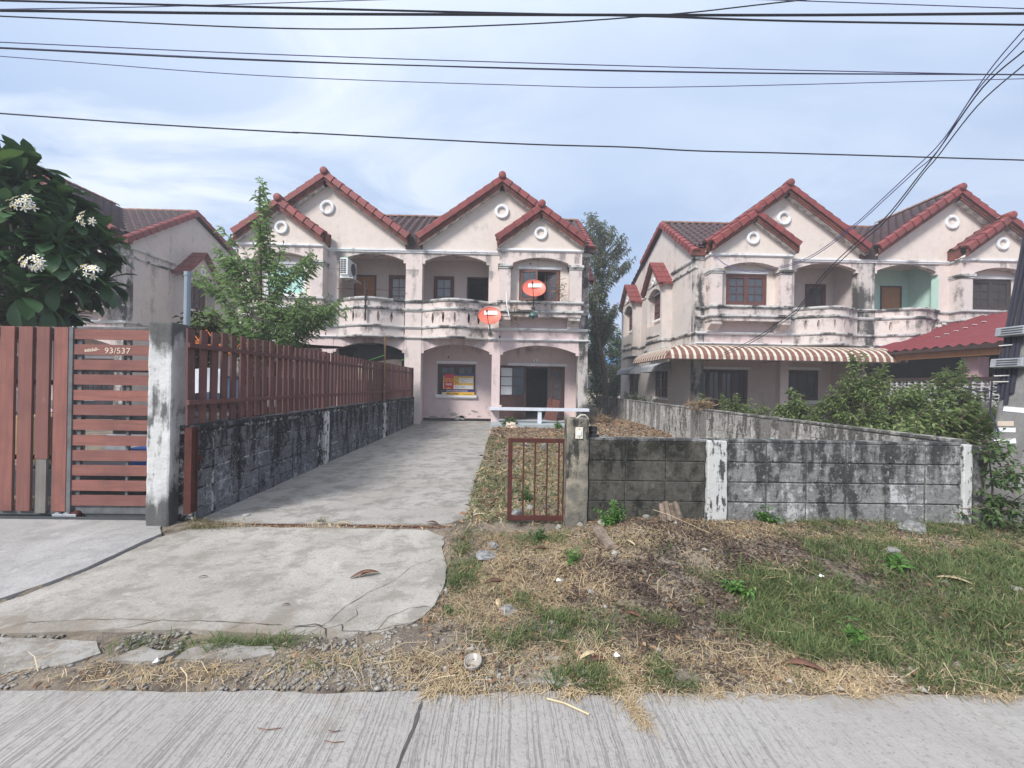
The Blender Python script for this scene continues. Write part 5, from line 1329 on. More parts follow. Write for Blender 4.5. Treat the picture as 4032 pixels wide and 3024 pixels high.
street('upper blue cable of the middle bundle', [(-5.51, 5.084), (-2.79, 5.042), (.014, 5.03), (2.85, 5.037), (5.48, 5.058)], .006, 'cable_blue')
street('darkest cable of the middle bundle', [(-5.51, 5.019), (-2.79, 4.971), (.015, 4.969), (2.85, 4.996), (5.78, 5.066)], .008)
street('thin blue twin just under the darkest cable of the middle bundle', [(-5.51, 5.030), (-2.79, 4.982), (.015, 4.960), (2.85, 4.990), (5.78, 5.062)], .004, 'cable_blue')
street('lowest thin blue cable of the middle bundle, sagging', [(-5.51, 4.932), (-2.79, 4.807), (.018, 4.782), (1.815, 4.811), (5.78, 5.019)], .005, 'cable_blue')
street('single wavy dark cable lowest above the roofs', [(-5.5, 4.315), (-4., 4.245), (-2.403, 4.193), (-2.2, 4.192), (.029, 4.136), (1.3, 4.130), (2.085, 4.109), (3.2, 4.11), (5.79, 4.102)], .009)
def drop(label, end, kz, mat='cable_blue', r=.007):
    # service cable: plan line from the pole to the house; kz = list of (x/y, (z-eye)/y) sight slopes
    (xe, ye) = end; m_ = (xe - 5.78)/(ye - 4.4); P = []
    for kx, kk in kz:
        y = (5.78 - m_*4.4)/(kx - m_); P.append((kx*y, y, EYE + kk*y))
    cable(label, P, r, mat, 6, 'service cables from the pole to the right house')
K = lambda x, z, y: (x/y, (z-EYE)/y)
drop('service cable ending at the upper left corner of the right house', (6.98, 13.4), [K(5.769,5.575,4.4), K(5.346,5.054,4.4), K(4.867,4.317,4.4), K(9.183,6.487,9), K(8.526,5.852,9), K(7.846,5.218,9), K(6.862,4.504,9), K(6.087,4.24,9), K(5.506,4.161,9), K(4.95,4.30,9), K(4.691,4.519,9)])
drop('second service cable beside the one ending at the upper corner', (7.02, 13.4), [K(5.771,5.476,4.4), K(5.2,4.82,4.4), K(4.80,4.18,4.4), K(9.273,6.489,9), K(8.598,5.854,9), K(7.909,5.220,9), K(6.901,4.480,9), K(6.1,4.21,9), K(5.53,4.13,9), K(4.97,4.27,9), K(4.71,4.50,9)])
drop('service cable hanging down to the striped awning', (7.0, 12.85), [K(5.773,5.332,4.4), K(5.3,4.90,4.4), K(4.83,4.22,4.4), K(9.44,6.49,9), K(8.62,5.44,9), K(7.953,4.86,9), K(7.2,4.1,9), K(6.68,3.40,9), K(6.459,3.19,9), K(5.6,2.60,9), K(4.853,2.24,9)], 'cable', .009)
drop('lower service cable beside the one hanging to the awning', (7.0, 12.85), [K(5.775,5.176,4.4), K(5.25,4.70,4.4), K(4.79,4.10,4.4), K(9.5,6.49,9), K(8.66,5.40,9), K(8.0,4.80,9), K(7.23,4.05,9), K(6.70,3.36,9), K(6.48,3.14,9), K(5.63,2.56,9), K(4.88,2.20,9)], 'cable', .008)

# ------------------------------------------------------------------ neighbour's yard behind gate and fence
tag(MB().tube([(-3.08, 10.22, 1.0), (-3.08, 10.24, 2.66)], .022, 8).build('wooden_pole', 'stick'), 'thin brown wooden pole rising above the picket fence', 'pole')
tag(MB().tube([(-3.09, 10.23, 2.18), (-4.3, 10.6, 1.82), (-4.6, 10.8, 1.78)], .010, 5).build('rope', 'rope_green'), 'bright green rope tied from the wooden pole towards the left porch', 'rope')
tag(MB().tube([(-3.4, 13.6, 2.28), (-4.2, 13.2, 2.05), (-5.0, 12.6, 1.95)], .010, 5).build('rope', 'rope_green'), 'green rope running from the party column above the shade cloth', 'rope')
V = []; F = []
for i in range(9):
    for j in range(5): V.append((-3.45 - i*.22, 13.3 - .05*i + .06*math.sin(i*1.3+j), 2.25 - .03*i - j*.24 + .05*math.sin(i*.9)))
for i in range(8):
    for j in range(4): F.append((i*5+j, i*5+j+1, (i+1)*5+j+1, (i+1)*5+j))
tag(MB().add(V, F).build('shade_cloth', 'cloth_brown', None, smooth=True, recalc=False), 'grey brown shade cloth hung across the left porch', 'cloth')
V = []; F = []
for i in range(13):
    for j in range(7): V.append((-9.2 + i*.36, 9.6 + j*.62, 2.40 + .03*j + .02*math.sin(i*1.9 + j)))
for i in range(12):
    for j in range(6): F.append((i*7+j, i*7+j+1, (i+1)*7+j+1, (i+1)*7+j))
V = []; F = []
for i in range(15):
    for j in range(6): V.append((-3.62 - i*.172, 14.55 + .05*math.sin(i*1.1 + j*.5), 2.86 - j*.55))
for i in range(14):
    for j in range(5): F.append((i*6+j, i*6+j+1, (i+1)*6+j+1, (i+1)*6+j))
tag(MB().add(V, F).build('shade_stand_in', 'dark_curtain_and_shade', None, smooth=True, recalc=False), 'dark screen added to imitate the shade in the left porch of the middle house', 'screen')  # added sheet: its dark colour stands for the shade inside the porch
V = []; F = []
for i in range(13):
    for j in range(7): V.append((-9.2 + i*.36, 9.6 + j*.62, 2.40 + .03*j + .02*math.sin(i*1.9 + j)))
for i in range(12):
    for j in range(6): F.append((i*7+j, i*7+j+1, (i+1)*7+j+1, (i+1)*7+j))
t = thing('shade_canopy', 'black shade canopy in the neighbour yard under the green tree', 'canopy', (0, 0, 0))
MB().add(V, F).build('sheet', 'dark_curtain_and_shade', t, recalc=False)
for x_, y_ in ((-9.1, 9.7), (-4.95, 9.7), (-9.1, 13.2), (-4.95, 13.2)): MB().tube([(x_, y_, 0), (x_, y_, 2.42)], .03, 6).build('post', 'dark_metal', t)
def ring(x, y, z, lab):
    P = [(x + .16*math.cos(a), y + .16*math.sin(a), z + .015*math.sin(3*a)) for a in [2*math.pi*k/16 for k in range(17)]]
    t_ = MB().tube(P, .016, 6).build('hanger_ring', 'orange_plastic'); tag(t_, lab, 'clothes hanger', 'orange hanger rings behind the fence')
    MB().tube([(x, y, z + .2), (x + .15, y, z)], .006, 4).tube([(x, y, z + .2), (x - .15, y, z)], .006, 4).build('hook', 'orange_plastic', t_)
ring(-3.75, 4.75, 1.93, 'orange hanger ring nearest the gate pillar'); ring(-3.85, 5.2, 1.92, 'orange hanger ring second from the gate pillar'); ring(-3.7, 5.7, 1.86, 'orange hanger ring third from the gate pillar, lower')
V = []; F = []
for i in range(8):
    for j in range(6): V.append((-3.95 + i*.065, 5.0 + .02*math.sin(i*1.7), 1.62 - j*.06 - .01*math.sin(i)))
for i in range(7):
    for j in range(5): F.append((i*6+j, i*6+j+1, (i+1)*6+j+1, (i+1)*6+j))
tag(MB().add(V, F).build('white_shirt', 'cloth_white', recalc=False), 'white shirt hanging behind the first fence pickets', 'shirt')
V = [(p[0] - .1, p[1] + .45, p[2] - .12) for p in V]
tag(MB().add(V, F).build('blue_shirt', 'cloth_blue', recalc=False), 'dark blue shirt hanging behind the fence pickets', 'shirt')
tag(MB().box(-6.6, -3.6, 11.8, 11.83, 1.55, 2.02).build('cream_blind', 'awning_cream'), 'cream blind hanging in the neighbour yard seen between pickets', 'blind')
def car():
    t = thing('parked_pickup', 'dark pickup parked behind the brown sliding gate', 'pickup', (-5.3, 7.2, 0))
    body = [(-.95, .30), (.95, .30), (.97, .75), (.90, 1.02), (.72, 1.55), (-.72, 1.55), (-.90, 1.02), (-.97, .75)]
    MB().prism(body, 'y', 0, 2.2).build('body', 'black_plastic', t, .06)
    MB().prism([(-.80, 1.05), (.80, 1.05), (.66, 1.48), (-.66, 1.48)], 'y', -.012, -.002).build('windscreen', 'glass_dark', t)
    MB().box(-.96, .96, -.75, 0, .35, .98).build('bonnet', 'black_plastic', t, .08); MB().box(-.98, .98, -.83, -.74, .32, .60).build('bumper', 'galv', t, .04); MB().box(-.45, .45, -.765, -.75, .66, .86).build('grille', 'dark_metal', t)
    for x in (-.72, .72): MB().box(x-.18, x+.18, -.77, -.75, .66, .88).build('headlight', 'glass_grey', t, .02)
    for x in (-.85, .85):
        for y in (-.3, 1.7):
            o = MB().lathe([(.1, -.1), (.33, -.1), (.36, -.06), (.36, .06), (.33, .1), (.1, .1)], n=18).build('wheel', 'black_plastic', t); o.location = (x, y, .36); o.rotation_euler = (0, math.pi/2, 0)
    for x in (-1.05, 1.05): MB().box(x-.1, x+.1, .1, .2, 1.0, 1.2).build('mirror', 'galv', t, .03)
car()
def boxthing(nm, lab, cat, m, x0, x1, y0, y1, z0, z1): return tag(rough_box(nm, x0, x1, y0, y1, z0, z1, m, None, .2, .006, .012, x0), lab, cat)
boxthing('cardboard_box', 'brown cardboard box behind the leftmost gate slats', 'box', 'cardboard', -6.0, -5.45, 4.9, 5.3, .45, 1.0)
boxthing('cardboard_box', 'tan carton low behind the horizontal gate slats', 'box', 'paper_tan', -4.05, -3.7, 5.2, 5.5, .35, .62)
boxthing('storage_bench', 'dark low bench behind the horizontal gate slats', 'bench', 'dark_metal', -6.2, -3.7, 4.95, 5.6, .0, .36)
boxthing('blue_sack', 'blue sack behind the lower gate slats', 'sack', 'blue_plastic', -4.75, -4.3, 5.1, 5.4, .37, .60)
boxthing('plastic_crate', 'red plastic crate behind the horizontal gate slats', 'crate', 'sign_red', -4.55, -4.2, 5.2, 5.45, .70, .98)
o = MB().lathe([(.18, 0), (.26, .10), (.28, .2), (.26, .2), (.17, .02)], n=18).build('steel_basin', 'galv'); o.location = (-5.35, 5.15, 1.0); tag(o, 'shiny steel basin on the box behind the vertical gate slats', 'basin')
tag(rough_box('blue_barrel', -3.95, -3.55, 6.1, 6.5, 0, .85, 'green_plastic', None, .2, .005, .05, 9), 'green plastic bin behind the fence', 'bin')
# blue roof far behind
t = thing('far_house', 'small far house with a blue roof between the two pink houses', 'house', (8.0, 33, 0))
MB().box(-2.2, 2.2, 0, 4, 0, 3.3).build('wall', 'far_wall', t)
MB().prism([(-.3, 3.3), (2.0, 4.15), (4.3, 3.3)], 'x', -2.5, 2.5).build('roof', 'blue_sheet', t)
MB().box(-2.5, 2.5, 1.9, 2.1, 4.12, 4.22).build('ridge', 'verge_red', t)
for x in (-1.2, .6): MB().box(x, x+.7, -.03, 0, 1.2, 2.3).build('window', 'glass_dark', t)
# ------------------------------------------------------------------ vegetation
def tree_shoots(name, label, cat, base, trunk, shoots, mat, leafL, leafW, per, bark='bark', rad=(.05, .015), group=None, droop=.3, spread=.9, tip_bias=0., stem_r=.006, name_leaf='foliage', seed=0):
    # trunk: polyline; shoots: list of (start, end); leaves alternate along every shoot
    rg = np.random.default_rng(seed + 5)
    t = thing(name, label, cat, base, 0, group); B = np.array(base)
    b = MB(); n = len(trunk)
    b.tube([tuple(np.array(p) - B) for p in trunk], [rad[0] + (rad[1]-rad[0])*i/(n-1) for i in range(n)], 7)
    b.build('trunk', bark, t)
    sb = MB(); Ps, Ds, Ns, Ls = [], [], [], []
    for (a, e) in shoots:
        a = np.array(a, float); e = np.array(e, float); d = e - a; L = np.linalg.norm(d); d /= L
        sag = rg.uniform(.02, .12) * L
        ts = np.linspace(0, 1, 4); pts = [a + (e-a)*u + np.array([0, 0, -sag*4*u*(1-u)*.3]) for u in ts]
        sb.tube([tuple(p - B) for p in pts], [stem_r*1.6, stem_r*1.2, stem_r, stem_r*.5], 3, False)
        m = max(4, int(per * L)); u = np.sort(rg.uniform(.12 + tip_bias, 1.02, m))
        P = a + np.outer(u, e - a) + np.outer(u*(1-u), [0, 0, -sag*1.2]) - B
        ref = np.cross(d, [0, 0, 1]); ref = ref/(np.linalg.norm(ref)+1e-6); up = np.cross(ref, d)
        ang = np.arange(m)*2.4 + rg.uniform(0, 6); rad_ = np.outer(np.cos(ang), ref) + np.outer(np.sin(ang), up)*.6
        D = d*(1.0 - spread*.55) + rad_*spread + rg.normal(0, .18, (m, 3)) + np.array([0, 0, -droop*.6])
        N_ = np.tile([0, 0, 1.], (m, 1)) + rg.normal(0, .35, (m, 3))
        Ps.append(P); Ds.append(D); Ns.append(N_); Ls.append(rg.uniform(.7, 1.25, m)*(1 - .35*np.clip(u-.75, 0, 1)*4*.6))
    sb.build('branches', bark, t, recalc=False)['kind'] = 'stuff'
    P = np.concatenate(Ps); D = np.concatenate(Ds); N_ = np.concatenate(Ns); L = np.concatenate(Ls)
    o = put(name_leaf, leaf_mesh(name_leaf, P, unit(D), unit(N_), L*leafL, L*leafW, mat, droop), t); o['kind'] = 'stuff'
    return t
def ell_shoots(rg, axis_pt, ells, length=(.5, .9), up=.25):
    out = []
    for (c, r, n) in ells:
        c = np.array(c); r = np.array(r)
        for _ in range(n):
            v = unit(rg.normal(size=3)); p = c + v*r*rg.uniform(.45, 1.)**.6
            ax = np.array(axis_pt(p[2])); d = p - ax; d[2] += up*np.linalg.norm(d)+.05; d = unit(d)
            out.append((p - d*rg.uniform(*length), p))
    return out
rg = np.random.default_rng(11)
# green tree in the neighbour yard
Y0 = 8.6
def ax_(z): return (-5.25 + .04*z, Y0, min(z - .5, 5.6))
sh = ell_shoots(rg, ax_, [((-5.3, Y0, 5.35), (.13, .13, .55), 10), ((-5.25, Y0, 4.6), (.28, .3, .5), 14), ((-5.15, Y0, 3.9), (.75, .6, .7), 34), ((-5.25, Y0, 3.0), (1.45, 1.0, .75), 84), ((-5.95, Y0, 4.3), (.35, .4, .5), 20), ((-6.35, Y0, 3.7), (.35, .4, .35), 14),
     ((-4.35, Y0, 4.05), (.40, .4, .35), 18), ((-4.1, Y0, 3.1), (.75, .6, .45), 38), ((-3.65, Y0-.2, 3.05), (.35, .3, .18), 10), ((-6.1, Y0, 2.75), (.75, .6, .35), 26), ((-5.1, Y0-.3, 2.45), (1.3, .7, .3), 34)], (.45, .85), .45)
tree_shoots('leafy_tree', 'bright green feathery tree rising behind the picket fence', 'tree', (-5.2, Y0, 0), [(-5.2, Y0, 0), (-5.15, Y0, 1.6), (-5.25, Y0, 3.2), (-5.3, Y0, 5.6)], sh, 'leaf_mid', .155, .046, 30, rad=(.10, .018), droop=.32, seed=1)
# small brownish shrub beside the pipe
sh = ell_shoots(rg, lambda z: (-5.3, 7.0, z-.6), [((-5.3, 7.0, 2.45), (.28, .3, .36), 26), ((-5.3, 7.0, 1.9), (.35, .3, .4), 14)], (.3, .6), .5)
tree_shoots('brown_shrub', 'small olive brown shrub behind the grey pipe', 'shrub', (-5.3, 7.0, 0), [(-5.3, 7.0, 0), (-5.3, 7.0, 1.4), (-5.3, 7.0, 2.4)], sh, 'leaf_brown', .12, .04, 40, rad=(.04, .012), droop=.5, seed=2)
# tall tree between the houses
def ax2(z): return (4.7 + .03*z, 21.2, z - 1.0)
sh = ell_shoots(rg, ax2, [((4.4, 21.2, 10.0), (.95, .9, .75), 60), ((5.5, 21.2, 9.3), (.85, .9, .8), 48), ((6.25, 21.2, 8.5), (.5, .7, .8), 28), ((4.4, 21.2, 8.3), (.95, .9, .9), 60), ((5.5, 21.2, 7.6), (.55, .7, .5), 22), ((4.7, 21.2, 6.6), (.75, .8, 1.0), 55), ((5.0, 21.2, 5.0), (.9, .8, 1.0), 70), ((5.5, 21.2, 5.6), (.55, .6, .5), 24), ((4.7, 21.2, 3.4), (.6, .7, 1.0), 44), ((3.6, 21.5, 9.9), (.6, .5, .5), 24)], (.6, 1.2), .2)
tree_shoots('tall_tree', 'tall airy tree with a leaning trunk between the two right houses', 'tree', (5.3, 20.6, 0), [(5.35, 20.6, 0), (5.15, 20.7, 2.0), (4.75, 20.9, 4.5), (4.65, 21.2, 7.0), (4.7, 21.2, 9.2)], sh, 'leaf_tall', .19, .065, 21, rad=(.17, .03), droop=.55, bark='bark', stem_r=.014, seed=3)
# bushes and trees farther back
def blob(name, label, cat, c, ells, mat, L_, W_, per, seed, group=None, h=None, ln=(.4, .8), bark='bark'):
    g_ = np.random.default_rng(seed + 40); x, y = c
    sh = ell_shoots(g_, lambda z: (x, y, z - .5), ells, ln, .4); top = max(e[0][2] for e in ells)
    return tree_shoots(name, label, cat, (x, y, 0), [(x, y, -.05), (x + .05, y, top*.5), (x, y, top)], sh, mat, L_, W_, per, bark, rad=(.03 + .015*top, .01), droop=.35, group=group, seed=seed)
blob('leafy_bush', 'dense dark green bush filling the gap behind the far end of the boundary wall', 'bush', (6.6, 24.6), [((6.3, 24.6, 1.9), (1.1, .9, 1.1), 120), ((7.6, 24.8, 1.6), (.9, .9, .9), 70), ((5.6, 24.6, 1.1), (.8, .7, .8), 50)], 'leaf_far', .22, .09, 22, 1)
blob('background_tree', 'rounded pale green tree far behind the gap between the houses', 'tree', (8.6, 31), [((8.0, 31, 5.2), (1.6, 1.2, 1.3), 90), ((9.3, 31, 4.4), (1.5, 1.2, 1.2), 80), ((7.2, 30.6, 6.4), (1.0, .9, .8), 46)], 'leaf_far', .30, .13, 18, 2)
blob('background_tree', 'dark tree filling in low behind the leaning trunk', 'tree', (6.2, 27), [((5.9, 27, 3.3), (1.1, 1., 1.1), 90), ((6.3, 27, 5.0), (.9, .9, .9), 60)], 'leaf_tall', .28, .11, 18, 3)
blob('background_tree', 'broad green tree seen beyond the roof of the left house', 'tree', (-30, 34), [((-30, 34, 4.5), (3.2, 2, 2.2), 110)], 'leaf_far', .4, .18, 10, 14)
# wild shrubs over the boundary wall
SH = [('wild_shrub', 'largest feathery shrub spilling over the boundary wall before the carport', (6.75, 7.4), [((6.7, 7.3, 1.30), (.85, .55, .48), 105), ((7.4, 7.2, 1.15), (.75, .5, .5), 85), ((6.55, 7.4, 1.85), (.22, .25, .40), 18), ((7.05, 7.4, 1.75), (.18, .2, .32), 14)], 4),
      ('wild_shrub', 'shrub with a tall spray reaching up to the pink carport pillar', (8.3, 7.3), [((8.0, 7.2, 1.25), (.7, .5, .48), 75), ((8.35, 7.3, 1.75), (.30, .3, .42), 22), ((8.5, 6.9, .8), (.5, .4, .5), 34)], 5),
      ('wild_shrub', 'low shrub at the left foot of the largest feathery shrub', (5.75, 7.7), [((5.75, 7.6, 1.02), (.65, .4, .32), 62), ((5.55, 7.6, 1.35), (.16, .2, .26), 12)], 6),
      ('wild_shrub', 'shrub hanging over the near end of the boundary wall', (5.9, 5.6), [((6.1, 5.6, .85), (.7, .5, .42), 85), ((5.35, 5.4, .80), (.5, .35, .30), 44), ((6.7, 5.4, .98), (.6, .4, .45), 65)], 7),
      ('wild_shrub', 'twin tipped shrub in front of the dark porch door of the right house', (6.3, 10.8), [((6.15, 10.8, 1.05), (.38, .3, .40), 34), ((6.85, 10.8, .95), (.35, .3, .36), 26)], 8),
      ('wild_shrub', 'small light shrub beside the corner of the right house', (6.2, 12.4), [((6.15, 12.4, 1.02), (.2, .2, .33), 20)], 9),
      ('wild_shrub', 'small weedy plant below the farther side window of the right house', (5.6, 17.5), [((5.5, 17.5, .98), (.45, .35, .35), 34)], 10),
      ('wild_shrub', 'dark leaved plant below the nearer side window of the right house', (5.5, 15.2), [((5.45, 15.2, .98), (.40, .3, .25), 16)], 11)]
for nm, lab, c, el, sd in SH: blob(nm, lab, 'shrub', c, el, 'leaf_shrub' if sd != 11 else 'leaf_far', .105, .042, 62, sd, 'wild shrubs behind the boundary wall', ln=(.25, .5))
# climber by the utility pole
g_ = np.random.default_rng(77)
def vine(label, pts, n, seed, L_=.06, mat='leaf_vine'):
    g2 = np.random.default_rng(seed); sh = []
    for (x, y, z, rx, rz, m) in pts:
        for _ in range(m):
            p = np.array([x + g2.normal()*rx*.6, y + g2.normal()*.08, max(.05, z + g2.normal()*rz*.6)]); d = unit(np.array([g2.normal()*.8, -.5 - g2.random(), g2.normal()*.5 + .2]))
            sh.append((p, p + d*g2.uniform(.1, .25)))
    x, y = pts[0][0], pts[0][1]
    return tree_shoots('climbing_vine', label, 'vine', (x, y, 0), [(x, y, 0), (x + .03, y, .5), (x - .02, y, .9)], sh, mat, L_, L_*.55, 42, rad=(.012, .005), droop=.3, seed=seed, stem_r=.004)
vine('dark green climber between the front wall end and the utility pole', [(4.93, 3.98, .55, .09, .35, 44), (4.86, 3.95, .93, .12, .10, 16), (4.95, 3.9, .25, .16, .16, 36), (4.72, 3.85, .28, .16, .10, 16)], 0, 31)
vine('leafy climber in front of the foot of the utility pole', [(5.42, 3.85, .22, .16, .10, 16), (5.2, 3.8, .15, .25, .06, 20)], 0, 32)

# frangipani: big leaves in rosettes, white flower clusters
t = thing('frangipani_tree', 'dark green frangipani tree with white flower clusters at the left edge', 'tree', (-6.9, 5.9, 0))
def fl_leaf():
    L = 1.; xs = [0, .18, .42, .66, .86, 1.]; ws = [.02, .075, .145, .185, .14, .015]; V = []; F = []
    for x, w in zip(xs, ws):
        z = .10*math.sin(x*math.pi*.9) - .10*x*x; V += [(x, -w, z + w*.25), (x, 0, z), (x, w, z + w*.25)]
    for i in range(5): a = 3*i; F += [(a, a+1, a+4, a+3), (a+1, a+2, a+5, a+4)]
    return MB().add(V, F).mesh('leaf', 'leaf_frangipani', True, False)
FL = fl_leaf()
g_ = np.random.default_rng(5)
tips = []
for _ in range(105):
    v = unit(g_.normal(size=3)); c_ = np.array([-7.05, 5.75, 3.28]); r_ = np.array([1.14, .9, 1.12]); p = c_ + v*r_*g_.uniform(.55, 1.)**.5
    tips.append((p, unit(v*np.array([1, 1, .8]) + np.array([0, 0, .35]))))
for _ in range(26):
    v = unit(g_.normal(size=3)); p = np.array([-7.25, 5.6, 4.15]) + v*np.array([.62, .5, .5])*g_.uniform(.5, 1.)**.5; tips.append((p, unit(v*np.array([1, 1, .8]) + np.array([0, 0, .5]))))
tips += [(np.array(p), unit(np.array(d))) for p, d in (((-6.05, 5.5, 3.45), (.8, -.3, .3)), ((-5.95, 5.5, 3.05), (.9, -.3, .1)), ((-5.95, 5.4, 2.75), (.7, -.5, -.1)), ((-6.1, 5.4, 2.45), (.6, -.5, -.3)), ((-6.2, 5.2, 2.5), (.2, -.8, -.1)), ((-6.4, 5.1, 3.0), (.1, -.9, .1)), ((-6.3, 5.1, 3.5), (.2, -.8, .4)), ((-6.6, 5.2, 4.1), (.0, -.5, .8)), ((-6.5, 5.4, 3.85), (.5, -.4, .7)), ((-5.95, 5.4, 3.2), (.7, -.6, .1)))]
trunk = MB(); trunk.tube([(0, 0, 0), (.1, 0, .9), (.0, 0, 1.9), (.05, 0, 2.6)], [.13, .11, .09, .07], 8); trunk.build('trunk', 'bark_grey', t)
br = MB(); LV = []
for p, d in tips:
    q0 = np.array([.02, 0, 2.2 + g_.uniform(-.3, .4)]); q2 = p - np.array([-6.9, 5.9, 0]); q1 = (q0 + q2)/2 + np.array([0, 0, -.15])
    br.tube([tuple(q0), tuple(q1), tuple(q2)], [.035, .025, .018], 5, False)
    a = unit(np.cross(d, [.3, .2, 1.])); b_ = np.cross(d, a); m = g_.integers(9, 14)
    for k in range(m):
        th = k*2.4 + g_.uniform(-.2, .2); el = g_.uniform(.15, .85)
        ld = unit((a*math.cos(th) + b_*math.sin(th))*math.cos(el) + d*math.sin(el) + np.array([0, 0, -.12]))
        LV.append((q2, ld, g_.uniform(.30, .46)))
br.build('branches', 'bark_grey', t, recalc=False)['kind'] = 'stuff'
LV.sort(key=lambda e: float(np.linalg.norm(e[0] + np.array([-6.9, 5.9, 0]) + e[1]*.2 - np.array([0, 0, 1.48])) - (.6 if -6.9 + e[0][0] + e[1][0]*.3 > -7.4 else -3)))
def leaf_matrix(p, d, L):
    x = Vector(d); y = Vector((0, 0, 1)).cross(x); y = (y if y.length > .05 else Vector((0, 1, 0))).normalized(); z = x.cross(y)
    M = Matrix((x*L, y*L, z*L)).transposed().to_4x4(); M.translation = Vector(p); return M
nv = len(FL.vertices); FLv = np.array([v.co for v in FL.vertices]); FLf = np.array([p.vertices[:] for p in FL.polygons]); RV, RF = [], []
for i, (p, d, L) in enumerate(LV):
    M = leaf_matrix(p, d, L)
    if i < 290: o = put('leaf', FL, t); o.matrix_local = M
    else:
        A_ = np.array(M); RV.append(FLv @ A_[:3, :3].T + A_[:3, 3]); RF.append(FLf + nv*len(RF))
o = put('rear_leaves', npmesh('rear_leaves', np.concatenate(RV), np.concatenate(RF), 'leaf_frangipani', True), t); o['kind'] = 'stuff'
def flower_me():
    b = MB(); b.cur = 0
    for k in range(5):
        a = 2*math.pi*k/5; c, s_ = math.cos(a), math.sin(a); P = [(.0, -.008, 0), (.3, -.14, .10), (.72, -.20, .12), (1., -.05, .06), (.8, .16, .10), (.3, .12, .10), (.0, .008, 0)]
        b.add([((x*c - y*s_)*.05, (x*s_ + y*c)*.05, z*.05) for x, y, z in P], [tuple(range(7))])
    b.cur = 1; b.lathe([(.012, -.003), (.010, .008), (.0, .009)], n=6)
    return b.mesh('flower', ['petal', 'flower_yellow'], False, False)
FW = flower_me()
for (cx, cz, n, cy) in ((-6.02, 3.62, 18, 5.05), (-5.80, 2.88, 19, 5.0), (-5.50, 3.56, 9, 5.35), (-5.50, 2.86, 12, 5.35), (-6.28, 3.60, 12, 5.1)):
    g0 = (cx + 6.9, cy - 5.9, cz)
    MB().tube([(g0[0] - .02, g0[1] + .25, g0[2] - .1), (g0[0], g0[1] + .05, g0[2])], .012, 5).build('flower_stalk', 'leaf_weed', t)
    for k in range(n):
        v = unit(g_.normal(size=3)); v[1] = -abs(v[1]); p = np.array(g0) + v*np.array([.17, .06, .11])*g_.uniform(.5, 1.)
        o = put('flower', FW, t); z = Vector(unit(v*np.array([.6, 1, .8]) + np.array([0, -.5, .2]))); o.matrix_local = Matrix.Translation(Vector(p)) @ z.to_track_quat('Z', 'Y').to_matrix().to_4x4() @ Matrix.Scale(g_.uniform(.85, 1.15), 4)

# ------------------------------------------------------------------ grass, straw, litter
def bl(x, y, c):
    s_ = 0
    for (cx, cy, rx, ry, a) in c: s_ = s_ + a*np.exp(-(((x-cx)/rx)**2 + ((y-cy)/ry)**2))
    return s_
GREEN = [(-.30,3.3,.14,.3,.8),(.62,3.35,.18,.12,.6),(.2,2.75,.14,.1,.6),(1.25,2.45,.35,.14,.8),(1.9,2.2,.4,.12,.9),(1.75,2.75,.35,.2,.7),(3.0,3.35,.7,.25,.6),(.85,2.08,.25,.06,.7),(-.36,3.15,.12,.22,.9),(.25,3.72,.35,.14,.6),(.42,2.55,.22,.16,.8),(.2,2.28,.22,.10,.8),(2.5,2.45,.9,.3,1.1),(3.4,2.7,1.0,.5,1.2),(1.4,3.05,.35,.25,.8),(.45,1.98,.18,.06,.9),(.9,1.98,.3,.06,.8),(2.6,3.2,.5,.3,.6),(4.6,2.9,.9,.6,1.1),(1.5,2.5,.5,.2,.55),(-1.55,2.24,.35,.05,.8),(-1.0,2.06,.16,.05,.8),(.05,2.22,.07,.08,.7),(2.3,1.97,.4,.05,.7),(-.3,2.55,.06,.06,.8),(3.9,3.85,1.0,.16,.7)]
STRAW = [(-.12,2.65,.28,.2,1.),(-.22,2.02,.25,.10,1.),(.45,2.16,.35,.10,.9),(.62,1.98,.12,.10,.9),(1.05,2.12,.35,.12,1.),(1.7,2.03,.4,.08,.8),(.05,3.5,.5,.4,.9),(.2,3.0,.35,.3,.7),(3.3,2.02,.6,.09,.9),(.6,2.85,.3,.3,.5),(2.2,3.55,.9,.2,.7),(-.45,2.1,.3,.08,.5),(3.8,3.45,.7,.2,.8),(1.1,3.3,.4,.2,.4),(-.8,2.10,.3,.06,.5),(-1.9,2.02,.7,.06,.5)]
DARK = [(1.25,2.55,.3,.2,.7),(.95,2.05,.3,.07,.7),(2.2,3.3,.5,.2,.7),(3.2,3.6,.6,.15,.5),(.35,3.15,.25,.15,.5),(.85,3.05,.35,.25,1.),(.55,2.8,.25,.2,.6),(1.6,3.55,.45,.25,1.1),(1.0,2.3,.28,.16,.9),(1.9,3.1,.5,.25,.8),(.1,3.1,.2,.12,.6),(2.6,2.9,.6,.2,.5),(1.3,2.75,.4,.2,.6)]
def slope_free(x, y): return ~(inpoly(x, y, APRON) | inpoly(x, y, NEIGH) | inpoly(x, y, DRIVE))
def scatter(n, x0, x1, y0, y1, dens, g_):
    # nearer ground is sampled more densely, as it is seen larger
    out_x, out_y = [], []
    tot = 0
    while tot < n:
        x = g_.uniform(x0, x1, n*3); y = g_.uniform(y0, y1, n*3)
        k = (g_.random(n*3) < dens(x, y)) & slope_free(x, y)
        out_x.append(x[k]); out_y.append(y[k]); tot += k.sum()
        if len(out_x) > 40: break
    return np.concatenate(out_x)[:n], np.concatenate(out_y)[:n]
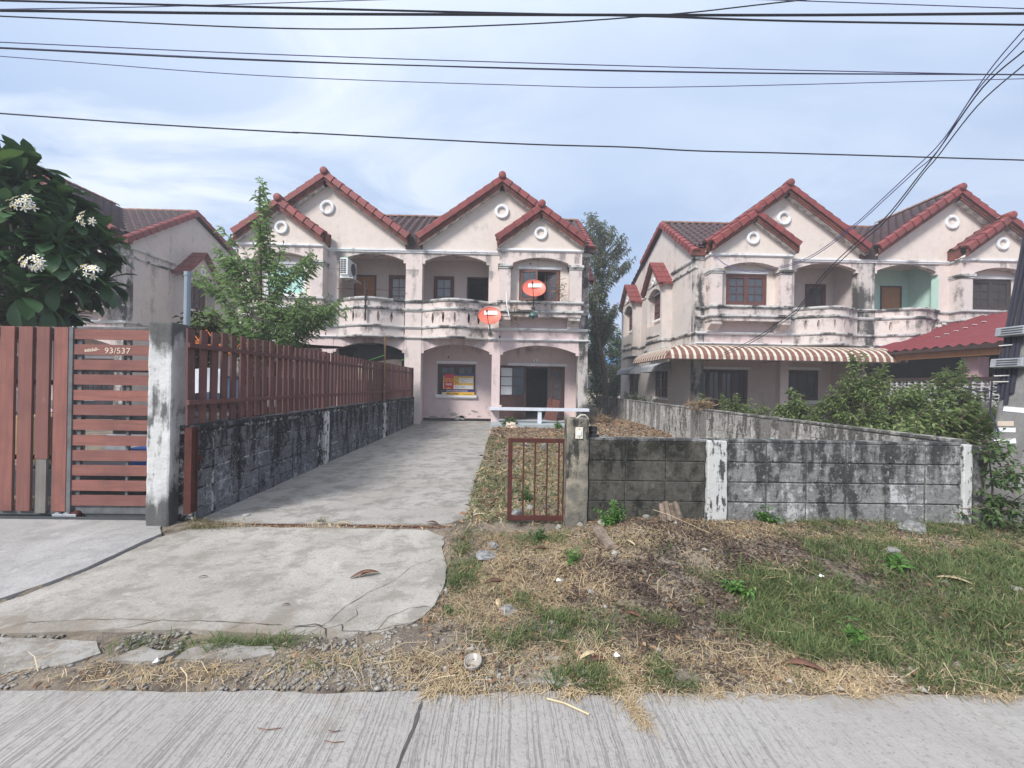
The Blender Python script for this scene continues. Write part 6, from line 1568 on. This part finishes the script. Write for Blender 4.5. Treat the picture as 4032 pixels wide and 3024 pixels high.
def blades(name, X, Y, L, Wd, lean, mat, g_, z0=.0, curve=.3):
    n = len(X); az = g_.uniform(0, 2*np.pi, n); L = np.broadcast_to(L, (n,)); ln = np.broadcast_to(lean, (n,))
    d = np.stack([np.cos(az)*np.sin(ln), np.sin(az)*np.sin(ln), np.cos(ln)], 1); s_ = np.stack([-np.sin(az), np.cos(az), np.zeros(n)], 1)
    P = np.stack([X, Y, ground_z(X, Y) + z0], 1); w = np.broadcast_to(Wd, (n,)).reshape(-1, 1)
    b = s_*w*.5; m = P + d*L[:, None]*.55; bend = np.stack([np.cos(az), np.sin(az), -np.ones(n)*.5], 1)*L[:, None]*curve*.4
    tip = P + d*L[:, None] + bend
    tip[:, 2] = np.maximum(tip[:, 2], P[:, 2] + .002); 
    V = np.stack([P - b, P + b, m + b*.8, m - b*.8, tip], 1).reshape(-1, 3); i = (np.arange(n)*5)[:, None]
    F = np.concatenate([i + np.array([[0, 1, 2]]), i + np.array([[0, 2, 3]]), i + np.array([[3, 2, 4]])], 1).reshape(-1, 3)
    o = put(name, npmesh(name, V, F, mat)); o['kind'] = 'stuff'; return o
def straws(name, X, Y, L, Wd, mat, g_, z0=.004, lift=.05):
    n = len(X); az = g_.uniform(0, 2*np.pi, n); L = np.broadcast_to(L, (n,)); bend = g_.normal(0, .5, n)
    d1 = np.stack([np.cos(az), np.sin(az)], 1); d2 = np.stack([np.cos(az+bend), np.sin(az+bend)], 1)
    p0 = np.stack([X, Y], 1); p1 = p0 + d1*L[:, None]*.5; p2 = p1 + d2*L[:, None]*.5; w = np.broadcast_to(Wd, (n,))[:, None]*.5
    h = g_.uniform(0, 1, (n, 3))**2*lift + z0
    s1 = np.stack([-d1[:, 1], d1[:, 0]], 1)*w; s2 = np.stack([-d2[:, 1], d2[:, 0]], 1)*w
    def P3(p, hh): return np.concatenate([p, (ground_z(p[:, 0], p[:, 1]).clip(.0) + hh)[:, None]], 1)
    V = np.stack([P3(p0-s1, h[:, 0]), P3(p0+s1, h[:, 0]), P3(p1+s1, h[:, 1]), P3(p1-s1, h[:, 1]), P3(p2+s2*.4, h[:, 2]), P3(p2-s2*.4, h[:, 2])], 1).reshape(-1, 3); i = (np.arange(n)*6)[:, None]
    F = np.concatenate([i + np.array([[0, 1, 2, 3]]), i + np.array([[3, 2, 4, 5]])], 1).reshape(-1, 4)
    o = put(name, npmesh(name, V, F, mat)); o['kind'] = 'stuff'; return o
def bits(name, X, Y, L, mat, g_, z0=.006, tilt=.5, asp=.45):
    n = len(X); P = np.stack([X, Y, ground_z(X, Y).clip(0) + z0 + g_.random(n)*.012], 1); az = g_.uniform(0, 2*np.pi, n)
    D = np.stack([np.cos(az), np.sin(az), g_.normal(0, tilt*.4, n)], 1); N_ = np.stack([g_.normal(0, tilt, n), g_.normal(0, tilt, n), np.ones(n)], 1)
    V, F = leaves_vf(P, D, unit(N_), L, L*asp, -.02); o = put(name, npmesh(name, V, F, mat)); o['kind'] = 'stuff'; return o
g_ = np.random.default_rng(21)
nz = lambda x, y, s_=2.5, o=0.: np.clip((fbm(x*s_ + o, y*s_ + o, 4) - .36)*4, 0, 1)
xv = (-5.2, 6.2, 1.93, 3.97)
near = lambda y: np.clip(1.25 - (y - 1.9)*.28, .4, 1)
gd = lambda x, y: np.clip(bl(x, y, GREEN)*(.22 + 1.25*nz(x, y, 6)*nz(x, y, 2.2, 3)) - .5*bl(x, y, DARK) - .45*bl(x, y, STRAW)*nz(x, y, 4, 7) + .16*nz(x, y, 3)*nz(x, y, 9, 4)*(x > -.4), 0, 1)*near(y)
sd = lambda x, y: np.clip(bl(x, y, STRAW)*(.3 + nz(x, y, 4, 3)) + .22*nz(x, y, 3.3, 5)*(x > -.5) - .3*bl(x, y, GREEN)*nz(x, y, 4) , 0, 1)*near(y)
X, Y = scatter(66000, *xv, gd, g_); n = len(X)
blades('green_grass', X, Y, g_.uniform(.035, .10, n), g_.uniform(.003, .006, n), g_.uniform(.5, 1.45, n), 'grass_green', g_)
X, Y = scatter(19000, *xv, lambda x, y: np.clip(gd(x, y)*1.2 + .25*sd(x, y) + .04*(x > -.4), 0, 1), g_); n = len(X)
blades('mixed_grass', X, Y, g_.uniform(.03, .09, n), g_.uniform(.002, .0045, n), g_.uniform(.6, 1.5, n), 'grass_mix', g_)
X, Y = scatter(36000, *xv, sd, g_); n = len(X)
straws('dry_straw', X, Y, .015 + .075*g_.random(n)**1.6, g_.uniform(.0012, .0030, n), 'grass_dry', g_, .003, .022)
X, Y = scatter(900, *xv, lambda x, y: .15*np.clip(sd(x, y) + .4*gd(x, y), 0, 1), g_); n = len(X)
straws('long_straw', X, Y, g_.uniform(.10, .26, n), g_.uniform(.002, .004, n), 'grass_dry', g_, .012, .04)
X, Y = scatter(26000, *xv, lambda x, y: np.clip(bl(x, y, DARK)*(.2 + nz(x, y, 6, 2)) + .06*(x > -.45), 0, 1)*near(y), g_); n = len(X)
bits('dark_mulch', X, Y, g_.uniform(.010, .040, n), 'litter_dark', g_, .003, .9)
X, Y = scatter(5000, *xv, lambda x, y: .5*np.clip(.12*(x > -.5) + bl(x, y, STRAW)*.2 + .4*np.exp(-((y-3.85)/.1)**2)*(x > .8), 0, 1), g_); n = len(X)
bits('leaf_litter', X, Y, g_.uniform(.012, .05, n), 'litter', g_, .006, .6)
# tongue of straw lying out over the road
Y = 2.05 - .33*g_.random(420)**1.4; X = .575 + (2.0 - Y)*.22 + g_.normal(0, .03, 420)*(Y - 1.62)*2.4
straws('straw_tongue', X, Y, g_.uniform(.03, .10, 420), g_.uniform(.0015, .003, 420), 'grass_dry', g_, .004, .02)
# fringe along the road edge
X = g_.uniform(-.4, 3.6, 1500); X = X + .1*np.sin(X*9); Y = 1.915 + np.abs(g_.normal(0, .04, 1500)) - .04*fbm(X*3, X*0, 3)
straws('edge_straw', X, Y, g_.uniform(.02, .08, 1500), g_.uniform(.002, .004, 1500), 'grass_dry', g_, .004, .02)
# weeds in the joint and by the pillar foot
X = g_.uniform(-3.1, -.4, 600); Y = 4.035 + g_.normal(0, .010, 600)
straws('joint_straw', X, Y, g_.uniform(.015, .05, 600), g_.uniform(.0015, .003, 600), 'grass_dry', g_, .022, .012)
X = np.concatenate([-3.1 + np.abs(g_.normal(0, .25, 900)), np.full(120, -1.82) + g_.normal(0, .025, 120)]); Y = 4.0 + g_.normal(0, .045, len(X)); Y[-120:] = 4.04 + g_.normal(0, .012, 120)
blades('joint_grass', X, Y, g_.uniform(.02, .06, len(X)), .003, g_.uniform(.3, 1.4, len(X)), 'grass_mix', g_, .03)
# yard behind the gate
yv = (-.42, 4.68, 4.12, 15.2)
yd = lambda x, y: np.clip(1.15 - (y - 4)*.075, .3, 1)*np.where((x > 1.0) & (y < 6.0), .15, 1)
X, Y = scatter(15000, *yv, lambda x, y: np.clip(.25 + .75*nz(x, y, 1.5, 4), 0, 1)*yd(x, y), g_); n = len(X)
straws('yard_straw', X, Y, g_.uniform(.06, .22, n), g_.uniform(.004, .008, n), 'grass_dry', g_, .006, .04)
X, Y = scatter(12000, *yv, lambda x, y: np.clip(.35 + .9*sstep(8, 14, y) + .5*nz(x, y, 2, 9), 0, 1)*.8*np.where((x > 1.) & (y < 6.0), .15, 1), g_); n = len(X)
bits('yard_litter', X, Y, g_.uniform(.03, .13, n), 'litter', g_, .008, .7)
X, Y = scatter(9000, *yv, lambda x, y: np.clip(nz(x, y, 1.1, 12)*1.2 - .45 + .5*np.exp(-((x+.3)/.25)**2), 0, 1)*yd(x, y)*(y < 11), g_); n = len(X)
blades('yard_grass', X, Y, g_.uniform(.05, .13, n), g_.uniform(.006, .011, n), g_.uniform(.4, 1.4, n), 'grass_green', g_)
X, Y = scatter(6000, 4.9, 12.5, 5., 13.5, lambda x, y: .6*nz(x, y, 1.3), g_); n = len(X)
blades('lot_grass', X, Y, g_.uniform(.15, .4, n), g_.uniform(.012, .02, n), g_.uniform(.2, 1., n), 'grass_green', g_)
# pebbles
X, Y = scatter(2600, *xv, lambda x, y: .3*np.clip(.3*(x > -.5) + .5*np.exp(-((y-2.1)/.15)**2) + .6*np.exp(-((y-3.9)/.1)**2), 0, 1), g_); n = len(X)
pv = np.array([(1,0,0),(0,1,0),(-1,0,0),(0,-1,0),(0,0,.7),(0,0,-.5)]); pf = np.array([(0,1,4),(1,2,4),(2,3,4),(3,0,4),(1,0,5),(2,1,5),(3,2,5),(0,3,5)])
sz = g_.uniform(.003, .011, n)*(1 + (g_.random(n) < .06)*1.4)
PV = np.stack([X, Y, ground_z(X, Y).clip(0) + sz*.2], 1)[:, None] + (pv[None]*(1 + g_.normal(0, .25, (n, 6, 3))))*sz[:, None, None]
o = put('gravel', npmesh('gravel', PV.reshape(-1, 3), (pf[None] + (np.arange(n)*6)[:, None, None]).reshape(-1, 3), 'stone')); o['kind'] = 'stuff'

# crumbled concrete along the strip between apron and road
X, Y = scatter(5200, -5., .1, 1.94, 2.42, lambda x, y: np.clip(nz(x, y, 3, 2)*1.3 - .1, 0, 1)*.8, g_); n = len(X)
sz = .004 + .014*g_.random(n)**3
PV = np.stack([X, Y, ground_z(X, Y).clip(0) + sz*.1], 1)[:, None] + (pv[None]*(1 + g_.normal(0, .3, (n, 6, 3))))*sz[:, None, None]*np.array([1.2, 1.2, .7])
o = put('crumbled_concrete', npmesh('crumbled_concrete', PV.reshape(-1, 3), (pf[None] + (np.arange(n)*6)[:, None, None]).reshape(-1, 3), 'broken_concrete')); o['kind'] = 'stuff'

# ------------------------------------------------------------------ small countable things on the ground
gz = lambda x, y: float(ground_z(np.array([x]), np.array([y]))[0])
RK = [rock_mesh('stone', 'stone', i) for i in range(4)] + [rock_mesh('stone', 'stone_grey', i + 9) for i in range(3)]
def rock(x, y, r, label, k=0, rz=0., fl=1., z=None):
    r *= .62
    o = put('stone', RK[k], None, (x, y, (gz(x, y) if z is None else z) + r*.22), (random.uniform(-.3, .3), random.uniform(-.3, .3), rz or random.uniform(0, 6)), (r, r*random.uniform(.7, 1.), r*fl)); tag(o, label, 'stone', 'loose stones on the verge')
rock(.56, 4.02, .055, 'white lump lying against the left foot of the bell pillar', 0)
rock(.76, 3.93, .05, 'pale stone at the right foot of the bell pillar', 1)
rock(-.14, 3.33, .15, 'large flat grey rubble lump sunk in the straw below the small gate', 4, 1., .4)
rock(-.09, 3.55, .09, 'smaller grey rubble lump behind the large flat one', 5, 2., .5)
rock(.04, 2.59, .10, 'flat grey rubble lump in dry straw midway to the road', 6, .5, .4)
rock(1.06, 3.92, .07, 'pale stone at the wall foot above the bright weed', 2)
rock(1.42, 3.95, .06, 'rounded white stone at the foot of the dark blocks', 3)
rock(.95, 3.86, .06, 'stone just left of the bright weed', 1)
rock(.90, 3.20, .045, 'white chip at the lower end of the grey plank', 0)
rock(.62, 2.80, .04, 'pale stone on the dark mulch', 2)
rock(3.95, 3.80, .17, 'big brown stone near the right end of the front wall', 5, .4, .8)
rock(3.24, 3.28, .10, 'half buried brown stone in the middle of the right grass', 4, .4, .7)
rock(2.72, 3.88, .05, 'small white stone in front of the streaked wall', 0)
rock(.14, 4.35, .12, 'grey concrete chunk behind the bars of the small gate', 4, .6, 1.2)
rock(.30, 4.55, .08, 'lighter chunk beside the one behind the gate bars', 1)
rock(.50, 4.62, .07, 'stone behind the right bars of the small gate', 5)
rock(-.30, 4.35, .05, 'dark round stone at the driveway corner', 6)
rock(3.6, 2.74, .07, 'pale stone in the grass at the right edge', 3, .0, .6)
rock(.44, 2.98, .035, 'small white chip in the straw below the gate', 0); rock(.30, 2.42, .03, 'tiny white chip amid the green tuft', 0); rock(1.6, 3.15, .035, 'white chip on the dark slope', 3)
rock(-.28, 2.05, .03, 'white pebble left of the plastic cup', 0)
rock(-2.75, 4.32, .06, 'flat stone at the foot of the dark block wall', 1, .2, .4, .036); rock(-2.6, 4.62, .05, 'second flat stone farther along the dark block wall', 2, .2, .4, .036)
# rubble heap in the yard
t = thing('rubble_heap', 'heap of white rubble and broken boards behind the front wall', 'rubble', (2.6, 8.2, .1))
gr_ = np.random.default_rng(3)
for i in range(55):
    x, y = gr_.normal(0, .7), gr_.normal(0, .6); r = gr_.uniform(.06, .17)
    o = put('chunk', RK[int(gr_.integers(0, 7))], t, (x, y, .04 + max(0, .16 - .12*(x*x + y*y)) + gr_.uniform(0, .05)), tuple(gr_.uniform(0, 3, 3)), (r, r*gr_.uniform(.4, .8), r*gr_.uniform(.3, .6)))
for i in range(12):
    o = MB().box(-.25, .25, -.035, .035, -.01, .01).build('board', 'dead_wood', t); o.location = (gr_.normal(0, .7), gr_.normal(0, .5), .16 + gr_.uniform(0, .1)); o.rotation_euler = tuple(gr_.normal(0, .25, 2)) + (gr_.uniform(0, 3),)
o = MB().lathe([(.10, 0), (.17, .05), (.16, .06), (.09, .012)], n=14).build('orange_bowl', 'orange_plastic'); o.location = (2.0, 9.4, gz(2.0, 9.4)+.10); o.rotation_euler = (.5, .3, 0); tag(o, 'orange plastic bowl on the brown litter in the yard', 'bowl')
for i, (x, y, lab) in enumerate(((2.75, 7.4, 'yellow stake nearest the rubble heap'), (3.65, 7.2, 'taller yellow stake by the boundary wall'), (2.3, 6.9, 'short yellow stake left of the others'))):
    tag(MB().tube([(x, y, 0), (x + .02, y, .28 + .14*(i == 1))], .022, 6).build('stake', 'sign_yellow'), lab, 'stake')
# dead brush heap at the far corner of the yard, and on the wall
def brush(label, c, r, n, seed, mat='dry_stem', h=.4):
    g2 = np.random.default_rng(seed); b = MB()
    for _ in range(n):
        p = np.array(c) + g2.normal(0, .4, 3)*np.array([r, r, h*.4]); d = unit(g2.normal(size=3)*np.array([1, 1, .5])); q_ = p + d*g2.uniform(.2, .6)*r*1.4
        m_ = (p+q_)/2 + g2.normal(0, .06, 3)*r; b.tube([tuple(p), tuple(m_), tuple(q_)], [.012, .009, .004], 3, False)
    o = b.build('dry_branches', mat, recalc=False); tag(o, label, 'branches'); return o
brush('dark heap of dry branches at the back corner of the yard', (3.6, 14.2, .3), .55, 120, 1)
brush('bundle of dry twigs lying on top of the boundary wall', (4.78, 9.6, 1.05), .35, 90, 2)
brush('dry twigs hanging in the open upper bay window', (1.75, 13.55, 4.75), .30, 60, 3, h=1.2)
brush('tangle of dead roots under the open bay window', (.25, 13.45, 3.85), .28, 60, 4, h=1.)
# weeds
def weed(x, y, r, label, seed, n=22, mat='leaf_weed', L_=.05):
    g2 = np.random.default_rng(seed); z = gz(x, y); sh = []
    for _ in range(n):
        d = unit(np.array([g2.normal(), g2.normal(), 1.0 + g2.random()])); sh.append((np.array([x, y, z]), np.array([x, y, z]) + d*r*g2.uniform(.5, 1.2)))
    tree_shoots('weed', label, 'weed', (x, y, z), [(x, y, z - .01), (x, y, z + r*.3)], sh, mat, L_, L_*.45, 70, rad=(.006, .003), bark='leaf_weed', stem_r=.0022, seed=seed, group='weeds on the ground', droop=.2)
weed(1.04, 3.80, .20, 'brightest bushy weed below the dark blocks of the front wall', 1)
weed(.57, 3.20, .12, 'small bright weed in the straw left of the grey plank', 2, 16, L_=.04)
weed(2.62, 3.93, .17, 'weed growing against the streaked front wall', 3, 20)
weed(1.62, 2.72, .11, 'light green weed in the middle of the right grass', 4, 14)
weed(2.05, 2.28, .10, 'broad leaved weed in the long grass near the road', 5, 12, L_=.055)
weed(-.35, 2.58, .05, 'tiny dark weed on the edge of the apron', 6, 14, 'leaf_vine', .022)
weed(.35, 3.72, .12, 'creeping weed below the small gate', 7, 20, 'leaf_vine', .045)
weed(3.0, 2.98, .12, 'pale broad leaved weed on the right grass', 8, 8, 'leaf_weed', .09)
weed(.28, 4.9, .16, 'dark weed behind the bars of the small gate', 9, 24, 'leaf_vine', .05)
weed(1.75, 13.0, .22, 'green weed in front of the porch', 10, 16, 'leaf_weed', .09)
weed(.18, 13.3, .35, 'dark tuft of weeds at the left end of the porch step', 11, 40, 'leaf_vine', .12)
o = put('log', RK[1], None, (.22, 13.1, .17), (.2, .1, .4), (.20, .16, .13)); o.data = rock_mesh('log', 'paper_tan', 3, 3, .8); tag(o, 'pale cut log lying on the weeds by the porch step', 'log')
# grey plank and stump
o = rough_box('plank', -.05, .05, -.18, .18, 0, .03, 'dead_wood', None, .04, .006, .006, 3); o.location = (.86, 3.40, gz(.86, 3.4) + .03); o.rotation_euler = (R(10), 0, R(10)); tag(o, 'weathered grey plank sticking out of the mulch', 'plank')
t = thing('tree_stump', 'split grey stump leaning at the foot of the dark blocks', 'stump', (1.62, 3.78, gz(1.62, 3.78)))
for k in range(4): MB().tube([(.05*k - .08, 0, -.05), (.05*k - .09, .03, .06), (.045*k - .10, .06, .15 + .02*(k % 2))], [.035, .032, .024], 6).build('splinter', 'dead_wood', t)
tag(MB().tube([(1.40, 3.72, gz(1.4, 3.72)+.12), (1.5, 3.62, gz(1.5,3.6)+.10), (1.75, 3.35, gz(1.75, 3.35)+.02)], [.0022, .002, .0015], 5).build('dry_stalk', 'sheath_pale'), 'bent pale stalk leaning out beside the stump', 'stalk')
# dried sheaths and pods
def pod_me(mat, seed):
    b = MB(); V = []; F = []
    for i in range(9):
        u = i/8; w = .16*math.sin(math.pi*(u*.92+.04))**.8; z = .10*math.sin(math.pi*u) + .06*u
        y = .06*math.sin(u*3 + seed); V += [(u-.5, y-w, z+w*.45), (u-.5, y, z), (u-.5, y+w, z+w*.45)]
    for i in range(8): a = 3*i; F += [(a, a+1, a+4, a+3), (a+1, a+2, a+5, a+4)]
    V2 = [(x, y, z-.02) for x, y, z in V]; b.add(V + V2, F + [tuple(27+i for i in reversed(f)) for f in F] + [(3*i, 3*i+3, 27+3*i+3, 27+3*i) for i in range(8)] + [(3*i+2, 27+3*i+2, 27+3*i+5, 3*i+5) for i in range(8)])
    return b.mesh('dry_sheath', mat, True)
PD = [pod_me('sheath', 0), pod_me('sheath', 1.5), pod_me('sheath_pale', .7)]
def pod(x, y, L, az, label, k=0, z=None): tag(put('dry_sheath', PD[k], None, (x, y, (gz(x, y) if z is None else z) + .008), (0, 0, R(az)), (L, L*.75, L*.8)), label, 'dry leaf', 'dried leaf sheaths on the ground')
pod(-1.03, 3.02, .20, 20, 'brown curled sheath lying on the driveway apron', 0, .022); pod(-1.0, 3.03, .15, 25, 'pale sheath tucked under the one on the apron', 2, .022)
pod(.32, 3.47, .17, 0, 'reddish brown sheath below the small gate', 0); pod(-.06, 2.93, .16, 15, 'reddish sheath beside the dark mulch', 1); pod(.04, 2.80, .13, -60, 'narrow dark sheath pointing to the road', 0); pod(-.02, 2.70, .14, 100, 'pale split pod in the straw', 2)
pod(.82, 2.52, .17, -30, 'long brown sheath in the green grass', 0); pod(.50, 2.10, .15, 15, 'dark sheath across the straw near the road', 1); pod(.47, 2.14, .12, 30, 'pale sheath behind the dark one near the road', 2)
pod(1.57, 2.06, .20, -22, 'big brown sheath at the road edge on the right', 0); pod(3.24, 2.82, .18, -40, 'pale open pod on the right grass', 2); pod(2.05, 2.30, .13, -25, 'cream sheath in the thick grass', 2); pod(4.1, 2.95, .2, 20, 'pale open pod at the right edge', 2)
pod(-1.62, 4.06, .15, 5, 'pale dry leaf on the gate rail', 2, .04); pod(-.72, 4.10, .16, -25, 'dark curled leaf at the right end of the gate rail', 1, .04); pod(-2.2, 2.98, .06, 20, 'small dark leaf on the apron', 1, .022); pod(-1.4, 2.62, .05, 10, 'tiny dark leaf in the middle of the apron', 1, .022)
pod(1.05, 3.30, .13, -60, 'pale folded pod on the dark slope', 2); pod(2.15, 3.75, .14, -25, 'pale pod in front of the white wall post', 2)
pod(-.25, 4.32, .16, 5, 'pale sheath behind the driveway corner', 2); pod(-.12, 4.9, .2, 30, 'brown sheath in the yard straw', 0); pod(.2, 6.0, .3, -20, 'long brown sheath farther back in the yard', 0)
tag(MB().tube([(.22, 1.88, .008), (.30, 1.85, .010), (.40, 1.79, .008)], .0042, 5).build('dry_stalk', 'sheath_pale'), 'pale straw stalk lying on the road edge', 'stalk')
for i, (x, y, l, lab) in enumerate(((-.98, 1.72, .10, 'thin red twig on the road, left one'), (-.70, 1.71, .05, 'thin red twig on the road, right one'), (-.68, 1.66, .08, 'curved red twig on the road, lower one'))):
    tag(MB().tube([(x - l/2, y, .005), (x, y - .012, .007), (x + l/2, y - .002*i, .005)], .0022, 4).build('twig', 'sheath'), lab, 'twig')
# crushed plastic cup
t = thing('plastic_cup', 'crushed clear plastic cup in the dry straw near the road', 'cup', (-.14, 2.07, gz(-.14, 2.07) + .01)); t.rotation_euler = (R(12), R(-8), 0)
cb_ = MB().lathe([(.003, .002), (.036, .002), (.038, 0), (.043, .030), (.041, .030), (.036, .005), (.003, .005)], n=22).build('body', 'clear_plastic', t, smooth=True); MB().tube([(.044*math.cos(a), .044*math.sin(a), .031 + .003*math.sin(3*a)) for a in [2*math.pi*k/20 for k in range(21)]], .003, 5).build('rim', 'clear_plastic', t)
for x, y, w, lab in ((.42, 2.97, .032, 'white paper scrap in the straw under the gate'), (2.72, 3.86, .04, 'white paper scrap by the wall foot'), (2.3, 2.85, .03, 'grey plastic scrap on the right grass'), (-1.78, 2.10, .03, 'white scrap left of the concrete lump'), (.62, 2.13, .03, 'white scrap beside the dark sheath')):
    o = MB().add([(-w/2, -w*.3, .004), (w*.5, -w*.4, .012), (w*.45, w*.25, .006), (-w*.1, w*.35, .02), (-w*.5, w*.2, .008)], [(0, 1, 2, 3, 4)]).build('paper_scrap', 'paper', recalc=False); o.location = (x, y, gz(x, y) + .015); tag(o, lab, 'paper', 'scraps of paper on the verge')

# ------------------------------------------------------------------ hazy air
hm_ = bpy.data.materials.new('haze'); hm_.use_nodes = True; ht = hm_.node_tree
for n in list(ht.nodes): ht.nodes.remove(n)
pv_ = ht.nodes.new('ShaderNodeVolumePrincipled'); pv_.inputs['Color'].default_value = (.93, .95, 1, 1); pv_.inputs['Density'].default_value = HAZE
ho_ = ht.nodes.new('ShaderNodeOutputMaterial'); ht.links.new(pv_.outputs[0], ho_.inputs['Volume']); MAT['haze'] = hm_
tag(MB().box(-405, 405, -155, 405, -1.5, 12.5).build('haze', 'haze'), kind='stuff')
